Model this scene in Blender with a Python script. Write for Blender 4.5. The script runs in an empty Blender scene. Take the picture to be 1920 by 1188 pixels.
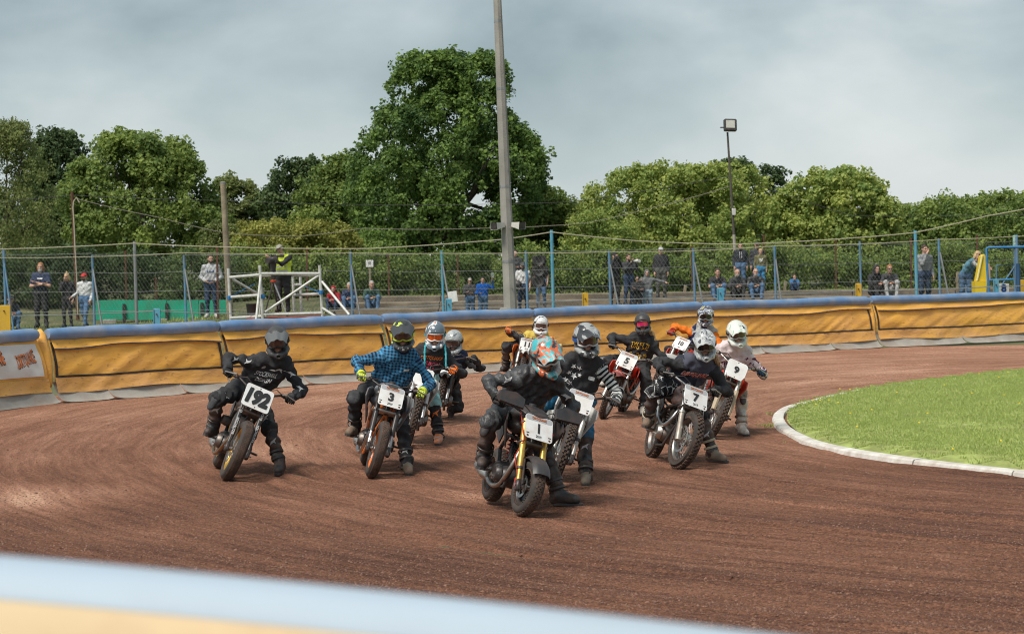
import bpy, math, random
import numpy as np
from mathutils import Vector, Matrix
from mathutils.bvhtree import BVHTree

sc = bpy.context.scene
col = sc.collection
rnd = random.Random(7)
RN = np.random.default_rng(11)
R = math.radians

# ------------------------------------------------------------------ camera
FPX, CX, CY, HZ, CAMZ, ROLL = 4000.0, 960.0, 594.0, 482.0, 2.3, R(0.8)
_p = math.atan((CY - HZ) / FPX)
_F = np.array([0, math.cos(_p), -math.sin(_p)])
_R0 = np.array([1.0, 0, 0]); _U0 = np.array([0, math.sin(_p), math.cos(_p)])
_RR = math.cos(ROLL) * _R0 - math.sin(ROLL) * _U0
_UU = math.cos(ROLL) * _U0 + math.sin(ROLL) * _R0
CAM = np.array([0, 0, CAMZ])
cd = bpy.data.cameras.new('camera')
cam = bpy.data.objects.new('camera', cd); col.objects.link(cam)
m = Matrix.Identity(4)
for i in range(3):
    m[i][0] = _RR[i]; m[i][1] = _UU[i]; m[i][2] = -_F[i]; m[i][3] = CAM[i]
cam.matrix_world = m
cd.sensor_width = 36.0; cd.lens = 36.0 * FPX / 1920.0
cd.clip_start = 0.1; cd.clip_end = 3000
cd.dof.use_dof = True; cd.dof.focus_distance = 25.0; cd.dof.aperture_fstop = 4.8
sc.camera = cam

# ------------------------------------------------------------------ sky and sun
SUN_EL, SUN_AZ = R(56), R(-138)          # azimuth measured from +Y towards +X
sundir = np.array([math.sin(SUN_AZ) * math.cos(SUN_EL), math.cos(SUN_AZ) * math.cos(SUN_EL), math.sin(SUN_EL)])
W = bpy.data.worlds.new('World'); sc.world = W; W.use_nodes = True
nt = W.node_tree; nt.nodes.clear()
def N(nt, t, **kw):
    n = nt.nodes.new(t)
    for k, v in kw.items():
        if k.startswith('i_'):
            n.inputs[k[2:].replace('_', ' ')].default_value = v
        else:
            setattr(n, k, v)
    return n
def L(nt, a, ao, b, bi): nt.links.new(a.outputs[ao], b.inputs[bi])
def math_node(nt, op, a, b=None, c=None, clamp=False):
    n = nt.nodes.new('ShaderNodeMath'); n.operation = op; n.use_clamp = clamp
    for i, x in enumerate((a, b, c)):
        if x is None: continue
        if isinstance(x, (int, float)): n.inputs[i].default_value = x
        else: nt.links.new(x, n.inputs[i])
    return n.outputs[0]
tc = N(nt, 'ShaderNodeTexCoord')
sep = N(nt, 'ShaderNodeSeparateXYZ'); L(nt, tc, 'Generated', sep, 0)
mp = N(nt, 'ShaderNodeMapping'); mp.inputs['Scale'].default_value = (1, 1, 1.9); mp.inputs['Location'].default_value = (0.37, 0.11, 0.35)
L(nt, tc, 'Generated', mp, 0)
n1 = N(nt, 'ShaderNodeTexNoise'); n1.inputs['Scale'].default_value = 4.6; n1.inputs['Detail'].default_value = 6; n1.inputs['Roughness'].default_value = 0.5; n1.inputs['Distortion'].default_value = 0.15
L(nt, mp, 0, n1, 'Vector')
el = math_node(nt, 'MULTIPLY', sep.outputs['Z'], 7.2, clamp=True)
el = math_node(nt, 'POWER', el, 1.1)
nz = math_node(nt, 'SUBTRACT', n1.outputs['Fac'], 0.5)
nz = math_node(nt, 'MULTIPLY', nz, 4.8)
nz = math_node(nt, 'MULTIPLY', nz, math_node(nt, 'ADD', math_node(nt, 'MULTIPLY', el, 0.85), 0.15))
v = math_node(nt, 'ADD', math_node(nt, 'MULTIPLY_ADD', el, 0.80, 0.04), nz, clamp=True)
ramp = N(nt, 'ShaderNodeValToRGB')
cr = ramp.color_ramp
cr.elements[0].position = 0.0; cr.elements[0].color = (0.60, 0.635, 0.64, 1)
cr.elements[1].position = 1.0; cr.elements[1].color = (0.235, 0.30, 0.325, 1)
e = cr.elements.new(0.45); e.color = (0.40, 0.47, 0.49, 1)
nt.links.new(v, ramp.inputs[0])
sky = N(nt, 'ShaderNodeTexSky'); sky.sky_type = 'NISHITA'; sky.sun_disc = False
sky.sun_elevation = SUN_EL; sky.sun_rotation = SUN_AZ
bg1 = N(nt, 'ShaderNodeBackground'); bg1.inputs['Strength'].default_value = 0.08
L(nt, sky, 0, bg1, 0)
bg2 = N(nt, 'ShaderNodeBackground'); bg2.inputs['Strength'].default_value = 0.64
L(nt, ramp, 0, bg2, 0)
mixw = N(nt, 'ShaderNodeMixShader'); mixw.inputs[0].default_value = 0.9
L(nt, bg1, 0, mixw, 1); L(nt, bg2, 0, mixw, 2)
wo = N(nt, 'ShaderNodeOutputWorld'); L(nt, mixw, 0, wo, 0)
sl = bpy.data.lights.new('sun', 'SUN'); sl.energy = 2.1; sl.angle = R(22); sl.color = (1.0, 0.94, 0.84)
so = bpy.data.objects.new('sun', sl); col.objects.link(so)
so.rotation_euler = Vector(-sundir).to_track_quat('-Z', 'Y').to_euler()
so.location = (-20, -10, 40)
sc.view_settings.view_transform = 'Standard'; sc.view_settings.look = 'None'
sc.view_settings.exposure = 0.90; sc.view_settings.gamma = 1.0
sc.view_settings.use_curve_mapping = False
sc.render.engine = 'CYCLES'
sc.cycles.use_denoising = True; sc.cycles.filter_width = 1.0
try: sc.cycles.denoiser = 'OPENIMAGEDENOISE'
except Exception: pass
sc.cycles.max_bounces = 5; sc.cycles.transparent_max_bounces = 12; sc.cycles.diffuse_bounces = 3

# ------------------------------------------------------------------ pixel <-> world helpers
def ray(px, py):
    return _F + (px - CX) / FPX * _RR - (py - CY) / FPX * _UU
def at(px, py, Y):
    r = ray(px, py); t = Y / r[1]; return CAM + r * t
def gnd(px, py, z=0.0):
    r = ray(px, py); t = (z - CAMZ) / r[2]; return CAM + r * t
def A(*x): return np.array(x, float)
def unit(v):
    v = np.asarray(v, float); n = np.linalg.norm(v); return v / n if n > 1e-9 else v

# ------------------------------------------------------------------ objects
def setp(o, label=None, cat=None, group=None, kind=None):
    if label: o['label'] = label
    if cat: o['category'] = cat
    if group: o['group'] = group
    if kind: o['kind'] = kind
    return o
def empty(name, loc=(0, 0, 0), label=None, cat=None, group=None, mw=None):
    o = bpy.data.objects.new(name, None); col.objects.link(o)
    o.empty_display_size = 0.2
    if mw is not None: o.matrix_world = mw
    else: o.location = [float(c) for c in loc]
    return setp(o, label, cat, group)
def mesh_obj(name, V, F, mats, parent=None, mi=None, smooth=True, sharp=40, loc=None, uvattr=None):
    V = np.asarray(V, float)
    me = bpy.data.meshes.new(name)
    if isinstance(F, np.ndarray) and F.ndim == 2:
        nv, nf, k = len(V), len(F), F.shape[1]
        me.vertices.add(nv); me.vertices.foreach_set('co', V.astype(np.float32).ravel())
        me.loops.add(nf * k); me.loops.foreach_set('vertex_index', F.astype(np.int32).ravel())
        me.polygons.add(nf)
        me.polygons.foreach_set('loop_start', np.arange(0, nf * k, k, dtype=np.int32))
        me.polygons.foreach_set('loop_total', np.full(nf, k, dtype=np.int32))
    else:
        me.from_pydata([tuple(x) for x in V], [], [tuple(int(i) for i in f) for f in F])
    for mm in (mats if isinstance(mats, (list, tuple)) else [mats]): me.materials.append(mm)
    if mi is not None: me.polygons.foreach_set('material_index', np.asarray(mi, dtype=np.int32))
    me.polygons.foreach_set('use_smooth', np.full(len(me.polygons), bool(smooth)))
    if uvattr is not None:
        for an, arr in uvattr.items():
            arr = np.asarray(arr, np.float32)
            if arr.ndim == 1:
                a = me.attributes.new(an, 'FLOAT', 'POINT' if len(arr) == len(V) else 'FACE'); a.data.foreach_set('value', arr)
            else:
                a = me.attributes.new(an, 'FLOAT_VECTOR', 'POINT'); a.data.foreach_set('vector', arr.ravel())
    me.update(calc_edges=True); me.validate()
    if smooth and sharp:
        try: me.set_sharp_from_angle(angle=R(sharp))
        except Exception: pass
    o = bpy.data.objects.new(name, me); col.objects.link(o)
    if parent is not None: o.parent = parent
    if loc is not None: o.location = [float(c) for c in loc]
    return o

def frame_from(z, x=None):
    z = unit(z)
    if x is None: x = A(1, 0, 0) if abs(z[0]) < 0.8 else A(0, 1, 0)
    x = unit(x - np.dot(x, z) * z); y = np.cross(z, x)
    return np.stack([x, y, z], 1)

class MB:
    def __init__(s): s.v = []; s.f = []; s.m = []
    def add(s, V, F, mi=0):
        o = len(s.v); s.v.extend([np.asarray(p, float) for p in V])
        s.f.extend([tuple(i + o for i in f) for f in F]); s.m.extend([mi] * len(F)); return s
    def box(s, c, size, rot=None, ch=0.0, mi=0):
        c = np.asarray(c, float); h = np.asarray(size, float) / 2; rot = np.eye(3) if rot is None else np.asarray(rot)
        ch = min(ch, h.min() * 0.9)
        if ch <= 0:
            V = [c + rot @ (h * A(x, y, z)) for x in (-1, 1) for y in (-1, 1) for z in (-1, 1)]
            F = [(0, 1, 3, 2), (4, 6, 7, 5), (0, 4, 5, 1), (2, 3, 7, 6), (0, 2, 6, 4), (1, 5, 7, 3)]
            return s.add(V, F, mi)
        V = []; idx = {}
        for x in (-1, 1):
            for y in (-1, 1):
                for z in (-1, 1):
                    for a in range(3):
                        q = h - ch; q = q.copy(); q[a] = h[a]
                        idx[(x, y, z, a)] = len(V); V.append(c + rot @ (q * A(x, y, z)))
        F = []
        for a in range(3):
            b, d = (a + 1) % 3, (a + 2) % 3
            for sg in (-1, 1):
                q = []
                for (u, w) in ((-1, -1), (1, -1), (1, 1), (-1, 1)):
                    k = [0, 0, 0]; k[a] = sg; k[b] = u; k[d] = w; q.append(idx[tuple(k) + (a,)])
                F.append(tuple(q if sg > 0 else q[::-1]))
        for a in range(3):
            b, d = (a + 1) % 3, (a + 2) % 3
            for u in (-1, 1):
                for w in (-1, 1):
                    q = []
                    for (t, ax) in ((-1, b), (1, b), (1, d), (-1, d)):
                        k = [0, 0, 0]; k[a] = t; k[b] = u; k[d] = w; q.append(idx[tuple(k) + (ax,)])
                    F.append(tuple(q if u * w < 0 else q[::-1]))
        for x in (-1, 1):
            for y in (-1, 1):
                for z in (-1, 1):
                    q = [idx[(x, y, z, a)] for a in range(3)]
                    F.append(tuple(q if x * y * z > 0 else q[::-1]))
        return s.add(V, F, mi)
    def tube(s, pts, r, n=8, caps=True, mi=0, closed=False):
        P = [np.asarray(p, float) for p in pts]; k = len(P)
        rr = [r] * k if np.isscalar(r) else list(r)
        T = []
        for i in range(k):
            if closed: t = P[(i + 1) % k] - P[i - 1]
            else: t = P[min(i + 1, k - 1)] - P[max(i - 1, 0)]
            T.append(unit(t))
        fr = frame_from(T[0]); x = fr[:, 0]; V = []
        for i in range(k):
            x = unit(x - np.dot(x, T[i]) * T[i]); y = np.cross(T[i], x)
            for j in range(n):
                a = 2 * math.pi * j / n
                V.append(P[i] + rr[i] * (math.cos(a) * x + math.sin(a) * y))
        F = []
        for i in range(k if closed else k - 1):
            i2 = (i + 1) % k
            for j in range(n):
                F.append((i * n + j, i * n + (j + 1) % n, i2 * n + (j + 1) % n, i2 * n + j))
        if caps and not closed:
            F.append(tuple(range(n))[::-1]); F.append(tuple((k - 1) * n + j for j in range(n)))
        return s.add(V, F, mi)
    def cyl(s, a, b, r, n=12, r2=None, mi=0):
        return s.tube([a, b], [r, r if r2 is None else r2], n, True, mi)
    def lathe(s, prof, o, axis, n=32, closed=False, mi=0, xdir=None):
        fr = frame_from(axis, xdir); o = np.asarray(o, float); V = []
        for j in range(n):
            a = 2 * math.pi * j / n; d = math.cos(a) * fr[:, 0] + math.sin(a) * fr[:, 1]
            for (r, h) in prof: V.append(o + r * d + h * fr[:, 2])
        k = len(prof); F = []
        for j in range(n):
            j2 = (j + 1) % n
            for i in range(k if closed else k - 1):
                i2 = (i + 1) % k
                F.append((j * k + i, j2 * k + i, j2 * k + i2, j * k + i2))
        return s.add(V, F, mi)
    def prism(s, poly, o, ex, ey, t, mi=0, cap=True):
        o = np.asarray(o, float); ex = np.asarray(ex, float); ey = np.asarray(ey, float); n_ = unit(np.cross(ex, ey)); k = len(poly)
        V = [o + p[0] * ex + p[1] * ey + n_ * t / 2 for p in poly] + [o + p[0] * ex + p[1] * ey - n_ * t / 2 for p in poly]
        F = [(i + k, (i + 1) % k + k, (i + 1) % k, i) for i in range(k)]
        if cap: F += [tuple(range(k)), tuple(range(2 * k - 1, k - 1, -1))]
        return s.add(V, F, mi)
    def grid(s, fn, nu, nv, mi=0):
        V = [fn(i / nu, j / nv) for i in range(nu + 1) for j in range(nv + 1)]
        F = [(i * (nv + 1) + j, (i + 1) * (nv + 1) + j, (i + 1) * (nv + 1) + j + 1, i * (nv + 1) + j + 1) for i in range(nu) for j in range(nv)]
        return s.add(V, F, mi)
    def xf(s, M3, t=None):
        M3 = np.asarray(M3); t = np.zeros(3) if t is None else np.asarray(t)
        s.v = [M3 @ p + t for p in s.v]; return s
    def build(s, name, mats, parent=None, smooth=True, sharp=40, loc=None):
        return mesh_obj(name, np.array(s.v), s.f, mats, parent, s.m, smooth, sharp, loc)
def rrect(w, h, r, n=4):
    P = []
    for (cx, cy, a0) in ((w / 2 - r, h / 2 - r, 0), (-w / 2 + r, h / 2 - r, 90), (-w / 2 + r, -h / 2 + r, 180), (w / 2 - r, -h / 2 + r, 270)):
        for i in range(n + 1):
            a = R(a0 + 90 * i / n); P.append((cx + r * math.cos(a), cy + r * math.sin(a)))
    return P

# ------------------------------------------------------------------ lettering (built-in font)
_txt = {}
def text2d(s, bold=0.0, shear=0.0, sx=1.0):
    k = (s, bold, shear, sx)
    if k in _txt: return _txt[k]
    cu = bpy.data.curves.new('t', 'FONT'); cu.body = s; cu.offset = bold; cu.shear = shear; cu.resolution_u = 3; cu.fill_mode = 'FRONT'
    o = bpy.data.objects.new('t', cu); col.objects.link(o)
    dg = bpy.context.evaluated_depsgraph_get(); dg.update()
    me = o.evaluated_get(dg).to_mesh()
    V = np.array([v.co[:2] for v in me.vertices]).reshape(-1, 2); F = [tuple(p.vertices) for p in me.polygons]
    o.evaluated_get(dg).to_mesh_clear(); bpy.data.objects.remove(o); bpy.data.curves.remove(cu)
    V[:, 0] *= sx
    mn, mx = V.min(0), V.max(0); h = mx[1] - mn[1]
    V = (V - (mn + mx) / 2) / h                   # unit height, centred
    _txt[k] = (V, F); return _txt[k]
def text_on(mb, s, o, ex, ey, h, off=0.003, bold=0.0, shear=0.0, sx=1.0, mi=0, width=None):
    heavy = max(0.0, bold - 0.03)
    V, F = text2d(s, min(bold, 0.03), shear, sx)
    ex = unit(ex); ey = unit(ey); nn = np.cross(ex, ey); sxx = h
    if width: sxx = width / (V[:, 0].max() - V[:, 0].min())
    sh = [(0, 0)] + ([(1, 0), (-1, 0), (0, 1), (0, -1), (0.7, 0.7), (-0.7, 0.7), (0.7, -0.7), (-0.7, -0.7)] if heavy > 0.004 else [])
    for i, (a_, b_) in enumerate(sh):
        mb.add([np.asarray(o) + (p[0] * sxx + a_ * heavy * h) * ex + (p[1] + b_ * heavy) * h * ey + nn * (off + 0.0005 * i) for p in V], F, mi)
    return mb
# ------------------------------------------------------------------ materials
_mc = {}
def mat(name, c, rough=0.6, metal=0.0, var=0.0, vscale=8.0, dirt=None, dscale=4.0, damt=0.45, bump=0.0, bscale=60.0, coat=0.0, spec=0.5, attr=None, alpha=1.0):
    """plain procedural material: base colour with noise variation, an optional dirt colour in patches, and fine relief"""
    if name in _mc: return _mc[name]
    m = bpy.data.materials.new(name); m.use_nodes = True; t = m.node_tree; b = t.nodes['Principled BSDF']
    b.inputs['Roughness'].default_value = rough; b.inputs['Metallic'].default_value = metal
    b.inputs['Base Color'].default_value = (*c, 1); b.inputs['Coat Weight'].default_value = coat
    b.inputs['Specular IOR Level'].default_value = spec; b.inputs['Alpha'].default_value = alpha
    if attr: cn = N(t, 'ShaderNodeAttribute'); cn.attribute_name = attr; co = cn.outputs['Vector']
    else: cn = N(t, 'ShaderNodeTexCoord'); co = cn.outputs['Object']
    cur = None
    if var > 0:
        nz = N(t, 'ShaderNodeTexNoise'); nz.inputs['Scale'].default_value = vscale; nz.inputs['Detail'].default_value = 6; t.links.new(co, nz.inputs['Vector'])
        rp = N(t, 'ShaderNodeValToRGB'); rp.color_ramp.elements[0].position = 0.3; rp.color_ramp.elements[1].position = 0.7
        rp.color_ramp.elements[0].color = (*[x * (1 - var) for x in c], 1); rp.color_ramp.elements[1].color = (*[min(1, x * (1 + var)) for x in c], 1)
        t.links.new(nz.outputs['Fac'], rp.inputs[0]); cur = rp.outputs[0]; t.links.new(cur, b.inputs['Base Color'])
    if dirt:
        nz = N(t, 'ShaderNodeTexNoise'); nz.inputs['Scale'].default_value = dscale; nz.inputs['Detail'].default_value = 8; nz.inputs['Roughness'].default_value = 0.65; t.links.new(co, nz.inputs['Vector'])
        mr = N(t, 'ShaderNodeMapRange'); mr.inputs['From Min'].default_value = 0.42; mr.inputs['From Max'].default_value = 0.72; mr.inputs['To Max'].default_value = damt * 2; t.links.new(nz.outputs['Fac'], mr.inputs[0]); mr.clamp = True
        mx = N(t, 'ShaderNodeMix'); mx.data_type = 'RGBA'; mx.clamp_factor = True
        t.links.new(mr.outputs[0], mx.inputs[0])
        if cur is not None: t.links.new(cur, mx.inputs[6])
        else: mx.inputs[6].default_value = (*c, 1)
        mx.inputs[7].default_value = (*dirt, 1); t.links.new(mx.outputs[2], b.inputs['Base Color'])
        rm = N(t, 'ShaderNodeMapRange'); rm.inputs['To Min'].default_value = rough; rm.inputs['To Max'].default_value = min(1, rough + 0.35); t.links.new(mr.outputs[0], rm.inputs[0]); t.links.new(rm.outputs[0], b.inputs['Roughness'])
    if bump > 0:
        nz = N(t, 'ShaderNodeTexNoise'); nz.inputs['Scale'].default_value = bscale; nz.inputs['Detail'].default_value = 5; t.links.new(co, nz.inputs['Vector'])
        bp = N(t, 'ShaderNodeBump'); bp.inputs['Strength'].default_value = bump; bp.inputs['Distance'].default_value = 0.02; t.links.new(nz.outputs['Fac'], bp.inputs['Height']); t.links.new(bp.outputs[0], b.inputs['Normal'])
    _mc[name] = m; return m
SHALE = (0.24, 0.125, 0.085)
def cloth(name, c, var=0.18, dirt=None, damt=0.3, rough=0.85, bump=0.35): return mat(name, c, rough, 0, var, 14, dirt, 7, damt, bump, 45, spec=0.25, attr='rest')
def paint(name, c, rough=0.3, coat=0.4, dirt=SHALE, damt=0.25): return mat(name, c, rough, 0, 0.06, 6, dirt, 9, damt, 0, coat=coat)
def metal(name, c, rough=0.35, damt=0.35): return mat(name, c, rough, 1.0, 0.12, 20, SHALE, 14, damt)

def cloth_pattern(name, kind, c1, c2, scale=1.0, c3=None, bump=0.35):
    """cloth whose print follows the garment: stripes across a sleeve, checks, blotches, lightning lines, chest blocks"""
    if name in _mc: return _mc[name]
    m = bpy.data.materials.new(name); m.use_nodes = True; t = m.node_tree; b = t.nodes['Principled BSDF']
    b.inputs['Roughness'].default_value = 0.85; b.inputs['Specular IOR Level'].default_value = 0.25
    at_ = N(t, 'ShaderNodeAttribute'); at_.attribute_name = 'rest'
    sp = N(t, 'ShaderNodeSeparateXYZ'); t.links.new(at_.outputs['Vector'], sp.inputs[0])
    x, y, z = sp.outputs[0], sp.outputs[1], sp.outputs[2]
    def sq(a, per, duty=0.5):
        f = math_node(t, 'FRACT', math_node(t, 'MULTIPLY', a, 1.0 / per)); return math_node(t, 'LESS_THAN', f, duty)
    mx = N(t, 'ShaderNodeMix'); mx.data_type = 'RGBA'
    mx.inputs[6].default_value = (*c1, 1); mx.inputs[7].default_value = (*c2, 1)
    if kind == 'stripe':
        nz = N(t, 'ShaderNodeTexNoise'); nz.inputs['Scale'].default_value = 9; t.links.new(at_.outputs['Vector'], nz.inputs['Vector'])
        yy = math_node(t, 'MULTIPLY_ADD', nz.outputs['Fac'], 0.03, y); fac = sq(yy, 0.044 * scale)
    elif kind == 'plaid':
        a = sq(y, 0.038 * scale); bb = sq(math_node(t, 'ADD', x, math_node(t, 'MULTIPLY', z, 0.6)), 0.038 * scale)
        fac = math_node(t, 'MULTIPLY', math_node(t, 'ADD', a, bb), 0.5)
    elif kind == 'blotch':
        nz = N(t, 'ShaderNodeTexNoise'); nz.inputs['Scale'].default_value = 14 * scale; nz.inputs['Distortion'].default_value = 1.5; nz.inputs['Detail'].default_value = 1; t.links.new(at_.outputs['Vector'], nz.inputs['Vector'])
        fac = math_node(t, 'GREATER_THAN', nz.outputs['Fac'], 0.55)
    elif kind == 'web':
        vz = N(t, 'ShaderNodeTexVoronoi'); vz.feature = 'DISTANCE_TO_EDGE'; vz.inputs['Scale'].default_value = 9 * scale; t.links.new(at_.outputs['Vector'], vz.inputs['Vector'])
        fac = math_node(t, 'LESS_THAN', vz.outputs['Distance'], 0.035)
    elif kind == 'yoke':      # second colour above a line on the garment
        fac = math_node(t, 'GREATER_THAN', y, scale)
    t.links.new(fac, mx.inputs[0]); out = mx.outputs[2]
    nz = N(t, 'ShaderNodeTexNoise'); nz.inputs['Scale'].default_value = 16; nz.inputs['Detail'].default_value = 5; t.links.new(at_.outputs['Vector'], nz.inputs['Vector'])
    mv = N(t, 'ShaderNodeMix'); mv.data_type = 'RGBA'; mv.blend_type = 'MULTIPLY'; mv.inputs[0].default_value = 0.35
    t.links.new(out, mv.inputs[6]); t.links.new(nz.outputs['Color'], mv.inputs[7])
    hs = N(t, 'ShaderNodeHueSaturation'); hs.inputs['Value'].default_value = 1.2; t.links.new(mv.outputs[2], hs.inputs['Color'])
    t.links.new(out, b.inputs['Base Color'])
    bp = N(t, 'ShaderNodeBump'); bp.inputs['Strength'].default_value = bump; bp.inputs['Distance'].default_value = 0.02; t.links.new(nz.outputs['Fac'], bp.inputs['Height']); t.links.new(bp.outputs[0], b.inputs['Normal'])
    _mc[name] = m; return m

def helmet_paint(name, cols, scale=6.0, rough=0.3, seed=0.0):
    """sprayed graphic of angular patches in the given colours"""
    if name in _mc: return _mc[name]
    m = bpy.data.materials.new(name); m.use_nodes = True; t = m.node_tree; b = t.nodes['Principled BSDF']
    b.inputs['Roughness'].default_value = rough; b.inputs['Coat Weight'].default_value = 0.4
    tc = N(t, 'ShaderNodeTexCoord'); mp = N(t, 'ShaderNodeMapping'); mp.inputs['Location'].default_value = (seed, seed * 1.7, seed * 0.3); mp.inputs['Scale'].default_value = (1.3, 0.8, 1)
    t.links.new(tc.outputs['Object'], mp.inputs[0])
    nz = N(t, 'ShaderNodeTexNoise'); nz.inputs['Scale'].default_value = scale; nz.inputs['Detail'].default_value = 2.5; nz.inputs['Distortion'].default_value = 1.2; t.links.new(mp.outputs[0], nz.inputs['Vector'])
    rp = N(t, 'ShaderNodeValToRGB'); rp.color_ramp.interpolation = 'CONSTANT'
    k = len(cols)
    while len(rp.color_ramp.elements) < k: rp.color_ramp.elements.new(0.5)
    for i, c in enumerate(cols):
        rp.color_ramp.elements[i].position = 0.0 if i == 0 else 0.36 + 0.28 * (i - 1) / max(1, k - 2) if k > 2 else 0.5
        rp.color_ramp.elements[i].color = (*c, 1)
    t.links.new(nz.outputs['Fac'], rp.inputs[0]); t.links.new(rp.outputs[0], b.inputs['Base Color'])
    _mc[name] = m; return m

def leaf_mat(name, dark, light, trans=0.35):
    if name in _mc: return _mc[name]
    m = bpy.data.materials.new(name); m.use_nodes = True; t = m.node_tree; t.nodes.clear()
    a = N(t, 'ShaderNodeAttribute'); a.attribute_name = 'tint'
    mx = N(t, 'ShaderNodeMix'); mx.data_type = 'RGBA'; mx.inputs[6].default_value = (*dark, 1); mx.inputs[7].default_value = (*light, 1)
    t.links.new(a.outputs['Fac'], mx.inputs[0])
    d = N(t, 'ShaderNodeBsdfPrincipled'); d.inputs['Roughness'].default_value = 0.55; d.inputs['Specular IOR Level'].default_value = 0.3
    tr = N(t, 'ShaderNodeBsdfTranslucent'); t.links.new(mx.outputs[2], d.inputs['Base Color']); t.links.new(mx.outputs[2], tr.inputs['Color'])
    ms = N(t, 'ShaderNodeMixShader'); ms.inputs[0].default_value = trans; t.links.new(d.outputs[0], ms.inputs[1]); t.links.new(tr.outputs[0], ms.inputs[2])
    o = N(t, 'ShaderNodeOutputMaterial'); t.links.new(ms.outputs[0], o.inputs[0])
    _mc[name] = m; return m

RUBBER = mat('rubber', (0.042, 0.039, 0.037), 0.8, 0, 0.2, 10, SHALE, 8, 0.12, 0.2, 80)
TREAD = mat('dusty_rubber', (0.062, 0.045, 0.037), 0.9, 0, 0.25, 14, (0.20, 0.115, 0.078), 10, 0.42, 0.3, 90)
BLACKP = mat('black_plastic', (0.036, 0.036, 0.039), 0.42, 0, 0.15, 10, SHALE, 9, 0.12)
BLACKM = mat('black_metal', (0.042, 0.042, 0.045), 0.4, 0.3, 0.2, 12, SHALE, 11, 0.15)
ALLOY = metal('dusty_alloy', (0.55, 0.53, 0.5), 0.38)
DALLOY = metal('dark_alloy', (0.20, 0.19, 0.18), 0.45)
CHROME = metal('chrome', (0.58, 0.58, 0.58), 0.36, 0.12)
GOLD = mat('gold_anodised', (0.72, 0.44, 0.10), 0.35, 0.75, 0.1, 10, SHALE, 12, 0.25)
WHITEP = paint('white_plastic', (0.75, 0.75, 0.73), 0.35, 0.1, SHALE, 0.16)
PLATEW = mat('plate_white', (0.78, 0.79, 0.79), 0.45, 0, 0.05, 5, (0.45, 0.33, 0.26), 7, 0.22)
INK = mat('black_ink', (0.02, 0.02, 0.022), 0.6)
ORINK = mat('orange_ink', (0.75, 0.19, 0.03), 0.6)
WINK = mat('white_ink', (0.75, 0.75, 0.75), 0.7)
YINK = mat('yellow_ink', (0.80, 0.50, 0.05), 0.7)
SEATM = mat('seat_vinyl', (0.02, 0.02, 0.021), 0.55, 0, 0.2, 9, SHALE, 8, 0.15, 0.2, 120)
SKIN = mat('skin', (0.55, 0.32, 0.23), 0.55, 0, 0.1, 20)
EYE = mat('eye_dark', (0.03, 0.02, 0.018), 0.3)
LIP = mat('lips', (0.42, 0.18, 0.15), 0.5)
BOOTB = mat('boot_black', (0.036, 0.036, 0.038), 0.55, 0, 0.2, 12, SHALE, 8, 0.25, 0.25, 60)
CONC = mat('concrete', (0.34, 0.32, 0.29), 0.9, 0, 0.15, 3, (0.22, 0.20, 0.17), 2.2, 0.4, 0.4, 25)
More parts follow.
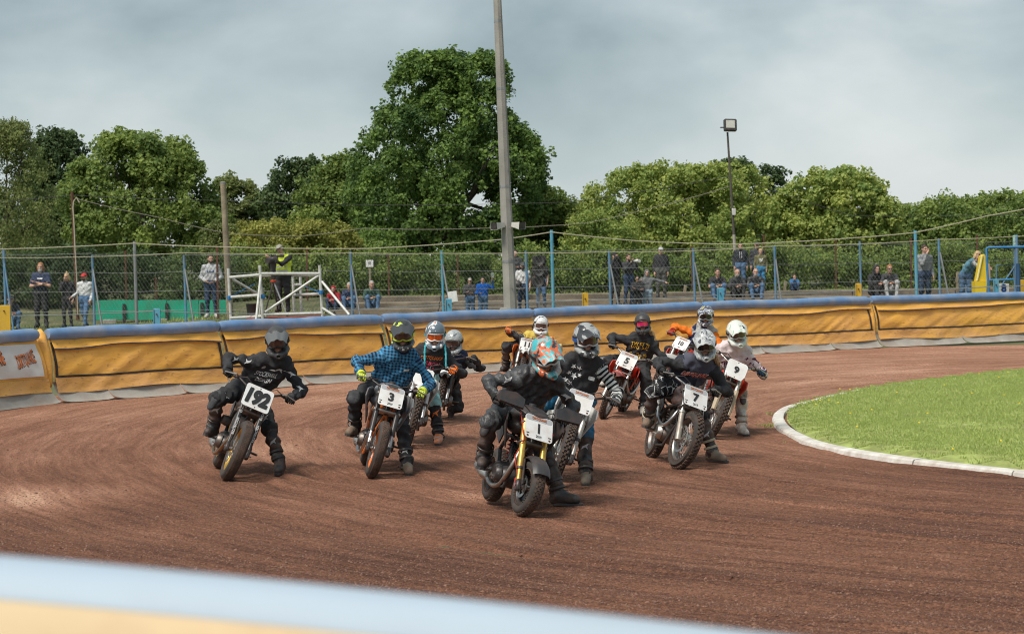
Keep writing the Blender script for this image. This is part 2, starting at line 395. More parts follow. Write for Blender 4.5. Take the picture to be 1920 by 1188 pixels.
# ------------------------------------------------------------------ track, infield, kerb
CEN = A(13.4, 29.2)
def wob(P, seed, freq, k=7):
    """smooth pseudo-noise from a few random waves, about -1..1"""
    g = np.random.default_rng(seed); P = np.asarray(P, float); out = np.zeros(P.shape[:-1])
    for i in range(k):
        d = g.normal(size=P.shape[-1]); d /= np.linalg.norm(d)
        out += np.sin((P @ d) * freq * g.uniform(0.6, 1.7) + g.uniform(0, 6.28))
    return out / k * 1.6
def shale_material():
    m = bpy.data.materials.new('shale'); m.use_nodes = True; t = m.node_tree; b = t.nodes['Principled BSDF']
    b.inputs['Roughness'].default_value = 0.95; b.inputs['Specular IOR Level'].default_value = 0.15
    tc = N(t, 'ShaderNodeTexCoord'); co = tc.outputs['Object']
    big = N(t, 'ShaderNodeTexNoise'); big.inputs['Scale'].default_value = 0.35; big.inputs['Detail'].default_value = 4; t.links.new(co, big.inputs['Vector'])
    vs = N(t, 'ShaderNodeVectorMath'); vs.operation = 'SUBTRACT'; vs.inputs[1].default_value = (CEN[0], CEN[1], 0); t.links.new(co, vs.inputs[0])
    sp = N(t, 'ShaderNodeSeparateXYZ'); t.links.new(vs.outputs[0], sp.inputs[0])
    ln = N(t, 'ShaderNodeVectorMath'); ln.operation = 'LENGTH'; t.links.new(vs.outputs[0], ln.inputs[0])
    rr = math_node(t, 'MULTIPLY_ADD', big.outputs['Fac'], 0.45, ln.outputs['Value'])
    an = math_node(t, 'MULTIPLY', math_node(t, 'ARCTAN2', sp.outputs[1], sp.outputs[0]), 15.0)
    def streak(fr, fa, det, seed):
        cb = N(t, 'ShaderNodeCombineXYZ'); t.links.new(math_node(t, 'MULTIPLY', rr, fr), cb.inputs[0]); t.links.new(math_node(t, 'MULTIPLY', an, fa), cb.inputs[1]); cb.inputs[2].default_value = seed
        n = N(t, 'ShaderNodeTexNoise'); n.inputs['Scale'].default_value = 1.0; n.inputs['Detail'].default_value = det; n.inputs['Roughness'].default_value = 0.6; t.links.new(cb.outputs[0], n.inputs['Vector']); return n.outputs['Fac']
    s1 = streak(1.3, 0.10, 4, 0.0); s2 = streak(5.5, 0.42, 5, 3.0); s3 = streak(16.0, 1.1, 4, 7.0)
    fine = N(t, 'ShaderNodeTexNoise'); fine.inputs['Scale'].default_value = 26; fine.inputs['Detail'].default_value = 6; fine.inputs['Roughness'].default_value = 0.7; t.links.new(co, fine.inputs['Vector'])
    vor = N(t, 'ShaderNodeTexVoronoi'); vor.inputs['Scale'].default_value = 55; t.links.new(co, vor.inputs['Vector'])
    # dusty (light) amount: broad bands + fine tyre lines, drier out by the fence
    dry = N(t, 'ShaderNodeMapRange'); dry.inputs['From Min'].default_value = 12.5; dry.inputs['From Max'].default_value = 18.5; dry.inputs['To Max'].default_value = 0.0; dry.inputs['To Min'].default_value = 0.0; t.links.new(ln.outputs['Value'], dry.inputs[0])
    ydry = N(t, 'ShaderNodeSeparateXYZ'); t.links.new(co, ydry.inputs[0])
    yd = N(t, 'ShaderNodeMapRange'); yd.inputs['From Min'].default_value = 17; yd.inputs['From Max'].default_value = 38; yd.inputs['To Max'].default_value = 0.44; t.links.new(ydry.outputs[1], yd.inputs[0])
    f = math_node(t, 'MULTIPLY_ADD', s1, 0.7, -0.35)
    f = math_node(t, 'MULTIPLY_ADD', math_node(t, 'SUBTRACT', s2, 0.5), 0.7, f)
    f = math_node(t, 'MULTIPLY_ADD', math_node(t, 'SUBTRACT', s3, 0.5), 0.62, f)
    f = math_node(t, 'MULTIPLY_ADD', math_node(t, 'SUBTRACT', big.outputs['Fac'], 0.5), 0.5, f)
    f = math_node(t, 'MULTIPLY_ADD', math_node(t, 'SUBTRACT', fine.outputs['Fac'], 0.5), 0.9, f)
    f = math_node(t, 'ADD', f, yd.outputs[0])
    for (qx, qy, rad_, amp_) in ((60, 935, 1.7, 0.62), (420, 845, 1.6, 0.22), (250, 1000, 1.2, 0.15), (900, 930, 0.8, 0.22)):   # dry scuffed patches with ragged edges
        w_ = gnd(qx, qy); vd = N(t, 'ShaderNodeVectorMath'); vd.operation = 'DISTANCE'; vd.inputs[1].default_value = (w_[0], w_[1], 0); t.links.new(co, vd.inputs[0])
        mr_ = N(t, 'ShaderNodeMapRange'); mr_.interpolation_type = 'SMOOTHSTEP'; mr_.inputs['From Min'].default_value = rad_; mr_.inputs['From Max'].default_value = 0.0; mr_.inputs['To Max'].default_value = amp_; t.links.new(vd.outputs['Value'], mr_.inputs[0])
        f = math_node(t, 'MULTIPLY_ADD', mr_.outputs[0], math_node(t, 'MULTIPLY', s1, 1.8), f)
    f = math_node(t, 'ADD', f, 0.23, clamp=True)
    rp = N(t, 'ShaderNodeValToRGB'); e = rp.color_ramp.elements
    e[0].position = 0.0; e[0].color = (0.095, 0.045, 0.031, 1); e[1].position = 1.0; e[1].color = (0.58, 0.35, 0.24, 1)
    x = e.new(0.38); x.color = (0.240, 0.112, 0.070, 1); x = e.new(0.7); x.color = (0.385, 0.200, 0.132, 1)
    t.links.new(f, rp.inputs[0])
    # single pale and dark stones
    st = N(t, 'ShaderNodeMix'); st.data_type = 'RGBA'; st.blend_type = 'OVERLAY'; st.inputs[0].default_value = 0.38
    t.links.new(rp.outputs[0], st.inputs[6]); bw = N(t, 'ShaderNodeRGBToBW'); t.links.new(vor.outputs['Color'], bw.inputs[0]); t.links.new(bw.outputs[0], st.inputs[7])
    t.links.new(st.outputs[2], b.inputs['Base Color'])
    h = math_node(t, 'ADD', math_node(t, 'MULTIPLY', fine.outputs['Fac'], 1.0), math_node(t, 'MULTIPLY', s3, 0.8))
    h = math_node(t, 'MULTIPLY_ADD', vor.outputs['Distance'], -0.5, h)
    bp = N(t, 'ShaderNodeBump'); bp.inputs['Strength'].default_value = 0.9; bp.inputs['Distance'].default_value = 0.03; t.links.new(h, bp.inputs['Height']); t.links.new(bp.outputs[0], b.inputs['Normal'])
    return m
SHALEM = shale_material()
# the wide ground under everything
GROUND = mat('rough_grass_ground', (0.10, 0.12, 0.045), 0.95, 0, 0.35, 0.5, (0.16, 0.12, 0.07), 0.3, 0.4, 0.5, 12)
g = MB(); g.add([(-1500, -300, -0.03), (1500, -300, -0.03), (1500, 2500, -0.03), (-1500, 2500, -0.03)], [(0, 1, 2, 3)])
setp(g.build('ground', GROUND), kind='structure')
# the banked shale bend: rings round the infield with shallow ruts
GROOVES = []
for k_, c_ in enumerate([(421, 901), (694, 894), (977, 968), (762, 840), (1030, 916), (957, 744), (1129, 783), (1232, 752), (1328, 822), (1270, 878)]):
    w_ = gnd(*c_)[:2] - CEN; GROOVES.append((math.hypot(*w_), math.atan2(w_[1], w_[0]) % (2 * math.pi), k_ * 1.0))
for k_ in range(9): GROOVES.append((13.2 + k_ * 0.78 + 0.3 * math.sin(k_ * 5), R(262 + 14 * math.sin(k_ * 3.3)), k_ * 2.1))
def track_height(P):
    d = P - CEN; r = np.hypot(d[..., 0], d[..., 1]); a = np.arctan2(d[..., 1], d[..., 0]) * 15
    q = np.stack([r * 1.0, a * 0.12], -1); q2 = np.stack([r * 3.2, a * 0.16], -1)
    gv = 0.0
    for (r0, a0, k_) in GROOVES:          # tyre cuts trailing behind each bike, and older ones
        da = a0 - np.arctan2(d[..., 1], d[..., 0]) % (2 * math.pi); rc = r0 + 0.22 * np.sin(da * 3.1 + k_) * np.minimum(np.abs(da) * 2, 1) - 0.0 * da
        on = 1 / (1 + np.exp(-np.clip(da * 60, -50, 50))) * np.clip(1.6 - da, 0, 1); e_ = (r - rc) / 0.075
        gv = gv + on * (-0.016 * np.exp(-e_ ** 2) + 0.013 * np.exp(-((np.abs(e_) - 1.9) / 0.7) ** 2))
    return gv + 0.012 * wob(q, 3, 4.0) + 0.013 * wob(q2, 5, 4.5) + 0.006 * wob(P, 8, 3.0) + 0.004 * wob(P, 9, 9.0)
def rmax(a):
    a = a % (2 * math.pi)
    return 22.9 + (35 - 22.9) * np.clip((R(70) - np.abs(a - R(232))) / R(34), 0, 1)
na, nr = 460, 400
aa = np.linspace(R(60), R(330), na); V = []
for a in aa:
    rr_ = 8.9 + (rmax(np.array(a)) - 8.9) * np.linspace(0, 1, nr)
    V.append(np.stack([CEN[0] + rr_ * math.cos(a), CEN[1] + rr_ * math.sin(a)], 1))
V = np.array(V); Z = track_height(V)
VV = np.concatenate([V, Z[..., None]], 2).reshape(-1, 3)
ii, jj = np.meshgrid(np.arange(na - 1), np.arange(nr - 1), indexing='ij'); q = (ii * nr + jj).ravel()
FF = np.stack([q, q + 1, q + nr + 1, q + nr], 1)[:, ::-1]
setp(mesh_obj('track', VV, FF, SHALEM, smooth=True, sharp=0), kind='structure')
def track_z(x, y): return float(track_height(np.array([x, y])))
# loose shale grains lying on the track
npb = 52000
px = RN.uniform(-60, 1980, npb); py = 700 + (1240 - 700) * RN.uniform(0, 1, npb) ** 0.75
P = np.array([gnd(a, b)[:2] for a, b in zip(px, py)])
dd = np.hypot(P[:, 0] - CEN[0], P[:, 1] - CEN[1]); keep = (dd > 11.8) & (P[:, 1] > 4.3) & (P[:, 1] < 32)
P = P[keep]; n = len(P); zz = track_height(P)
s = RN.uniform(0.004, 0.010, n) * (1 + 0.7 * (RN.uniform(0, 1, n) > 0.96))
ang = RN.uniform(0, 6.28, n)
V = np.zeros((n, 5, 3))
for k in range(4):
    a = ang + k * math.pi / 2 + RN.uniform(-0.4, 0.4, n); V[:, k, 0] = P[:, 0] + s * np.cos(a) * 1.2; V[:, k, 1] = P[:, 1] + s * np.sin(a); V[:, k, 2] = zz - 0.001 + s * RN.uniform(0.0, 0.25, n)
V[:, 4, :2] = P + RN.normal(size=(n, 2)) * s[:, None] * 0.3; V[:, 4, 2] = zz + s * RN.uniform(0.6, 1.1, n)
b_ = np.arange(n)[:, None] * 5
F = np.stack([b_ + np.array([k, (k + 1) % 4, 4]) for k in range(4)], 1).reshape(-1, 3)
tint = np.repeat(RN.uniform(0, 1, n) ** 1.5, 4)
PEB = leaf_mat('shale_grain', (0.10, 0.046, 0.031), (0.27, 0.142, 0.095), 0.0)
setp(mesh_obj('shale_grains', V.reshape(-1, 3), F, PEB, smooth=False, uvattr={'tint': tint}), label='loose reddish brown shale grains scattered over the track', cat='gravel', kind='stuff')

# infield outline: pixel trace of the kerb's outer foot, closed far off to the right
kp = [(2300, 948), (2100, 920), (1920, 894), (1750, 876), (1600, 855), (1520, 838), (1480, 822), (1455, 806), (1446, 790), (1452, 776), (1475, 765), (1510, 757), (1560, 744), (1620, 733), (1720, 720), (1920, 697), (2100, 682), (2300, 670)]
kw = np.array([gnd(*p)[:2] for p in kp])
def smooth_line(P, n):
    P = np.asarray(P, float)
    for _ in range(3):
        Q = [P[0]]
        for i in range(len(P) - 1): Q += [P[i] * 0.75 + P[i + 1] * 0.25, P[i] * 0.25 + P[i + 1] * 0.75]
        P = np.array(Q + [P[-1]])
    d = np.r_[0, np.cumsum(np.linalg.norm(np.diff(P, axis=0), axis=1))]; t = np.linspace(0, d[-1], n)
    return np.stack([np.interp(t, d, P[:, k]) for k in range(P.shape[1])], 1)
K = smooth_line(kw, 241)
T = np.gradient(K, axis=0); T /= np.linalg.norm(T, axis=1)[:, None]
NI = np.stack([T[:, 1], -T[:, 0]], 1)                       # towards the grass
if np.dot(NI[120], A(1, 0)) < 0: NI = -NI
KERBM = mat('whitewashed_kerb', (0.66, 0.64, 0.60), 0.85, 0, 0.14, 5, (0.36, 0.25, 0.18), 6, 0.3, 0.3, 30)
kt = empty('infield_kerb', (*K[120], 0), 'low whitewashed concrete kerb curving round the grass infield', 'kerb')
for s0 in range(0, 240, 12):
    mb = MB(); prof = [(0.0, 0.0), (0.012, 0.045), (0.03, 0.062), (0.14, 0.068), (0.16, 0.06), (0.165, 0.0)]
    rows = []
    for i in range(s0, s0 + 13):
        kk = K[i]
        if i == s0: kk = kk + T[i] * 0.008
        if i == s0 + 12: kk = kk - T[i] * 0.008
        j = 0.006 * math.sin(s0 * 1.7)
        rows.append([(kk[0] + NI[i][0] * (o + j), kk[1] + NI[i][1] * (o + j), z * (1 + 0.02 * math.sin(s0 * 2.3)) - 0.01) for (o, z) in prof])
    V = [np.array(p) - np.array([K[120][0], K[120][1], 0]) for r_ in rows for p in r_]; k = len(prof)
    F = [(a * k + c, (a + 1) * k + c, (a + 1) * k + c + 1, a * k + c + 1) for a in range(12) for c in range(k - 1)]
    F += [tuple(range(k)), tuple(12 * k + c for c in range(k - 1, -1, -1))]
    mb.add(V, F); mb.build('kerb_stone', KERBM, kt, sharp=25)
# grass surface inside the kerb
G0 = K + NI * 0.2
ctr = A(17.5, 29.5)
rows = []
for f_, z in ((0, 0.03), (0.012, 0.075), (0.05, 0.10), (0.2, 0.11), (0.5, 0.11), (0.85, 0.11)):
    rows.append([(*(g_ * (1 - f_) + ctr * f_), z) for g_ in G0])
V = np.array(rows).reshape(-1, 3); n = len(G0)
V[:, 2] += 0.012 * wob(V[:, :2], 21, 2.0)
F = np.array([(a * n + i, a * n + i + 1, (a + 1) * n + i + 1, (a + 1) * n + i) for a in range(5) for i in range(n - 1)])
TURF = mat('turf_soil', (0.32, 0.38, 0.11), 0.95, 0, 0.3, 3, (0.20, 0.15, 0.07), 5, 0.3, 0.6, 20)
io = setp(mesh_obj('infield', V, F, TURF, sharp=0), kind='structure')
# mown grass blades
def inside(P):
    from_poly = np.vstack([G0, ctr + A(8, -14), ctr + A(8, 14)]) if False else np.vstack([G0, A(30, G0[-1][1]), A(30, G0[0][1])])
    x, y = P[:, 0], P[:, 1]; c = np.zeros(len(P), bool); j = len(from_poly) - 1
    for i in range(len(from_poly)):
        xi, yi = from_poly[i]; xj, yj = from_poly[j]
        c ^= ((yi > y) != (yj > y)) & (x < (xj - xi) * (y - yi) / (yj - yi + 1e-12) + xi); j = i
    return c
ng = 460000
gp = np.stack([RN.uniform(3.2, 13.2, ng), RN.uniform(19.8, 46, ng)], 1)
gp = gp[inside(gp)]
pat = wob(gp, 31, 1.6) * 0.5 + 0.5 * wob(gp, 33, 6.0)
gp = gp[RN.uniform(0, 1, len(gp)) < 0.8 + 0.3 * pat]; n = len(gp); pat = wob(gp, 31, 1.3) * 0.5 + 0.4 * wob(gp, 33, 5.0)
h = RN.uniform(0.007, 0.021, n) * (1 + 0.3 * pat); w = RN.uniform(0.005, 0.010, n); a = RN.uniform(0, 6.28, n); ln_ = RN.normal(size=(n, 2)) * 0.5
V = np.zeros((n, 3, 3)); zb = 0.121 + 0.012 * wob(gp, 21, 2.0)
edge = np.min(np.linalg.norm(gp[:, None, ::1] - G0[None, ::6], axis=2), axis=1) if n < 900000 else np.ones(n)
zb = np.where(edge < 0.25, 0.05 + 0.062 * edge / 0.25, zb)
V[:, 0, 0] = gp[:, 0] - w * np.cos(a); V[:, 0, 1] = gp[:, 1] - w * np.sin(a); V[:, 1, 0] = gp[:, 0] + w * np.cos(a); V[:, 1, 1] = gp[:, 1] + w * np.sin(a)
V[:, :2, 2] = (zb - 0.008)[:, None]; V[:, 2, :2] = gp + ln_ * h[:, None]; V[:, 2, 2] = zb + h
GRASS = leaf_mat('grass_blade', (0.27, 0.35, 0.09), (0.50, 0.57, 0.20), 0.3)
tint = np.clip(0.50 + 0.15 * pat + RN.normal(size=n) * 0.2, 0, 1)
setp(mesh_obj('infield_grass', V.reshape(-1, 3), np.arange(n * 3).reshape(-1, 3), GRASS, smooth=False, uvattr={'tint': tint}), label='short mown green grass covering the infield', cat='grass', kind='stuff')
nfl = 60; mb = MB()
for i in range(nfl):
    p = gp[rnd.randrange(n)]; a = rnd.random()
    mb.lathe([(0.001, 0.010), (0.013, 0.006), (0.015, 0), (0.001, -0.006)], (p[0], p[1], 0.150 + 0.02 * a), (0.1, -0.3, 1), 6)
setp(mb.build('yellow_flowers', mat('flower_yellow', (0.8, 0.6, 0.02), 0.6)), label='tiny yellow flowers dotted in the infield grass', cat='flowers', kind='stuff')
# tufts along the kerb's outer foot
nt_ = 1500; ki = RN.integers(60, 130, nt_); off = -np.abs(RN.normal(size=nt_)) * 0.10
tp = K[ki] + NI[ki] * off[:, None] + RN.normal(size=(nt_, 2)) * 0.03; sel = wob(tp, 41, 5.0) > 0.55; tp = tp[sel]; n = len(tp)
V = np.zeros((n, 3, 3)); a = RN.uniform(0, 6.28, n); V[:, 0, :2] = tp - 0.006 * np.stack([np.cos(a), np.sin(a)], 1); V[:, 1, :2] = tp + 0.006 * np.stack([np.cos(a), np.sin(a)], 1); V[:, 2, :2] = tp + RN.normal(size=(n, 2)) * 0.02; V[:, 2, 2] = RN.uniform(0.02, 0.06, n)
setp(mesh_obj('kerb_weeds', V.reshape(-1, 3), np.arange(n * 3).reshape(-1, 3), GRASS, smooth=False, uvattr={'tint': RN.uniform(0.0, 0.2, n)}), label='sparse weeds growing along the foot of the white kerb', cat='weeds', kind='stuff')

# ------------------------------------------------------------------ inflatable fence round the bend
fb = [(-700, 880), (-350, 828), (0, 770), (100, 757), (250, 747), (420, 735), (650, 717), (870, 701), (960, 695), (1200, 679), (1420, 665), (1655, 652), (1920, 639), (2100, 631), (2400, 619)]
fxs = np.array([p[0] for p in fb], float); fys = np.array([p[1] for p in fb], float)
def fbase(x):
    ys = np.mean([np.interp(x + d, fxs, fys) for d in (-80, -40, 0, 40, 80)]); return gnd(x, ys)
def tarp_mat(name, c, dirt, damt, seed):
    m = bpy.data.materials.new(name); m.use_nodes = True; t = m.node_tree; b = t.nodes['Principled BSDF']; b.inputs['Roughness'].default_value = 0.62; b.inputs['Specular IOR Level'].default_value = 0.3
    tc = N(t, 'ShaderNodeTexCoord'); mp = N(t, 'ShaderNodeMapping'); mp.inputs['Location'].default_value = (seed, 0, 0); mp.inputs['Scale'].default_value = (1, 1, 2.2); t.links.new(tc.outputs['Object'], mp.inputs[0])
    a = N(t, 'ShaderNodeTexNoise'); a.inputs['Scale'].default_value = 1.3; a.inputs['Detail'].default_value = 8; a.inputs['Roughness'].default_value = 0.68; t.links.new(mp.outputs[0], a.inputs['Vector'])
    mr = N(t, 'ShaderNodeMapRange'); mr.inputs['From Min'].default_value = 0.40; mr.inputs['From Max'].default_value = 0.75; mr.inputs['To Max'].default_value = damt; t.links.new(a.outputs['Fac'], mr.inputs[0])
    mx = N(t, 'ShaderNodeMix'); mx.data_type = 'RGBA'; mx.inputs[6].default_value = (*c, 1); mx.inputs[7].default_value = (*dirt, 1); t.links.new(mr.outputs[0], mx.inputs[0])
    w = N(t, 'ShaderNodeTexNoise'); w.inputs['Scale'].default_value = 9; w.inputs['Detail'].default_value = 5; t.links.new(mp.outputs[0], w.inputs['Vector'])
    m2 = N(t, 'ShaderNodeMapRange'); m2.inputs['From Min'].default_value = 0.62; m2.inputs['From Max'].default_value = 0.72; m2.inputs['To Max'].default_value = 0.7; t.links.new(w.outputs['Fac'], m2.inputs[0])
    mx2 = N(t, 'ShaderNodeMix'); mx2.data_type = 'RGBA'; mx2.inputs[7].default_value = (*[x * 0.55 for x in dirt], 1); t.links.new(mx.outputs[2], mx2.inputs[6]); t.links.new(m2.outputs[0], mx2.inputs[0])
    t.links.new(mx2.outputs[2], b.inputs['Base Color'])
    bp = N(t, 'ShaderNodeBump'); bp.inputs['Strength'].default_value = 0.35; bp.inputs['Distance'].default_value = 0.03; t.links.new(w.outputs['Fac'], bp.inputs['Height']); t.links.new(bp.outputs[0], b.inputs['Normal'])
    return m
TARPS = [tarp_mat('yellow_tarpaulin_%d' % i, (0.88, 0.46, 0.085), (0.72, 0.38, 0.15), 0.45 + 0.07 * i, i * 3.3) for i in range(8)]
FLAP = tarp_mat('dusty_yellow_flap', (0.76, 0.40, 0.10), (0.58, 0.32, 0.17), 0.8, 9.1)
BLUET = mat('blue_vinyl', (0.13, 0.25, 0.46), 0.34, 0, 0.15, 3, (0.36, 0.38, 0.41), 2.0, 0.4, 0.15, 14, coat=0.2)  # pale grey patches whiten the blue, standing in for sky gloss on the tube
BAND = mat('black_webbing', (0.022, 0.02, 0.019), 0.8, 0, 0.2, 10, SHALE, 5, 0.2)
SKIRT = mat('grey_rubber_skirt', (0.36, 0.335, 0.30), 0.85, 0, 0.14, 2.5, (0.27, 0.185, 0.135), 1.6, 0.42, 0.3, 20)
BANNERW = mat('white_banner', (0.74, 0.73, 0.70), 0.55, 0, 0.05, 3, (0.5, 0.42, 0.35), 1.5, 0.18, 0.2, 8)
joints = [-700, -300, 118, 441, 745, 1028, 1342, 1656, 1998, 2388]
seclab = ['far end of the curve, out beyond the white banner', 'white lettered banner section of the padded fence at the left', 'yellow padded fence section between the white banner and rider 192', 'yellow padded fence section directly behind rider 192',
          'yellow padded fence section behind the orange helmet and rider 1', 'yellow padded fence section behind the rider numbered 5', 'yellow padded fence section behind riders 10 and 9', 'yellow padded fence section at the far right of the bend', 'yellow padded fence section beyond the right edge']
for si in range(len(joints) - 1):
    x0, x1 = joints[si], joints[si + 1]
    if si == 0: continue
    Bs = [fbase(x0 + (x1 - x0) * k / 30) for k in range(31)]; Bs = np.array(Bs)
    o0 = Bs[15].copy(); o0[2] = 0
    Tn = unit(Bs[-1] - Bs[0]); Nn = unit(A(-Tn[1], Tn[0], 0))
    if np.dot(Nn[:2], Bs[15][:2] - CEN) < 0: Nn = -Nn
    Lsec = np.linalg.norm(Bs[-1] - Bs[0])
    fe = empty('air_fence_section', o0, seclab[si], 'fence', 'padded air fence sections round the bend')
    def Bp(u): 
        k = min(max(u, 0), 1) * 30; i = min(int(k), 29); f = k - i; return Bs[i] * (1 - f) + Bs[i + 1] * f - o0
    def S(u, v, lift=0.0, sd=si):
        """tarp surface: v 0 at the foot of the yellow face, 1 under the tube"""
        p = Bp(u); belly = 0.05 * math.sin(math.pi * min(max(v, 0), 1))
        q = A(u * Lsec, v * 0.9)
        wr = 0.016 * wob(A(q[0] * 0.55 + q[1] * 1.3, q[1] * 0.5), 50 + sd, 5.0, 5) + 0.009 * wob(A(q[0] - q[1] * 1.7, q[1] * 0.4), 80 + sd, 11.0, 5)
        edge = min(1, min(u, 1 - u) * 12 + 0.25)
        o = 0.24 + 0.17 * v - belly - lift - wr * edge
        z = 0.26 + 0.78 * v + 0.008 * math.sin(u * 9 + sd)
        return p + Nn * o + A(0, 0, z)
    TM = TARPS[si % 8]
    u0, u1 = 0.006, 0.994
    mb = MB(); mb.grid(lambda u, v: S(u0 + (u1 - u0) * u, 0.12 + v * 0.9), 90, 26); mb.build('tarpaulin', TM, fe, sharp=0)
    # loose lower flap that hangs over the skirt
    def FL(u, v):
        p = S(u0 + (u1 - u0) * u, 0.2 - v * 0.30, 0.02 + 0.05 * v + 0.012 * math.sin(u * 23 + si) * v)
        p[2] += 0.02 * v * math.sin(u * 7 + si * 2); return p
    mb = MB(); mb.grid(lambda u, v: FL(u, v), 70, 6); mb.build('lower_flap', FLAP, fe, sharp=0)
    if si != 1:
        # upper valance flap hanging from the tube, with a black hem, and the black webbing frame
        def UF(u, v): 
            sag = 0.03 * math.sin(u * 5 + si) + 0.015 * math.sin(u * 13)
            return S(0.02 + 0.97 * u, 1.0 - v * (0.16 + sag), 0.015 + 0.035 * v + 0.006 * math.sin(u * 31))
        mb = MB(); mb.grid(UF, 60, 4); mb.build('upper_flap', FLAP if si in (4, 5) else TM, fe, sharp=0)
        mb = MB(); mb.grid(lambda u, v: UF(u, 1.0 + v * 0.20) - Nn * 0.006, 60, 2); mb.build('webbing_band', BAND, fe, sharp=0)
        mb = MB(); mb.grid(lambda u, v: S(0.015 + 0.97 * u, 0.195 + v * 0.045, 0.028), 60, 2); mb.build('webbing_band', BAND, fe, sharp=0)
        for ua in (0.012, 0.972):
            mb = MB(); w_ = 0.055 / Lsec
            mb.grid(lambda u, v: S(ua + u * w_, 0.2 + v * 0.74, 0.014), 2, 20); mb.build('webbing_band', BAND, fe, sharp=0)
    else:
        mb = MB(); mb.grid(lambda u, v: S(0.0 + u * 0.975, 0.26 + v * 0.68, 0.022 + 0.006 * math.sin(u * 60 + v * 9)), 60, 14); bo = mb.build('banner', BANNERW, fe, sharp=0)
        for (uc, ww) in ((0.905, 0.56), (0.765, 0.56)):
            for layer, (mm, offx, lf) in enumerate(((INK, 0.012, 0.033), (ORINK, 0.0, 0.039))):
                lt = MB()
                Vt, Ft = text2d('DIRTQUAKE', 0.008 if layer else 0.03, 0.0, 0.62); sc_ = ww / (Vt[:, 0].max() - Vt[:, 0].min())
                pts = []
                for p in Vt:
                    bend = 1.0 + 0.2 * abs(p[0] / (Vt[:, 0].max())) ** 1.5
                    uu = uc + (p[0] * sc_ + offx) / Lsec; vv = 0.62 + (p[1] * 0.20 * bend - offx) / 0.72 + 0.06 * p[0] / Vt[:, 0].max()
                    pts.append(S(uu, vv, lf))
                lt.add(pts, Ft); lt.build('lettering', mm, bo, smooth=False)
    # top tube
    mb = MB(); pts = []; rad = []
    for k in range(49):
        u = k / 48; e_ = min(u, 1 - u) * Lsec
        pts.append(Bp(u) + Nn * 0.44 + A(0, 0, 1.135 + 0.008 * math.sin(u * 11 + si * 2)))
        rad.append(0.108 * (1 - 0.28 * math.exp(-e_ / 0.05)) + 0.003 * math.sin(u * 41 + si))
    pts[0] = pts[0] + Tn * 0.02; pts[-1] = pts[-1] - Tn * 0.02
    mb.tube(pts, rad, 18); mb.build('top_tube', BLUET, fe, sharp=60)
    # grey skirt panels lying out on to the shale
    cuts = [0.0, 0.46, 1.0] if si % 2 else [0.0, 0.3, 0.72, 1.0]
    for a_, b_ in zip(cuts[:-1], cuts[1:]):
        def SK(u, v, lift=0.0):
            uu = a_ + (b_ - a_) * (0.003 + u * 0.994); p = Bp(uu)
            curl = (0.05 * math.exp(-(u * (b_ - a_) * Lsec) / 0.12) * (1 - v)) + (0.03 * math.exp(-((1 - u) * (b_ - a_) * Lsec) / 0.1) * (1 - v))
            o = 0.28 * (v ** 0.8) + 0.012 * wob(A(uu * Lsec, v), 90 + si, 4.0) * (1 - v)
            return p + Nn * o + A(0, 0, 0.012 + curl + 0.34 * v ** 1.35 + lift)
        mb = MB(); mb.grid(SK, 30, 8); mb.build('skirt_panel', SKIRT, fe, sharp=0)
    if si in (2, 7):
        # stuffed yellow bolster closing the joint
        mb = MB(); pts = [S(0.004, v, 0.0) + Nn * 0.08 - Tn * 0.07 for v in (-0.02, 0.1, 0.4, 0.7, 0.95, 1.1, 1.22)]
        w_ = 1.0 if si != 3 else 0.45
        mb.tube(pts, [0.05 * w_, 0.085 * w_, 0.10 * w_, 0.105 * w_, 0.10 * w_, 0.09 * w_, 0.03 * w_], 14); mb.build('end_bolster', TARPS[(si + 2) % 8], fe, sharp=0)
# near stretch of the same fence just in front of the photographer, out of focus
NB = [(-900, 985), (0, 1054), (500, 1101), (900, 1142), (1300, 1186), (1700, 1236), (2300, 1315)]
near_pts = [at(x, y, 2.35 + 0.0001 * (960 - x)) for x, y in NB]
near_pts = smooth_line(np.array(near_pts), 60)
ne = empty('near_air_fence', (*near_pts[30][:2], 0), 'blurred pale blue and yellow padded fence top across the near foreground', 'fence')
o0 = A(near_pts[30][0], near_pts[30][1], 0)
def NF(i, o, z): return near_pts[i] + A(0, o, z) - o0
pr_b = [(0.10, -0.05), (0.085, -0.012), (0.06, 0.0), (0.03, -0.003), (0.0, -0.015), (-0.012, -0.039)]
mb = MB(); mb.add([NF(i, o, z) for i in range(60) for o, z in pr_b], [(i * 6 + j, i * 6 + j + 1, i * 6 + 7 + j, i * 6 + 6 + j) for i in range(59) for j in range(5)])
mb.build('top_strip', mat('pale_blue_vinyl', (0.41, 0.50, 0.60), 0.6, 0, 0.05, 2, (0.42, 0.46, 0.50), 1.5, 0.3), ne, sharp=0)  # paler blue than the tube on the far sections
pr_y = [(-0.010, -0.036), (-0.03, -0.09), (-0.06, -0.3), (-0.08, -0.7), (-0.06, -1.2), (-0.04, -2.2)]
mb = MB(); mb.add([NF(i, o, max(z, -near_pts[i][2] + 0.0)) for i in range(60) for o, z in pr_y] , [(i * 6 + j, i * 6 + j + 1, i * 6 + 7 + j, i * 6 + 6 + j) for i in range(59) for j in range(5)])
mb.build('back_cover', mat('pale_yellow_tarp', (0.82, 0.63, 0.39), 0.6, 0, 0.12, 3, (0.6, 0.42, 0.26), 2.0, 0.4), ne, sharp=0)  # paler yellow than the far sections
mb = MB(); mb.add([NF(i, o, max(z, -near_pts[i][2])) for i in range(60) for o, z in ((0.10, -0.05), (0.14, -0.4), (0.12, -2.2))], [(i * 3 + j + 1, i * 3 + j, i * 3 + 3 + j, i * 3 + 4 + j) for i in range(59) for j in range(2)])
mb.build('track_side_cover', TARPS[0], ne, sharp=0)
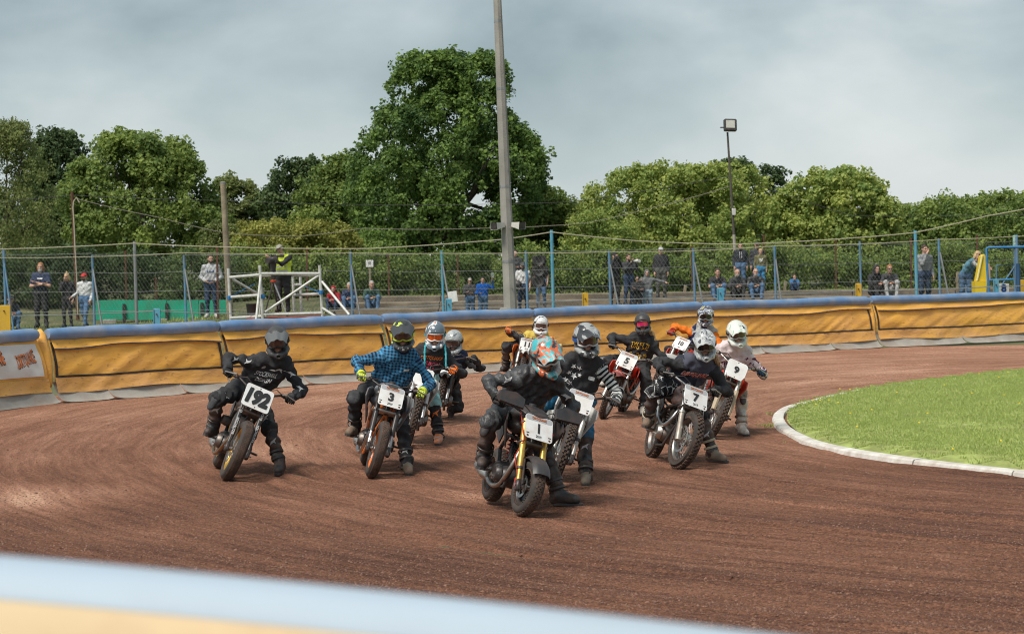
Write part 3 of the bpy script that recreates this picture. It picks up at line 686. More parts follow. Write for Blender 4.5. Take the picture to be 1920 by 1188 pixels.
# ------------------------------------------------------------------ terrace, bank, mesh fence
BANKM = mat('bank_grass', (0.065, 0.085, 0.03), 0.95, 0, 0.35, 1.2, (0.22, 0.18, 0.10), 1.5, 0.4, 0.6, 15)
YF, YP = 62.0, 64.5
mb = MB()
prof = [(56.0, -0.02), (59.5, 0.45), (61.0, 0.56), (66.0, 0.76), (68.5, 1.05), (72, 1.1), (110, 1.5)]
xs = np.linspace(-60, 70, 66)
mb.add([(x, y + 0.3 * math.sin(x * 0.7 + k), z + 0.05 * math.sin(x * 1.3 + k * 2) - (0.28 if (x > -5.6 and 59 < y < 69) else 0) - (0.34 * min(1, max(0, (-7.6 - x) / 4.0)) if y < 70 else 0)) for x in xs for k, (y, z) in enumerate(prof)], [(i * 7 + j, i * 7 + 7 + j, i * 7 + 8 + j, i * 7 + j + 1) for i in range(65) for j in range(6)])
setp(mb.build('bank', BANKM, sharp=0), kind='structure')
STEPM = mat('old_step_concrete', (0.24, 0.195, 0.145), 0.95, 0, 0.25, 2, (0.10, 0.09, 0.07), 1.5, 0.5, 0.5, 18)
te = empty('terrace', (12, 64, 0), 'low concrete spectator steps behind the chain-link fence', 'terrace')
for k, (y0, y1, z0, z1) in enumerate(((62.7, 63.9, 0.0, 0.62), (63.9, 65.1, 0.0, 0.80), (65.1, 66.3, 0.0, 0.97), (66.3, 67.6, 0.0, 1.13))):
    for j in range(12):
        xa = -5.4 + j * 3.2; mb = MB(); mb.box((xa + 1.6 - 12, (y0 + y1) / 2 - 64 + 0.01 * math.sin(j * 3 + k), (z0 + z1) / 2), (3.185, y1 - y0, z1 - z0), ch=0.02); mb.build('step', STEPM, te, sharp=30)
def nx(px, Y): return at(px, 500, Y)[0]
def zat(px, py, Y): return at(px, py, Y)[2]
BLUEP = mat('blue_paint_worn', (0.10, 0.25, 0.42), 0.55, 0, 0.15, 6, (0.25, 0.16, 0.10), 7, 0.3)
TEALP = mat('teal_blue_paint', (0.09, 0.36, 0.52), 0.5, 0, 0.12, 6, (0.25, 0.18, 0.12), 6, 0.25)
RUST = mat('rusty_steel', (0.13, 0.055, 0.035), 0.85, 0.2, 0.3, 9)
GREYST = mat('galvanised', (0.30, 0.31, 0.32), 0.5, 0.5, 0.15, 6)
WIRE = mat('galvanised_wire', (0.24, 0.25, 0.25), 0.5, 0.4)
ROPE = mat('pale_rope', (0.42, 0.38, 0.28), 0.9, 0, 0.15, 30)
YPOST = mat('yellow_post_paint', (0.70, 0.42, 0.03), 0.55, 0, 0.12, 6, (0.3, 0.18, 0.08), 6, 0.3)
fe = empty('chain_link_fence', (0, YF, 0), 'long chain-link safety fence on blue posts in front of the spectators', 'fence')
posts = [(7, 468, BLUEP, 0.05), (173, 478, BLUEP, 0.045), (252, 452, GREYST, 0.06), (345, 478, BLUEP, 0.045), (657, 471, BLUEP, 0.045), (828, 470, TEALP, 0.045), (986, 470, BLUEP, 0.045), (1034, 431, TEALP, 0.06), (1142, 470, BLUEP, 0.045), (1300, 466, BLUEP, 0.045), (1452, 460, BLUEP, 0.045), (1612, 452, BLUEP, 0.04), (1716, 432, TEALP, 0.06), (1760, 447, BLUEP, 0.045), (1906, 440, BLUEP, 0.05), (-170, 480, BLUEP, 0.045), (2090, 440, BLUEP, 0.045)]
for (x, y, mm, r) in posts:
    b = at(x + 4, 560, YF); t_ = at(x, y, YF)
    mb = MB(); mb.cyl((b[0], 0, 0.0), (t_[0], 0, t_[2]), r * 0.8, 8); mb.build('post', mm, fe)
    if x in (173, 345, 657, 828, 1142, 1300, 1452, 1760, 7):
        t2 = at(x + 2, y + 26, YF); b2 = at(x + 22, 570, YF)
        sgn = 1 if x != 1452 else 0.6
        mb = MB(); mb.tube([(t2[0], -0.05, t2[2]), (t2[0] + (b2[0] - t2[0]) * sgn * 1.1, -0.35, 0.2)], 0.028, 6); mb.build('brace', GREYST if x != 7 else BLUEP, fe)
# woven mesh: two sets of slanting wires, one panel per bay
tops = sorted((at(x, 476 if x < 900 else 474 - (x - 900) * 0.022, YF)[0], at(x, 476 if x < 900 else 474 - (x - 900) * 0.022, YF)[2]) for x in range(-200, 2200, 60))
tx = np.array([p[0] for p in tops]); tz = np.array([p[1] for p in tops])
pxs = sorted(at(x, 520, YF)[0] for (x, *_r) in posts if x not in (252, 986, 1716))
for xa, xb in zip(pxs[:-1], pxs[1:]):
    mb = MB(); sp_ = 0.105; zt = float(np.interp((xa + xb) / 2, tx, tz)); zb = 0.3; H = zt - zb; k = 0.62
    x = xa - H * k
    while x < xb + H * k:
        for sg in (1, -1):
            # line from (x,zb) leaning sg*k, clipped to the bay
            p0, p1 = (x, zb), (x + sg * H * k, zt)
            t0, t1 = 0.0, 1.0; dx = p1[0] - p0[0]
            for lim, side in ((xa, 1), (xb, -1)):
                ta = (lim - p0[0]) / dx
                if side * dx > 0: t0 = max(t0, ta)
                else: t1 = min(t1, ta)
            if t1 - t0 > 0.01:
                a_ = A(p0[0] + dx * t0, 0.004 * sg, zb + H * t0); b_ = A(p0[0] + dx * t1, 0.004 * sg, zb + H * t1)
                mb.tube([a_, b_], 0.0032, 3, caps=False)
        x += sp_
    for f_ in (0.0, 0.27, 0.52, 0.76, 1.0):
        mb.tube([(xa, -0.01, zb + H * f_), ((xa + xb) / 2, -0.01, zb + H * f_ - 0.02), (xb, -0.01, zb + H * f_)], 0.0055, 4, caps=False)
    mb.build('wire_mesh', WIRE, fe, smooth=False)
def cable(name, pts, Y, r, mm, label, sag=0.0, n=10):
    W_ = [at(x, y, Y) for x, y in pts]; P = []
    for a_, b_ in zip(W_[:-1], W_[1:]):
        for k in range(n):
            f_ = k / n; p = a_ * (1 - f_) + b_ * f_; p = p.copy(); p[2] -= sag * 4 * f_ * (1 - f_) * np.linalg.norm(b_ - a_) / 10; P.append(p)
    P.append(W_[-1]); o = P[0].copy(); mb = MB(); mb.tube([p - o for p in P], r, 5); return setp(mb.build(name, mm, loc=o), label, 'rope' if 'rope' in name else 'cable')
cable('top_rope', [(-200, 472), (0, 467), (252, 456), (425, 463), (690, 466), (940, 449), (1034, 435), (1200, 452), (1380, 458), (1600, 446), (1716, 436), (1850, 405), (1920, 392), (2100, 360)], 61.8, 0.015, ROPE, 'pale rope strung high between the tallest fence posts', 0.05)
cable('fence_rope', [(-200, 488), (0, 483), (173, 481), (345, 474), (657, 474), (828, 475), (986, 474), (1142, 472), (1300, 470), (1452, 461), (1612, 457), (1760, 449), (1906, 443), (2090, 436)], 61.75, 0.011, ROPE, 'pale rope along the top edge of the chain-link mesh', 0.06)
cable('rail_cable', [(-100, 598), (7, 592), (294, 583), (470, 588), (840, 570), (1097, 563), (1350, 553), (1609, 545), (1720, 543), (1866, 537), (2000, 532)], 60.6, 0.014, GREYST, 'thin grey cable rail running low between the stub posts', 0.05)
cable('overhead_cable', [(142, 372), (300, 408), (424, 437), (560, 443), (680, 428), (900, 428), (1100, 418), (1240, 385), (1366, 350)], 70.0, 0.012, mat('old_cable', (0.22, 0.20, 0.16), 0.8), 'sagging grey cable from the rusty pole across to the lamp post', 0.1)
cable('overhead_wire', [(-60, 382), (135, 366), (420, 376), (700, 384), (945, 382), (1080, 378), (1368, 330), (1600, 405), (1920, 402)], 71.0, 0.009, mat('dark_wire', (0.06, 0.06, 0.06), 0.7), 'thin dark wire strung in front of the trees', 0.05)
# stub posts with flat tops
stubs = [(8, 572, 24, YPOST, 'yellow stub post at the far left edge under the terrace fence'), (294, 578, 13, TEALP, 'short blue stub post below the green boards'), (841, 560, 12, TEALP, 'short teal stub post beside the white board'), (1097, 549, 11, YPOST, 'yellow stub post right of the loudspeaker stack'),
         (1350, 539, 12, TEALP, 'teal stub post in front of the seated man in black tee'), (1609, 531, 10, YPOST, 'yellow stub post left of the two seated people in black'), (1867, 523, 9, TEALP, 'teal stub post beside the numbered white sign')]
for (x, y, w, mm, lb) in stubs:
    t_ = at(x, y, 60.6); ww = max(0.13, w / FPX * 60.6)
    mb = MB(); e0 = empty('stub_post', (t_[0], 60.6, 0), lb, 'post', 'stub posts along the outer rail')
    mb.box((0, 0, t_[2] / 2), (ww, 0.08, t_[2]), ch=0.012); mb.build('upright', mm, e0)
    mb = MB(); mb.box((-ww * 0.46, -0.045, t_[2] / 2), (0.02, 0.05, t_[2] * 0.99)); mb.box((ww * 0.46, -0.045, t_[2] / 2), (0.02, 0.05, t_[2] * 0.99)); mb.build('flange', mm, e0)
    mb = MB(); mb.cyl((0, -0.09, t_[2] - 0.16), (0, -0.03, t_[2] - 0.16), 0.02, 8); mb.build('bolt', RUST, e0)
# rusty old fence posts back by the hedge
for (x, y, Y) in ((235, 470, 68), (292, 520, 67.6), (575, 465, 68), (728, 478, 67.5), (858, 478, 67.5), (1297, 462, 67.8), (1432, 440, 68), (1567, 450, 68.2), (1708, 446, 68.2), (1832, 440, 68)):
    t_ = at(x, y, Y); lab = {235: 'behind the bearded man', 292: 'above the green boards', 575: 'right of the cameraman', 728: 'right of the seated green jacket', 858: 'left of the couple by the rail', 1297: 'left of the lamp post', 1432: 'behind the child in olive', 1567: 'right of the crouching boy', 1708: 'behind the tall teal post', 1832: 'behind the blonde woman'}[x]
    mb = MB(); mb.box((0, 0, (t_[2] - 0.4) / 2), (0.05, 0.012, t_[2] - 0.4)); mb.box((0.02, 0.025, (t_[2] - 0.4) / 2), (0.012, 0.05, t_[2] - 0.41)); mb.box((0, 0, t_[2] - 0.43), (0.07, 0.02, 0.06))
    setp(mb.build('rusty_post', RUST, loc=(t_[0], Y, 0.4), smooth=False), 'thin rusty steel post ' + lab, 'post', 'old rusty posts along the hedge')
# the rusty pole with a pale rope tied down it
t_ = at(135, 360, 66.5); b_ = at(146, 600, 66.5); e0 = empty('rusty_pole', (b_[0], 66.5, b_[2]), 'tall rusty pole with a pale rope tied down it, left of the red cap', 'pole')
mb = MB(); mb.tube([(0, 0, 0), t_ - A(b_[0], 66.5, b_[2])], [0.055, 0.045], 8); mb.build('shaft', RUST, e0)
mb = MB(); pts = [at(x, y, 66.38) - A(b_[0], 66.5, b_[2]) for x, y in ((149, 380), (143, 370), (138, 378), (137, 390), (139, 420), (141, 470), (144, 520), (146, 590))]; mb.tube(pts, 0.022, 6); mb.build('tied_rope', ROPE, e0)
# weathered timber post
t_ = at(418, 342, 63.5); b_ = at(432, 602, 63.5); e0 = empty('timber_post', (b_[0], 63.5, b_[2]), 'tall weathered timber post left of the scaffold tower', 'post')
TIMB = mat('weathered_timber', (0.30, 0.25, 0.17), 0.85, 0, 0.25, 5, (0.14, 0.11, 0.08), 3, 0.4, 0.4, 40)
mb = MB(); mb.tube([(0, 0, 0), t_ - A(b_[0], 63.5, b_[2])], [0.105, 0.085], 10); mb.build('shaft', TIMB, e0)
mb = MB(); mb.lathe([(0.001, 0.02), (0.07, 0.018), (0.09, 0), (0.088, -0.03)], t_ - A(b_[0], 63.5, b_[2]), (0, 0, 1), 10); mb.build('cap', GREYST, e0)
mb = MB(); bt = at(407, 470, 63.6) - A(b_[0], 63.5, b_[2]); mb.box((bt[0], 0.1, 1.1), (0.06, 0.06, 2.3)); mb.build('side_stake', RUST, e0)
# tall octagonal concrete lamp column
b_ = at(959, 582, 57); t_ = at(930, -60, 57); e0 = empty('floodlight_column', (b_[0], 57, 0), 'tall grey concrete floodlight column rising past the big tree', 'pole')
o = A(b_[0], 57, 0); t_ = t_ - o; COLM = mat('column_concrete', (0.33, 0.315, 0.29), 0.85, 0, 0.14, 2, (0.20, 0.19, 0.18), 0.8, 0.4, 0.3, 30)
cuts = [0.0, 0.22, 0.42, 0.68, 0.86, 1.25]
for a_, c_ in zip(cuts[:-1], cuts[1:]):
    r0 = 0.185 - 0.085 * a_; r1 = 0.185 - 0.085 * c_
    mb = MB(); mb.tube([t_ * a_ + A(0, 0, 0.008), t_ * c_ - A(0, 0, 0.008)], [r0, r1], 8); mb.build('shaft_section', COLM, e0, smooth=False)
    mb = MB(); mb.tube([t_ * c_ - A(0, 0, 0.05), t_ * c_ + A(0, 0, 0.02)], [r1 * 1.03, r1 * 1.03], 8); mb.build('joint_band', GREYST, e0, smooth=False)
for k in range(10):
    f_ = 0.15 + k * 0.08; p = t_ * f_; mb = MB(); mb.cyl(p + A(0.06, -0.16, 0), p + A(0.06, -0.22, 0), 0.014, 6); mb.build('step_bolt', GREYST, e0)
mb = MB(); mb.box((-0.2, -0.05, 0.3), (0.22, 0.22, 1.3), ch=0.02); mb.build('base_box', COLM, e0)
SPKW = mat('white_plastic_housing', (0.62, 0.61, 0.58), 0.5, 0, 0.05, 5, (0.35, 0.3, 0.25), 5, 0.2)
for sg, px_, py_, lb in ((-1, 933, 423, 'white box horn speaker on the left of the concrete column'), (1, 972, 422, 'white box horn speaker on the right of the concrete column')):
    p = at(px_, py_, 56.75); e1 = empty('horn_speaker', p, lb, 'speaker', 'horn speakers on the column')
    fr = frame_from(unit(A(sg * 0.75, -0.65, -0.12)), A(0.65, 0.75 * sg, 0))
    def tx_(q): return fr @ np.asarray(q, float)
    mb = MB(); V = [tx_((x * w / 2, y * h / 2, z)) for (w, h, z) in ((0.16, 0.12, -0.18), (0.2, 0.15, -0.02), (0.27, 0.2, 0.14)) for x, y in ((-1, -1), (1, -1), (1, 1), (-1, 1))]
    mb.add(V, [(0, 3, 2, 1)] + [(k * 4 + i, k * 4 + (i + 1) % 4, k * 4 + 4 + (i + 1) % 4, k * 4 + 4 + i) for k in range(2) for i in range(4)]); mb.build('housing', SPKW, e1, smooth=False)
    mb = MB(); mb.box(tx_((0, 0, 0.13)), (0.23, 0.165, 0.012), rot=fr); mb.build('grille', BLACKP, e1, smooth=False)
    mb = MB(); mb.tube([tx_((0, 0, -0.16)), A(-sg * 0.17, 0.14, 0.02)], 0.025, 6); mb.build('bracket', GREYST, e1)
# slim lamp post with a floodlight
t_ = at(1364, 248, 69); b_ = at(1384, 560, 69); e0 = empty('lamp_post', (b_[0], 69, b_[2]), 'slim leaning lamp post with one black floodlight on top', 'lamp post'); o = A(b_[0], 69, b_[2])
mb = MB(); mb.tube([(0, 0, -0.3), at(1376, 440, 69) - o], [0.055, 0.05], 8); mb.build('lower_pole', mat('pale_pole_paint', (0.5, 0.48, 0.42), 0.7, 0, 0.15, 6, (0.15, 0.08, 0.05), 3, 0.4), e0)
mb = MB(); mb.tube([at(1376, 440, 69) - o, t_ - o], [0.042, 0.032], 8); mb.build('upper_pole', mat('dark_pole', (0.09, 0.075, 0.065), 0.7, 0, 0.2, 5), e0)
mb = MB(); mb.box(at(1376, 397, 68.93) - o, (0.12, 0.1, 0.22), ch=0.01); mb.build('junction_box', SPKW, e0)
fr = np.array(Matrix.Rotation(R(-10), 3, 'X') @ Matrix.Rotation(R(8), 3, 'Z'))
c_ = at(1369, 235, 68.95) - o
hd = MB(); hd.box(c_, (0.42, 0.16, 0.40), rot=fr, ch=0.03); ho = hd.build('floodlight_housing', BLACKP, e0, smooth=False)
mb = MB(); mb.box(c_ + fr @ A(-0.01, -0.086, 0.02), (0.29, 0.012, 0.25), rot=fr); mb.build('lamp_glass', mat('lamp_glass', (0.55, 0.55, 0.5), 0.12, 0, 0.15, 8), ho, smooth=False)
mb = MB(); mb.box(c_ + fr @ A(-0.27, 0, -0.08), (0.12, 0.05, 0.03), rot=fr); mb.build('bracket', BLACKP, ho)
# green boards low behind the left spectators
GREENB = mat('green_board_paint', (0.0, 0.38, 0.23), 0.6, 0, 0.12, 3, (0.10, 0.12, 0.08), 2, 0.25)
e0 = empty('green_hoarding', (nx(300, 66.2), 66.2, 0), 'low bright green boarding behind the spectators at the left', 'hoarding'); o = A(nx(300, 66.2), 66.2, 0)
for a_, c_ in ((180, 255), (257, 312), (314, 372), (374, 430)):
    p0 = at(a_, 600, 66.2); p1 = at(c_, 562, 66.2); mb = MB(); mb.box(((p0[0] + p1[0]) / 2 - o[0], 0, (p0[2] + p1[2]) / 2), (p1[0] - p0[0], 0.05, p1[2] - p0[2]), ch=0.006); mb.build('board', GREENB, e0)
for a_ in (232, 312, 378):
    p = at(a_, 562, 66.1); mb = MB(); mb.box((p[0] - o[0], -0.07, 0.55), (0.09, 0.06, 0.95)); mb.build('upright', mat('dark_upright', (0.03, 0.03, 0.03), 0.8), e0, smooth=False)
for a_ in (205, 300, 405):
    p = at(a_, 590, 65.9); mb = MB(); mb.box((p[0] - o[0], -0.25, 0.47), (0.42, 0.1, 0.17), ch=0.02); mb.build('concrete_foot', CONC, e0)
# ------------------------------------------------------------------ scaffold camera platform
WTUBE = mat('white_scaffold_tube', (0.62, 0.62, 0.60), 0.45, 0.1, 0.12, 8, (0.30, 0.24, 0.2), 9, 0.25)
e0 = empty('scaffold_tower', at(510, 597, 61.2), 'low white tubular scaffold platform under the cameraman', 'scaffold'); o = at(510, 597, 61.2)
def sct(name, a_, b_, Ya=61.2, Yb=61.2, r=0.042, mm=WTUBE):
    mb = MB(); mb.tube([at(*a_, Ya) - o, at(*b_, Yb) - o], r, 8); return mb.build(name, mm, e0)
zb_ = 622
for a_, b_, Y in (((428, 503), (434, zb_), 61.2), ((487, 497), (494, zb_), 60.3), ((599, 497), (606, zb_), 60.6), ((549, 519), (553, zb_), 62.9), ((563, 519), (566, zb_), 63.0)): sct('standard', a_, b_, Y, Y)
for a_, b_, Ya, Yb in (((430, 520), (488, 515), 61.2, 60.3), ((488, 513), (600, 513), 60.3, 60.6), ((430, 557), (488, 553), 61.2, 60.3), ((550, 553), (602, 551), 62.9, 60.6), ((432, 596), (500, 592), 61.2, 60.3), ((490, 590), (604, 587), 60.3, 60.6), ((480, 517), (600, 516), 62.2, 62.4), ((550, 534), (565, 534), 62.9, 63.0)): sct('ledger', a_, b_, Ya, Yb)
for a_, b_, Ya, Yb in (((436, 523), (498, 560), 61.2, 62.0), ((497, 585), (598, 516), 60.3, 60.6), ((604, 528), (655, 590), 60.6, 59.6), ((604, 577), (640, 600), 60.6, 59.8), ((489, 515), (478, zb_), 60.3, 59.5), ((492, 540), (484, zb_), 60.3, 60.6)): sct('diagonal_brace', a_, b_, Ya, Yb, 0.036)
BLUER = mat('blue_lashing', (0.02, 0.16, 0.42), 0.7)
for (x, y, Y) in ((430, 558, 61.15), (493, 556, 60.2), (602, 548, 60.5)):
    mb = MB(); p = at(x, y, Y) - o; mb.lathe([(0.045, -0.06), (0.062, -0.05), (0.065, 0.0), (0.062, 0.05), (0.045, 0.06)], p, (0, 0, 1), 8); mb.build('rope_lashing', BLUER, e0)
sct('tie_rope', (432, 556), (478, 532), 61.2, 62.2, 0.012, BLUER); sct('tie_rope', (570, 536), (602, 549), 63, 60.6, 0.012, BLUER)
dk0, dk1 = at(470, 592, 61.6), at(606, 589, 61.6)
for k in range(5):
    mb = MB(); mb.box(((dk0[0] + dk1[0]) / 2 - o[0], 60.75 + k * 0.42 - o[1], dk0[2] - 0.05 - o[2]), (dk1[0] - dk0[0], 0.40, 0.05), ch=0.008); mb.build('deck_board', mat('red_deck', (0.28, 0.06, 0.04), 0.7, 0, 0.2, 5, (0.3, 0.2, 0.15), 4, 0.3), e0)
DECKZ = dk0[2] - 0.025
mb = MB(); p = at(477, 585, 61.6); mb.lathe([(0.001, 0), (0.15, 0), (0.19, 0.36), (0.2, 0.37), (0.2, 0.39), (0.18, 0.385), (0.14, 0.02), (0.001, 0.02)], (0, 0, 0), (0, 0, 1), 16)
setp(mb.build('bucket', BLACKP, loc=(p[0], 61.2, DECKZ)), 'black bucket standing on the left of the scaffold deck', 'bucket')
# video camera on a tripod
p = at(512, 488, 61.5); e0 = empty('video_camera', (p[0], 61.5, p[2]), 'black broadcast video camera on a tripod before the cameraman', 'camera')
mb = MB(); mb.box((0.02, 0, 0.0), (0.24, 0.32, 0.2), ch=0.03); mb.build('camera_body', BLACKP, e0)
mb = MB(); mb.lathe([(0.001, 0.30), (0.085, 0.30), (0.09, 0.2), (0.06, 0.17), (0.065, 0.0), (0.001, 0)], (0, -0.15, 0), (-0.45, -1, -0.05), 14); mb.build('lens', BLACKP, e0)
mb = MB(); mb.box((0.17, 0.0, 0.12), (0.3, 0.08, 0.07), ch=0.015); mb.build('viewfinder', BLACKP, e0)
mb = MB(); mb.tube([(-0.05, -0.1, 0.1), (-0.05, -0.08, 0.17), (-0.05, 0.1, 0.17), (-0.05, 0.12, 0.1)], 0.015, 6); mb.build('handle', BLACKP, e0)
mb = MB(); mb.cyl((0, 0, -0.55), (0, 0, -0.1), 0.06, 10, 0.09); mb.build('fluid_head', BLACKM, e0)
mb = MB(); mb.lathe([(0.05, 0), (0.09, 0.02), (0.09, 0.06), (0.05, 0.08)], (0, 0, -0.64), (0, 0, 1), 10); mb.build('tripod_bowl', mat('red_bowl', (0.45, 0.06, 0.03), 0.5), e0)
hz_ = p[2] - DECKZ
for dx, dy in ((-0.28, -0.25), (0.1, 0.4), (0.45, -0.25)):
    mb = MB(); mb.tube([(0, 0, -0.6), (dx * 0.9, dy * 0.9, -hz_ + 0.03)], [0.028, 0.02], 6); lg = mb.build('tripod_leg', GREYST if dx > 0.2 else BLACKM, e0)
    mb = MB(); mb.cyl((dx * 0.9, dy * 0.9, -hz_), (dx * 0.9, dy * 0.9, -hz_ + 0.05), 0.035, 8); mb.build('rubber_foot', BLACKP, lg)
# loudspeaker stack
p0 = at(1011, 538, 62.9); e0 = empty('loudspeaker_stack', (p0[0], 62.9, p0[2]), 'black stack of three loudspeakers raised on a pole behind the mesh', 'loudspeaker')
hh = (at(1011, 478, 62.9)[2] - p0[2]) / 3
for k in range(3):
    mb = MB(); mb.box((0.015 * k - 0.02, 0, hh * (k + 0.5)), (0.40, 0.34, hh * 0.96), ch=0.03); c0 = mb.build('cabinet', mat('speaker_cabinet', (0.02, 0.02, 0.022), 0.7, 0, 0.2, 8, SHALE, 5, 0.08), e0)
    mb = MB(); mb.lathe([(0.001, -0.02), (0.05, -0.015), (0.13, 0.03), (0.15, 0.035), (0.155, 0.0)], (0.015 * k - 0.02, -0.17, hh * (k + 0.5)), (0, -1, 0), 18); mb.build('cone', mat('speaker_cone', (0.05, 0.05, 0.052), 0.5), c0)
mb = MB(); mb.cyl((0, 0.05, -p0[2] + 0.2), (0, 0.05, 0), 0.03, 8); mb.build('pole', GREYST, e0)
# notices and boards
def board(name, px, py, w, h, Y, mm, label, cat, post=None, rotz=0, tilt=0):
    c_ = at(px, py, Y); e1 = empty(name, (c_[0], Y, 0.3), label, cat); fr = np.array(Matrix.Rotation(R(tilt), 3, 'Y') @ Matrix.Rotation(R(rotz), 3, 'Z')); s_ = Y / FPX
    mb = MB(); mb.box((0, 0, c_[2] - 0.3), (w * s_, 0.02, h * s_), rot=fr, ch=0.004); pl = mb.build('panel', mm, e1)
    if post:
        mb = MB(); mb.box((0, 0.04, (c_[2] - 0.3 + h * s_ * 0.3) / 2), (0.06, 0.05, c_[2] - 0.3 + h * s_ * 0.3)); mb.build('post', post, e1, smooth=False)
    return e1, pl, A(0, 0, c_[2] - 0.3), fr, s_
e1, pl, c_, fr, s_ = board('paper_notice', 693, 494, 14, 13, 66.3, PLATEW, 'small white paper notice on a stake behind the seated pair', 'notice', TIMB)
mb = MB()
for k, w_ in enumerate((0.07, 0.11, 0.1)): mb.box(c_ + A(0, -0.013, 0.05 - k * 0.035), (w_, 0.003, 0.014))
mb.build('print_line', INK, pl, smooth=False)
board('white_board', 849, 556, 17, 20, 61.4, PLATEW, 'tilted blank white board leaning by the teal stub post', 'board', None, 0, -8)
e1, pl, c_, fr, s_ = board('number_board', 1882, 540, 20, 17, 61.6, PLATEW, 'white board with a large blue numeral at the right', 'sign', BLUEP)
NAVYI = mat('navy_ink', (0.01, 0.05, 0.20), 0.6)
mb = MB(); text_on(mb, '8', c_ + A(0, -0.011, 0), A(1, 0, 0), A(0, 0, 1), 0.22, 0.003, 0.06); mb.build('numeral', NAVYI, pl, smooth=False)
EXITG = mat('exit_green', (0.0, 0.30, 0.16), 0.5)
e1, pl, c_, fr, s_ = board('exit_sign', 1812, 511, 15, 15, 65.6, EXITG, 'green and white exit sign with an upward arrow behind the blonde woman', 'sign', BLUEP)
mb = MB(); mb.prism([(-0.03, -0.09), (0.03, -0.09), (0.03, 0.0), (0.075, 0.0), (0, 0.085), (-0.075, 0.0), (-0.03, 0.0)], c_ + A(0, -0.016, -0.005), A(1, 0, 0), A(0, 0, 1), 0.006); mb.build('arrow', WINK, pl, smooth=False)
mb = MB(); mb.box(c_ + A(0, -0.0, 0.2), (0.22, 0.018, 0.12)); tp_ = mb.build('upper_panel', WINK, e1, smooth=False)
mb = MB(); text_on(mb, 'EXIT', c_ + A(0, -0.011, 0.2), A(1, 0, 0), A(0, 0, 1), 0.075, 0.003, 0.02); mb.build('lettering', EXITG, tp_, smooth=False)
e1, pl, c_, fr, s_ = board('exit_sign', 1903, 453, 8, 24, 62.4, mat('pale_green_sign', (0.35, 0.62, 0.48), 0.5, 0, 0.06, 4), 'narrow pale green exit sign high on the post above the blue gate', 'sign', BLUEP)
mb = MB(); text_on(mb, 'EXIT', c_ + A(0, -0.012, 0.02), A(0, 0, 1), A(-1, 0, 0), 0.07, 0.003, 0.02); mb.build('lettering', WINK, pl, smooth=False)
# yellow wedge bin
p = at(1838, 552, 61.5); e0 = empty('yellow_wedge', (p[0], 61.5, 0), 'tall yellow wedge-shaped plastic guard beside the blue gate', 'guard'); YEL = mat('yellow_plastic', (0.80, 0.56, 0.02), 0.45, 0, 0.08, 4, (0.4, 0.28, 0.1), 4, 0.2)
def q3(x, y, dy): w_ = at(x, y, 61.5); return A(w_[0] - p[0], dy, w_[2])
mb = MB(); sil = [q3(1826, 553, 0), q3(1825, 527, 0), q3(1847, 527, 0), q3(1842, 553, 0)]; sil[0][2] = sil[3][2] = 0.32
mb.add([s_ + A(0, -0.25, 0) for s_ in sil] + [s_ + A(0, 0.25, 0) for s_ in sil], [(0, 3, 2, 1), (4, 5, 6, 7), (0, 1, 5, 4), (1, 2, 6, 5), (2, 3, 7, 6), (3, 0, 4, 7)]); mb.build('base_block', YEL, e0, smooth=False)
mb = MB(); sil = [q3(1829, 527, 0), q3(1838, 480, 0), q3(1843, 477, 0), q3(1847, 484, 0), q3(1849, 527, 0)]
mb.add([s_ + A(0, -0.2, 0.004) for s_ in sil] + [s_ + A(0, 0.2, 0.004) for s_ in sil], [(4, 3, 2, 1, 0), (5, 6, 7, 8, 9)] + [(i, (i + 1) % 5, (i + 1) % 5 + 5, i + 5) for i in range(5)]); mb.build('upright_wedge', YEL, e0, smooth=False)
mb = MB(); mb.tube([q3(1829, 526, -0.22), q3(1838.5, 479, -0.22)], 0.03, 6); mb.build('edge_rib', mat('pale_yellow', (0.8, 0.7, 0.3), 0.5), e0)
mb = MB(); sil = [q3(1848, 505, -0.1), q3(1851, 495, -0.1), q3(1853, 520, -0.1), q3(1850, 540, -0.1)]; mb.tube(sil, [0.03, 0.06, 0.06, 0.02], 6); mb.build('cloth_rag', mat('tan_cloth', (0.55, 0.4, 0.28), 0.9), e0)
# blue pipe gate
p = at(1890, 552, 61.0); e0 = empty('blue_gate', (p[0], 61.0, 0), 'bright blue tubular gate frame at the right edge', 'gate'); o = A(p[0], 61.0, 0)
GB = mat('gate_blue', (0.02, 0.20, 0.48), 0.4, 0, 0.1, 5, (0.2, 0.2, 0.2), 5, 0.2)
def gt(name, pts, r, dy=0, mm=GB): mb = MB(); mb.tube([at(x, y, 61.0 + dy) - o for x, y in pts], r, 8); mb.build(name, mm, e0)
gt('main_frame', [(1855, 565), (1850, 490), (1849.5, 466), (1853, 464), (1900, 463), (2010, 460), (2013, 470), (2016, 560)], 0.035)
gt('lower_rail', [(1853, 525), (1900, 524)], 0.028)
gt('leaf_frame', [(1868, 525), (1868, 497), (1900, 497), (1904, 550)], 0.026, 0.3, BLUEP)
gt('leaf_brace', [(1878, 535), (1903, 499)], 0.022, 0.28, BLUEP)
gt('hinge_post', [(1910, 560), (1909, 494)], 0.06, 0.3, mat('navy_post', (0.03, 0.09, 0.19), 0.5))
board('yellow_frame_board', 1917, 538, 12, 28, 61.8, YPOST, 'yellow edged board cut off by the right edge beside the gate', 'board')
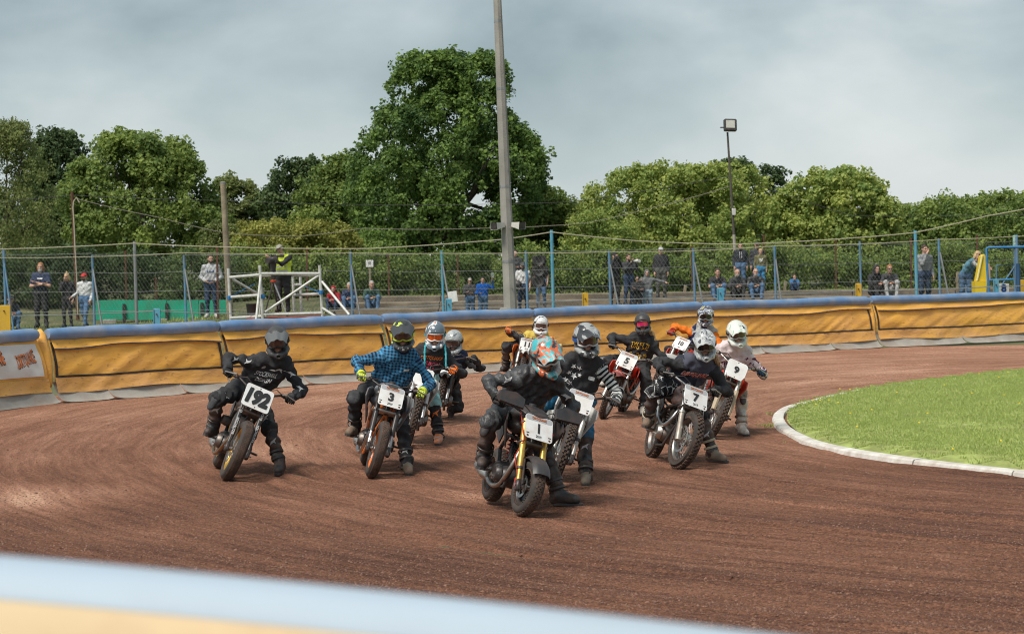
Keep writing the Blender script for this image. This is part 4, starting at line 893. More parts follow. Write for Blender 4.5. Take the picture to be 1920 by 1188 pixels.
# low spare things on the terrace grass
for (x, y, lb) in ((1472, 537, 'small wooden stake leaning by the crouching boy'), (1168, 548, 'small timber stake between the photographers'), (1795, 520, 'stout timber stub left of the exit sign'), (1284, 545, 'short timber stub on the terrace grass')):
    p = at(x, y, 67.3); mb = MB(); mb.box((0, 0, 0.0), (0.09, 0.06, 0.35), rot=np.array(Matrix.Rotation(R(8), 3, 'Y')), ch=0.01); mb.box((0, 0, -0.3), (0.07, 0.05, 0.3)); setp(mb.build('timber_stake', TIMB, loc=(p[0], 67.3, p[2])), lb, 'stake', 'timber stakes along the hedge')

# ------------------------------------------------------------------ trees, bushes, hedge
def leaves(C, rp, cnt, size, seed, tcen, up=0.35, tintb=None, droop=0.0):
    """leaf diamonds over the outer shell of many small puffs"""
    g = np.random.default_rng(seed); n = int(cnt.sum()); idx = np.repeat(np.arange(len(C)), cnt)
    d = g.normal(size=(n, 3)); out = unit_rows(C[idx] - tcen) ; d = d + out * 0.45 + np.array([0, 0, 0.25]); d = unit_rows(d)
    rad = rp[idx] * (0.25 + 1.0 * g.uniform(0, 1, n) ** 0.8); P = C[idx] + d * rad[:, None]
    nn = unit_rows(d * 0.55 + np.array([0, 0, up]) + g.normal(size=(n, 3)) * 0.5)
    a = unit_rows(np.cross(nn, g.normal(size=(n, 3)))); a[:, 2] -= droop; a = unit_rows(a); b = np.cross(nn, a)
    l = size * g.uniform(0.6, 1.3, n); w = l * g.uniform(0.32, 0.5, n)
    V = np.zeros((n, 4, 3)); V[:, 0] = P - a * l[:, None] * 0.5; V[:, 2] = P + a * l[:, None] * 0.5
    V[:, 1] = P + b * w[:, None] + nn * (w * 0.35)[:, None]; V[:, 3] = P - b * w[:, None] + nn * (w * 0.35)[:, None]
    tint = g.normal(size=n) * 0.17 + 0.4 + (tintb[idx] if tintb is not None else 0)
    return V.reshape(-1, 3), np.arange(n * 4).reshape(-1, 4), np.clip(tint, 0, 1)
def unit_rows(v): return v / (np.linalg.norm(v, axis=1)[:, None] + 1e-9)
BARK = mat('bark', (0.085, 0.07, 0.055), 0.95, 0, 0.3, 6, None, 1, 0, 0.6, 20)
def tree(name, outline, Y, lm, label, nleaf, size=0.13, puff=0.55, npuff=150, seed=0, depth=0.8, cat='tree', group='trees behind the terrace', trunk=True, droop=0.0, fill=0.35, ground=0.9):
    g = np.random.default_rng(seed); rows = []
    for (y, xl, xr) in outline:
        a_, b_ = at(xl, y, Y), at(xr, y, Y); rows.append((a_[2], (a_[0] + b_[0]) / 2, (b_[0] - a_[0]) / 2))
    rows = np.array(rows)[::-1]; zs, cxs, hw = rows[:, 0], rows[:, 1], rows[:, 2]
    z0, z1 = zs[0], zs[-1]; x0 = cxs[0]; C = []; rp = []
    mxw = hw.max()
    while len(C) < npuff * 0.55:
        z = g.uniform(z0, z1); h = np.interp(z, zs, hw)
        if g.uniform() > (h + 0.25 * mxw) / (1.25 * mxw): continue
        th = g.uniform(0, 6.283); r_ = puff * 1.25 * g.uniform(0.6, 1.3)
        rim = max(h - 0.80 * r_, 0.05) * (1.0 if g.uniform() > fill else g.uniform(0.2, 0.9))
        C.append((np.interp(z, zs, cxs) + rim * math.cos(th), Y + depth * rim * math.sin(th), min(z, z1 - r_ * 1.05))); rp.append(r_)
    P1 = np.array(C); r1 = np.array(rp); tcen = np.array([cxs.mean(), Y, z0 + (z1 - z0) * 0.35]); C2, R2, T2 = [], [], []
    for i in range(len(P1)):          # each bough carries a spray of smaller leaf tufts on its upper, outer side
        out = unit(P1[i] - tcen); tb = g.normal() * 0.12
        for j in range(9):
            d_ = unit(g.normal(size=3) + out * 0.6 + np.array([0, 0, 0.55])); f_ = 0.85 if j < 7 else 1.2
            C2.append(P1[i] + d_ * r1[i] * f_ * g.uniform(0.7, 1.1)); R2.append(r1[i] * (0.40 if j < 7 else 0.28) * g.uniform(0.7, 1.35)); T2.append(tb + g.normal() * 0.06)
    C, rp, tt = np.array(C2), np.array(R2), np.array(T2)
    cnt = np.maximum(3, (nleaf * rp ** 2 / (rp ** 2).sum())).astype(int)
    V, F, tint = leaves(C, rp, cnt, size, seed + 1, tcen, tintb=tt, droop=droop)
    o = np.array([cxs[0], Y, ground]); e1 = empty(name, o, label, cat, group)
    mesh_obj('crown', V - o, F, lm, e1, smooth=False, uvattr={'tint': tint})
    if trunk:
        mb = MB(); top = A(cxs[len(cxs) // 2], Y, z0 + (z1 - z0) * 0.55) - o; k = max(0.06, mxw * 0.055)
        mb.tube([(0, 0, -0.4), (0.05, 0, 0.3), top * 0.5 + A(0.08, 0.05, 0), top], [k * 1.3, k, k * 0.75, k * 0.3], 9)
        for j in range(9):
            q_ = C[g.integers(len(C))] - o; f_ = g.uniform(0.25, 0.8); s_ = top * f_
            mb.tube([s_, s_ * 0.45 + q_ * 0.55 + A(0, 0, -0.1), q_], [k * 0.5, k * 0.3, k * 0.1], 6, caps=False)
        mb.build('trunk', BARK, e1)
    return e1
LG = leaf_mat('leaf_deep_green', (0.068, 0.136, 0.048), (0.312, 0.448, 0.097), 0.45)
LM = leaf_mat('leaf_mid_green', (0.117, 0.190, 0.059), (0.392, 0.476, 0.113), 0.45)
LL = leaf_mat('leaf_light_green', (0.190, 0.290, 0.080), (0.558, 0.595, 0.162), 0.45)
LO = leaf_mat('leaf_olive', (0.134, 0.167, 0.057), (0.403, 0.460, 0.162), 0.45)
LY = leaf_mat('leaf_yellowing', (0.210, 0.230, 0.050), (0.560, 0.550, 0.150), 0.45)
LD = leaf_mat('leaf_dark', (0.060, 0.101, 0.048), (0.201, 0.276, 0.093), 0.45)
tree('broadleaf_tree', [(102, 850, 915), (115, 745, 935), (150, 732, 950), (200, 714, 962), (250, 690, 985), (300, 655, 1020), (340, 655, 1018), (400, 665, 1005), (440, 672, 995), (485, 690, 985)], 75, LG, 'tallest dense green broadleaf tree standing behind the concrete column', 80000, 0.135, 0.46, 460, 1, fill=0.40)
tree('oak_tree', [(252, 225, 280), (268, 175, 312), (300, 168, 350), (330, 135, 378), (370, 120, 402), (420, 112, 425), (485, 110, 430)], 80, LM, 'broad mid green oak behind the rusty pole at the left', 44000, 0.15, 0.55, 210, 2)
tree('broadleaf_tree', [(252, 75, 140), (280, 60, 160), (330, 50, 172), (420, 50, 180), (480, 50, 180)], 84, LD, 'dark tree between the grey-green birch and the oak', 22000, 0.14, 0.5, 120, 3)
tree('birch_tree', [(233, 5, 40), (260, -45, 72), (300, -70, 92), (350, -85, 108), (420, -95, 118), (520, -95, 105)], 73, LO, 'loose grey-green birch cut off by the left edge', 30000, 0.09, 0.5, 130, 4, droop=0.9, fill=0.5)
tree('broadleaf_tree', [(338, 425, 450), (358, 400, 482), (400, 395, 500), (470, 395, 510)], 95, LO, 'small pale far-off tree right of the oak', 12000, 0.16, 0.5, 70, 5)
tree('pine_tree', [(302, 565, 588), (318, 525, 604), (350, 493, 618), (400, 486, 635), (470, 490, 640)], 89, LD, 'dark spiky pine left of the tallest tree', 20000, 0.15, 0.42, 130, 6)
tree('broadleaf_tree', [(293, 635, 668), (318, 602, 700), (360, 565, 722), (420, 548, 725), (480, 545, 725)], 81, LM, 'mid green tree tucked against the left of the tallest tree', 26000, 0.14, 0.5, 130, 7)
tree('broadleaf_tree', [(350, 1008, 1030), (366, 995, 1060), (400, 980, 1088), (440, 975, 1098), (500, 975, 1105)], 78, LM, 'lower tree at the right foot of the tallest tree', 18000, 0.13, 0.45, 100, 8)
tree('broadleaf_tree', [(316, 1265, 1345), (330, 1205, 1405), (350, 1148, 1432), (380, 1098, 1448), (420, 1078, 1455), (490, 1072, 1460)], 77, LL, 'wide light green domed tree behind the lamp post', 48000, 0.13, 0.5, 240, 9)
tree('pine_tree', [(306, 1368, 1398), (325, 1338, 1440), (345, 1335, 1472), (400, 1335, 1485), (470, 1335, 1490)], 86, LD, 'dark treetop showing above the wide light green tree', 14000, 0.14, 0.42, 100, 10)
tree('broadleaf_tree', [(320, 1548, 1598), (335, 1503, 1618), (360, 1482, 1650), (380, 1455, 1662), (420, 1442, 1688), (490, 1440, 1692)], 75.5, LL, 'bright green tree with an uneven top right of the lamp post', 34000, 0.14, 0.48, 170, 11)
tree('broadleaf_tree', [(392, 1680, 1722), (418, 1655, 1780), (490, 1650, 1805)], 83, LM, 'low dark green tree between the two right-hand trees', 14000, 0.13, 0.45, 80, 12)
tree('broadleaf_tree', [(366, 1835, 1888), (380, 1765, 1935), (400, 1722, 1995), (440, 1700, 2060), (500, 1690, 2090)], 82, LM, 'wide low tree running off the right edge', 34000, 0.14, 0.5, 170, 13)
tree('broadleaf_tree', [(300, -330, -180), (350, -380, -90), (450, -400, -80), (520, -400, -80)], 80, LM, 'green tree beyond the left edge of the picture', 16000, 0.15, 0.6, 90, 14)
tree('broadleaf_tree', [(360, 2120, 2220), (400, 2060, 2300), (500, 2050, 2320)], 80, LM, 'green tree beyond the right edge of the picture', 14000, 0.15, 0.6, 80, 15)
for k, (ol, lb, lm) in enumerate((([(414, 470, 520), (428, 440, 545), (455, 430, 560), (500, 425, 570)], 'yellowing bush right of the timber post', LY), ([(420, 560, 610), (432, 540, 640), (460, 535, 668), (500, 530, 680)], 'yellow-brown bush left of the tallest tree', LY),
      ([(425, 395, 425), (440, 380, 450), (490, 375, 460)], 'small olive bush behind the timber post', LO), ([(400, 1085, 1130), (430, 1060, 1190), (490, 1050, 1230)], 'light green bush under the domed tree', LL), ([(430, 700, 740), (450, 665, 780), (500, 660, 800)], 'dark leafy bush at the foot of the tallest tree', LG))):
    tree('bush', ol, 71.5 + 0.4 * k, lm, lb, 11000, 0.10, 0.36, 80, 30 + k, cat='bush', group='bushes above the hedge', trunk=True)
# far wood closing the gaps low down
def mass(name, x0, x1, ytop, Y, lm, label, nleaf, size, seed, ybot=585, dep=1.2, kind=None, cat='hedge'):
    g = np.random.default_rng(seed); a_, b_ = at(x0, ytop, Y), at(x1, ytop, Y); npf = int(nleaf / 130); xs = g.uniform(a_[0], b_[0], npf)
    hz_ = np.array([at(960 + x / Y * FPX, ytop, Y)[2] for x in xs]); zb = at((x0 + x1) / 2, ybot, Y)[2]; zb = max(zb, 0.6)
    top = hz_ + 0.22 * wob(xs[:, None], seed, 1.2) + 0.1 * wob(xs[:, None], seed + 1, 5)
    C = np.stack([xs, Y + g.uniform(-dep, dep, npf) * 0.5, zb + (top - zb) * g.uniform(0, 1, npf) ** 0.8], 1); rp = g.uniform(0.22, 0.42, npf)
    cnt = np.full(npf, nleaf // npf)
    tc_ = C.copy(); tc_[:, 1] += 1.0; tc_[:, 2] -= 0.3
    V, F, tint = leaves(C, rp, cnt, size, seed + 3, np.array([C[:, 0].mean(), Y + 40, zb]), tintb=g.normal(size=npf) * 0.1 + 0.25 * wob(C[:, [0, 2]], seed + 5, 1.0))
    o = np.array([(a_[0] + b_[0]) / 2, Y, zb]); e1 = empty(name, o, label, cat)
    mesh_obj('foliage', V - o, F, lm, e1, smooth=False, uvattr={'tint': tint})
    mb = MB()
    for i in range(0, npf, max(1, npf // 40)): mb.tube([C[i] * A(1, 1, 0) + A(0.1, 0, zb - 0.2) - o, C[i] - o], [0.03, 0.012], 5, caps=False)
    mb.build('stems', BARK, e1)['kind'] = 'stuff'
mass('clipped_hedge', -140, 460, 478, 70.0, LD, 'dark hedge behind the spectators at the left', 36000, 0.09, 201)
mass('clipped_hedge', 440, 1130, 476, 70.2, LM, 'leafy hedge behind the scaffold and the loudspeakers', 44000, 0.095, 211)
mass('clipped_hedge', 1110, 2100, 474, 70.1, LM, 'long mid green hedge behind the right-hand terrace', 64000, 0.095, 221, ybot=560)
mass('woodland', -300, 760, 378, 97, LD, 'far dark woodland filling the gaps between the left-hand trees', 34000, 0.2, 231, ybot=500, dep=6, cat='woodland')
mass('woodland', 900, 1200, 392, 97, LM, 'far woodland between the tallest tree and the domed tree', 14000, 0.2, 241, ybot=500, dep=6, cat='woodland')
mass('woodland', 1180, 2300, 402, 97, LM, 'far woodland low behind the right-hand trees', 36000, 0.2, 251, ybot=500, dep=6, cat='woodland')
for o_ in bpy.data.objects:
    if o_.name.startswith('woodland'): o_['kind'] = 'stuff'
# rough grass tufts on the bank top
nb = 9000; x = RN.uniform(-17, 20, nb); y = np.where(x < -5.6, RN.uniform(61.5, 66, nb), RN.uniform(66.9, 69.0, nb)); z = np.where(x < -5.6, 0.56 + (y - 61) * 0.04 - 0.34 * np.clip((-7.6 - x) / 4.0, 0, 1), 1.06); n = nb
V = np.zeros((n, 3, 3)); a = RN.uniform(0, 6.28, n); P = np.stack([x, y], 1); hgt = RN.uniform(0.04, 0.14, n) * (0.7 + 0.5 * wob(P, 61, 1.5))
V[:, 0, :2] = P - 0.02 * np.stack([np.cos(a), np.sin(a)], 1); V[:, 1, :2] = P + 0.02 * np.stack([np.cos(a), np.sin(a)], 1); V[:, :2, 2] = (z - 0.05)[:, None]; V[:, 2, :2] = P + RN.normal(size=(n, 2)) * 0.05; V[:, 2, 2] = z + hgt
setp(mesh_obj('bank_grass', V.reshape(-1, 3), np.arange(n * 3).reshape(-1, 3), GRASS, smooth=False, uvattr={'tint': RN.uniform(0, 0.7, n)}), label='rough grass tufts on the bank under the hedge', cat='grass', kind='stuff')
# ------------------------------------------------------------------ soft-body modeller: blended tapered limbs -> one continuous surface
class Soft:
    def __init__(s): s.P = []
    def cap(s, a, b, ra, rb, tag=0, k=0.03, flat=None, off=0.0):
        """tapered limb; flat=(axis, ratio) squeezes it along that axis"""
        s.P.append(dict(t='c', a=np.asarray(a, float), b=np.asarray(b, float), ra=ra, rb=rb, tag=tag, k=k, flat=flat, off=off)); return s
    def ell(s, c, r, rot=None, tag=0, k=0.03, off=0.0, sub=False):
        s.P.append(dict(t='e', c=np.asarray(c, float), r=np.asarray(r, float), rot=np.eye(3) if rot is None else np.asarray(rot), tag=tag, k=k, off=off, sub=sub)); return s
    @staticmethod
    def d(p, X):
        if p['t'] == 'c':
            a, b = p['a'], p['b']; ab = b - a; L2 = ab @ ab + 1e-12
            Y = X - a
            h = np.clip((Y @ ab) / L2, 0, 1); Y = Y - h[..., None] * ab
            if p['flat'] is not None:
                ax, rt = p['flat']; ax = ax / np.linalg.norm(ax); Y = Y + ((rt - 1) * (Y @ ax))[..., None] * ax
            return np.linalg.norm(Y, axis=-1) - (p['ra'] + (p['rb'] - p['ra']) * h)
        Y = (X - p['c']) @ p['rot']; r = p['r']
        k0 = np.linalg.norm(Y / r, axis=-1); k1 = np.linalg.norm(Y / (r * r), axis=-1) + 1e-9
        return k0 * (k0 - 1) / k1
    def bounds(s, p, m):
        if p['t'] == 'c':
            r = max(p['ra'], p['rb']) + m; return np.minimum(p['a'], p['b']) - r, np.maximum(p['a'], p['b']) + r
        r = np.abs(p['rot']) @ p['r'] + m; return p['c'] - r, p['c'] + r
    def mesh(s, h, clipz=None, fold=0.0, seed=0, foldtags=None):
        lo = np.min([s.bounds(p, 0.02)[0] for p in s.P], axis=0) - 2 * h; hi = np.max([s.bounds(p, 0.02)[1] for p in s.P], axis=0) + 2 * h
        n = np.ceil((hi - lo) / h).astype(int) + 1; D = np.full(n, 0.5, np.float64)
        ax = [lo[i] + h * np.arange(n[i]) for i in range(3)]
        for p in s.P:
            m = p['k'] + 2.5 * h; b0, b1 = s.bounds(p, m)
            i0 = np.maximum(np.floor((b0 - lo) / h).astype(int), 0); i1 = np.minimum(np.ceil((b1 - lo) / h).astype(int) + 1, n)
            G = np.stack(np.meshgrid(*[ax[i][i0[i]:i1[i]] for i in range(3)], indexing='ij'), -1)
            dd = s.d(p, G); sl_ = tuple(slice(i0[i], i1[i]) for i in range(3)); o = D[sl_]
            if p.get('sub'):
                D[sl_] = np.maximum(o, -dd)
            else:
                k = p['k']; t = np.clip(0.5 + 0.5 * (o - dd) / k, 0, 1); D[sl_] = o * (1 - t) + dd * t - k * t * (1 - t)
        if clipz is not None: D = np.maximum(D, (clipz - ax[2])[None, None, :])
        V, F = surface_nets(D, lo, h)
        dist = np.stack([np.full(len(V), 9.0) if p.get('sub') else s.d(p, V) for p in s.P], 1); best = dist.argmin(1)
        fc = V[F].mean(1); fd = np.stack([np.full(len(fc), 9.0) if p.get('sub') else s.d(p, fc) for p in s.P], 1); fb_ = fd.argmin(1); tags = np.array([p['tag'] for p in s.P])[fb_]
        rest = np.zeros((len(V), 3))
        for i, p in enumerate(s.P):
            q = best == i
            if not q.any(): continue
            if p['t'] == 'c':
                fr = frame_from(p['b'] - p['a'], p['flat'][0] if p['flat'] is not None else None); Y = (V[q] - p['a']) @ fr; rest[q] = np.stack([Y[:, 1], Y[:, 2] + p['off'], Y[:, 0]], 1)
            else:
                Y = (V[q] - p['c']) @ p['rot']; rest[q] = np.stack([Y[:, 0], Y[:, 2] + p['off'], Y[:, 1]], 1)
        if fold > 0:
            g = np.gradient(D, h); ijk = np.clip(np.round((V - lo) / h).astype(int), 0, n - 1)
            nr = np.stack([gg[tuple(ijk.T)] for gg in g], 1); nr = nr / (np.linalg.norm(nr, axis=1)[:, None] + 1e-9)
            w = np.abs(wob(V * A(1, 1, 1.0), seed, 26.0, 6)) * 0.7 + np.abs(wob(V, seed + 7, 55.0, 6)) * 0.4
            amt = fold * (0.40 - w) + fold * 0.32 * np.sin(rest[:, 1] * 44 + 5 * wob(V, seed + 3, 7.0, 5) + 2 * np.sin(rest[:, 0] * 18))
            if foldtags is not None:
                ok = np.isin(np.array([p['tag'] for p in s.P])[best], list(foldtags)); amt = amt * ok
            V = V + nr * amt[:, None]
        return V, F, tags, rest
_CO = np.array([(i, j, k) for i in (0, 1) for j in (0, 1) for k in (0, 1)])
_ED = [(a, b) for a in range(8) for b in range(a + 1, 8) if np.abs(_CO[a] - _CO[b]).sum() == 1]
def surface_nets(D, lo, h):
    S_ = D < 0; n = np.array(D.shape)
    c = np.zeros(tuple(n - 1), int)
    for (i, j, k) in _CO: c += S_[i:n[0] - 1 + i, j:n[1] - 1 + j, k:n[2] - 1 + k]
    cells = np.argwhere((c > 0) & (c < 8)); idx = np.full(tuple(n - 1), -1, np.int64); idx[tuple(cells.T)] = np.arange(len(cells))
    vals = np.stack([D[cells[:, 0] + i, cells[:, 1] + j, cells[:, 2] + k] for (i, j, k) in _CO], 1)
    acc = np.zeros((len(cells), 3)); cnt = np.zeros(len(cells))
    for a, b in _ED:
        va, vb = vals[:, a], vals[:, b]; m = (va < 0) != (vb < 0); t = np.where(m, va / np.where(m, va - vb, 1), 0)
        acc += np.where(m[:, None], _CO[a] + t[:, None] * (_CO[b] - _CO[a]), 0); cnt += m
    V = lo + h * (cells + acc / cnt[:, None]); F = []
    for ax in range(3):
        o1, o2 = (ax + 1) % 3, (ax + 2) % 3
        sl0 = [slice(None)] * 3; sl1 = [slice(None)] * 3; sl0[ax] = slice(0, -1); sl1[ax] = slice(1, None)
        A_, B_ = S_[tuple(sl0)], S_[tuple(sl1)]; e = np.argwhere(A_ != B_)
        e = e[(e[:, o1] > 0) & (e[:, o2] > 0) & (e[:, o1] < n[o1] - 1) & (e[:, o2] < n[o2] - 1)]
        q = []
        for (u, w) in ((-1, -1), (0, -1), (0, 0), (-1, 0)):
            t = e.copy(); t[:, o1] += u; t[:, o2] += w; q.append(idx[tuple(t.T)])
        q = np.stack(q, 1); ins = S_[tuple(e.T)]; q[~ins] = q[~ins][:, ::-1]; F.append(q)
    return V, np.concatenate(F)

# ---- hand templates: origin at the wrist, fingers along +y, palm facing -z, thumb on +x (a left hand)
def hand_template(kind, h=0.0048):
    s = Soft(); xs = [0.033, 0.011, -0.011, -0.031]; ln = [0.072, 0.080, 0.074, 0.058]
    s.cap((0, -0.03, 0), (0, 0.02, 0), 0.027, 0.03, k=0.02, flat=(A(0, 0, 1), 1.35))
    for i, x in enumerate(xs):
        s.cap((x * 0.7, 0.02, 0), (x, 0.088, 0.002 - 0.004 * abs(i - 1.5)), 0.0155, 0.0125, k=0.012)
        l = ln[i]
        if kind == 'grip':
            c = [(x, 0.09, 0.002), (x, 0.116, -0.012), (x * 0.97, 0.118, -0.044), (x * 0.93, 0.090, -0.058)]
        elif kind == 'fist':
            c = [(x, 0.09, 0.0), (x, 0.108, -0.02), (x * 0.95, 0.085, -0.045), (x * 0.9, 0.062, -0.034)]
        else:
            b = 0.25 if kind == 'relaxed' else 0.03
            c = [(x, 0.088, 0)]; a_ = 0.0
            for f, q in ((0.45, 1.0), (0.32, 1.6), (0.23, 1.5)):
                a_ -= b * q; p = c[-1]; c.append((p[0] * 1.02, p[1] + l * f * math.cos(a_), p[2] + l * f * math.sin(a_)))
        for j in range(len(c) - 1): s.cap(c[j], c[j + 1], 0.0098 - 0.0008 * j, 0.0092 - 0.0008 * j, k=0.004)
    th = {'grip': [(0.022, 0.015, -0.008), (0.044, 0.045, -0.028), (0.036, 0.075, -0.052), (0.012, 0.088, -0.060)], 'fist': [(0.022, 0.015, -0.008), (0.042, 0.05, -0.022), (0.034, 0.075, -0.045), (0.008, 0.08, -0.052)]}.get(kind, [(0.02, 0.015, -0.006), (0.048, 0.045, -0.016), (0.06, 0.072, -0.024), (0.062, 0.094, -0.030)])
    for j in range(3): s.cap(th[j], th[j + 1], (0.0165, 0.0125, 0.0105)[j], (0.0125, 0.0108, 0.0095)[j], k=0.006)
    V, F, t, r = s.mesh(h); return V, F
HANDS = {k: hand_template(k) for k in ('grip', 'relaxed', 'open', 'fist')}
# ---- head template: origin at skull centre, face towards -y, z up. tags 0 skin 1 eye 2 lips
def head_template(h=0.0075):
    s = Soft()
    s.ell((0, 0.012, 0.02), (0.076, 0.096, 0.098), k=0.02); s.ell((0, -0.022, -0.052), (0.056, 0.064, 0.062), k=0.03); s.ell((0, -0.05, -0.096), (0.027, 0.026, 0.02), k=0.03)
    s.cap((0, -0.083, 0.012), (0, -0.106, -0.030), 0.009, 0.0135, k=0.012); s.ell((0, -0.075, 0.034), (0.052, 0.02, 0.011), k=0.02)
    for x in (-1, 1):
        s.ell((x * 0.078, 0.012, -0.006), (0.011, 0.02, 0.03), k=0.008); s.ell((x * 0.040, -0.062, -0.028), (0.022, 0.022, 0.016), k=0.02)
        s.ell((x * 0.030, -0.079, 0.010), (0.0145, 0.0115, 0.0085), tag=1, k=0.004)
    s.ell((0, -0.086, -0.062), (0.024, 0.009, 0.009), tag=2, k=0.005)
    s.cap((0, 0.02, -0.08), (0, 0.03, -0.16), 0.054, 0.06, k=0.025)
    V, F, t, r = s.mesh(h); return V, F, t
HEAD = head_template()

def ik(a, c, l1, l2, pole):
    a, c = np.asarray(a, float), np.asarray(c, float); d = c - a; L = np.linalg.norm(d); u = d / L
    if L > (l1 + l2) * 0.995: f = L / ((l1 + l2) * 0.995); l1 *= f; l2 *= f
    x = (l1 * l1 - l2 * l2 + L * L) / (2 * L); hgt = math.sqrt(max(l1 * l1 - x * x, 0)); p = np.asarray(pole, float); p = p - (p @ u) * u; p = unit(p)
    return a + u * x + p * hgt
TAGS = ['skin', 'top', 'sleeve_l', 'sleeve_r', 'pants', 'shoe', 'glove', 'eye', 'lips', 'shin', 'belly', 'knee']
def person_mesh(J, sc_=1.0, h=0.016, hand=('relaxed', 'relaxed'), bare_arms=False, bulk=1.0, fold=0.010, seed=0, hf=None, boots=True, hframes=None, skirt=0.0, cuff=True, headscale=1.0, shortsl=False):
    """J: joints in world space (pelvis chest neck head, sh/el/wr/hip/kn/an/toe + l/r). Returns V,F,tags,rest"""
    s = Soft(); T = {n: i for i, n in enumerate(TAGS)}; b = bulk; k_ = sc_
    side = unit(J['shl'] - J['shr']); upv = unit(J['neck'] - J['pelvis']); fwd = np.cross(side, upv); fwd = unit(fwd)
    hs = unit(J['hipl'] - J['hipr'])
    tl = np.linalg.norm(J['neck'] - J['pelvis'])
    mid = J['pelvis'] * 0.45 + J['chest'] * 0.55
    # trunk as crosswise capsules, flattened front to back
    def cross(c, w, r, tag, sd, fl, off, k=0.06): s.cap(c - sd * w, c + sd * w, r, r, T[tag], k, flat=(fwd, fl), off=off)
    cross(J['pelvis'] + upv * 0.0, 0.075 * k_ * b, 0.125 * k_ * b, 'pants', hs, 1.12, -0.3)
    cross(mid, 0.06 * k_ * b, 0.125 * k_ * b, 'belly', unit(side + hs), 1.15, -0.15)
    cross(J['chest'], 0.085 * k_ * b, 0.135 * k_ * b, 'top', side, 1.2, 0.0)
    cross(J['chest'] * 0.35 + J['neck'] * 0.65, 0.105 * k_, 0.085 * k_ * b, 'top', side, 1.1, 0.12)
    s.cap(J['chest'] * 0.25 + J['neck'] * 0.75, J['neck'] + upv * 0.02 * k_, 0.075 * k_, 0.062 * k_, T['top'], 0.05, off=0.2)
    s.cap(J['neck'], J['head'] - unit(J['head'] - J['neck']) * 0.06 * k_, 0.056 * k_, 0.052 * k_, T['skin'], 0.02)
    for sd in 'lr':
        sg = 1 if sd == 'l' else -1
        sh, el, wr = J['sh' + sd], J['el' + sd], J['wr' + sd]; st = T['sleeve_' + sd]
        la, lf = np.linalg.norm(el - sh), np.linalg.norm(wr - el)
        s.cap(J['chest'] * 0.3 + J['neck'] * 0.7 + side * sg * 0.09 * k_, sh, 0.062 * k_, 0.064 * k_, T['top'], 0.05, off=0.1)
        b2 = 1 + (b - 1) * 0.3; s.cap(sh, el, 0.063 * k_ * b2, 0.049 * k_ * b2, st, 0.045, off=0.0)
        if shortsl:
            m_ = sh * 0.35 + el * 0.65
            s.P[-1]['b'] = m_; s.P[-1]['rb'] = 0.06 * k_ * b
            s.cap(m_, el, 0.045 * k_, 0.041 * k_, T['skin'], 0.012)
            s.cap(el, wr, 0.040 * k_, 0.028 * k_, T['skin'], 0.02)
        else:
            s.cap(el, wr, 0.051 * k_ * b2, 0.040 * k_ * b2, st, 0.03, off=la)
        hp, kn, an, to = J['hip' + sd], J['kn' + sd], J['an' + sd], J['toe' + sd]
        s.cap(hp, kn, 0.100 * k_ * b, 0.072 * k_ * b, T['pants'], 0.05, off=0.0)
        s.cap(kn, an, 0.064 * k_ * b, (0.056 if boots else 0.047) * k_ * b, T['shin'], 0.035, off=np.linalg.norm(kn - hp))
        # knee cup
        kd = unit(kn - (hp + an) / 2) if np.linalg.norm(kn - (hp + an) / 2) > 0.03 else fwd
        s.ell(kn + kd * 0.012 * k_, A(0.064, 0.064, 0.07) * k_ * b, None, T['knee'], 0.03)
        ft = unit(to - an); up_ = A(0, 0, 1)
        heel = an - A(ft[0], ft[1], 0) * 0.05 * k_ + A(0, 0, -0.035 * k_); bal = to
        s.cap(an + A(0, 0, 0.01), heel, 0.052 * k_, 0.045 * k_, T['shoe'], 0.03)
        s.cap(heel, bal, 0.046 * k_, 0.038 * k_, T['shoe'], 0.035)
        s.cap(an * 0.8 + to * 0.2, bal, 0.05 * k_, 0.038 * k_, T['shoe'], 0.03)
    V, F, tags, rest = s.mesh(h, fold=fold, seed=seed, foldtags=[T[x] for x in ('top', 'belly', 'sleeve_l', 'sleeve_r', 'pants', 'shin', 'knee')])
    Vs, Fs, Ts, Rs = [V], [F], [tags], [rest]; off = len(V)
    # hands
    for i, sd in enumerate('lr'):
        if hand[i] is None: continue
        HV, HF = HANDS[hand[i]]; HV = HV * 1.03 * k_; HF = HF.copy()
        if sd == 'r': HV = HV * A(-1, 1, 1); HF = HF[:, ::-1]
        if hframes is not None and hframes.get(sd) is not None: fr, org = hframes[sd]
        else:
            y = unit(J['wr' + sd] - J['el' + sd]); x0 = -side * (1 if sd == 'l' else -1) * 0.2 - fwd * 0 + unit(fwd) * 1.0
            x = unit(x0 - (x0 @ y) * y); x = x * (1 if sd == 'l' else -1); z = np.cross(x, y); fr = np.stack([x, y, z], 1); org = J['wr' + sd]
        Vs.append(HV @ fr.T + org); Fs.append(HF + off); off += len(HV); Ts.append(np.full(len(HF), T['glove'])); Rs.append(HV)
    # head
    hv, hF, ht = HEAD; u = unit(J['head'] - J['neck']) if hf is None else None
    f = -fwd if False else (fwd if hf is None else unit(hf))
    zz = unit(J['head'] - J['neck']); zz = unit(zz - (zz @ f) * f) if hf is not None else zz
    f = unit(f - (f @ zz) * zz); x = np.cross(-f, zz); fr = np.stack([x, -f, zz], 1)
    Vs.append((hv * k_ * headscale) @ fr.T + J['head']); Fs.append(hF + off); Ts.append(np.array([T['skin'], T['eye'], T['lips']])[ht]); Rs.append(hv)
    J['_headframe'] = fr; J['_fwd'] = fwd; J['_side'] = side; J['_up'] = upv
    return np.concatenate(Vs), np.concatenate(Fs), np.concatenate(Ts), np.concatenate(Rs)

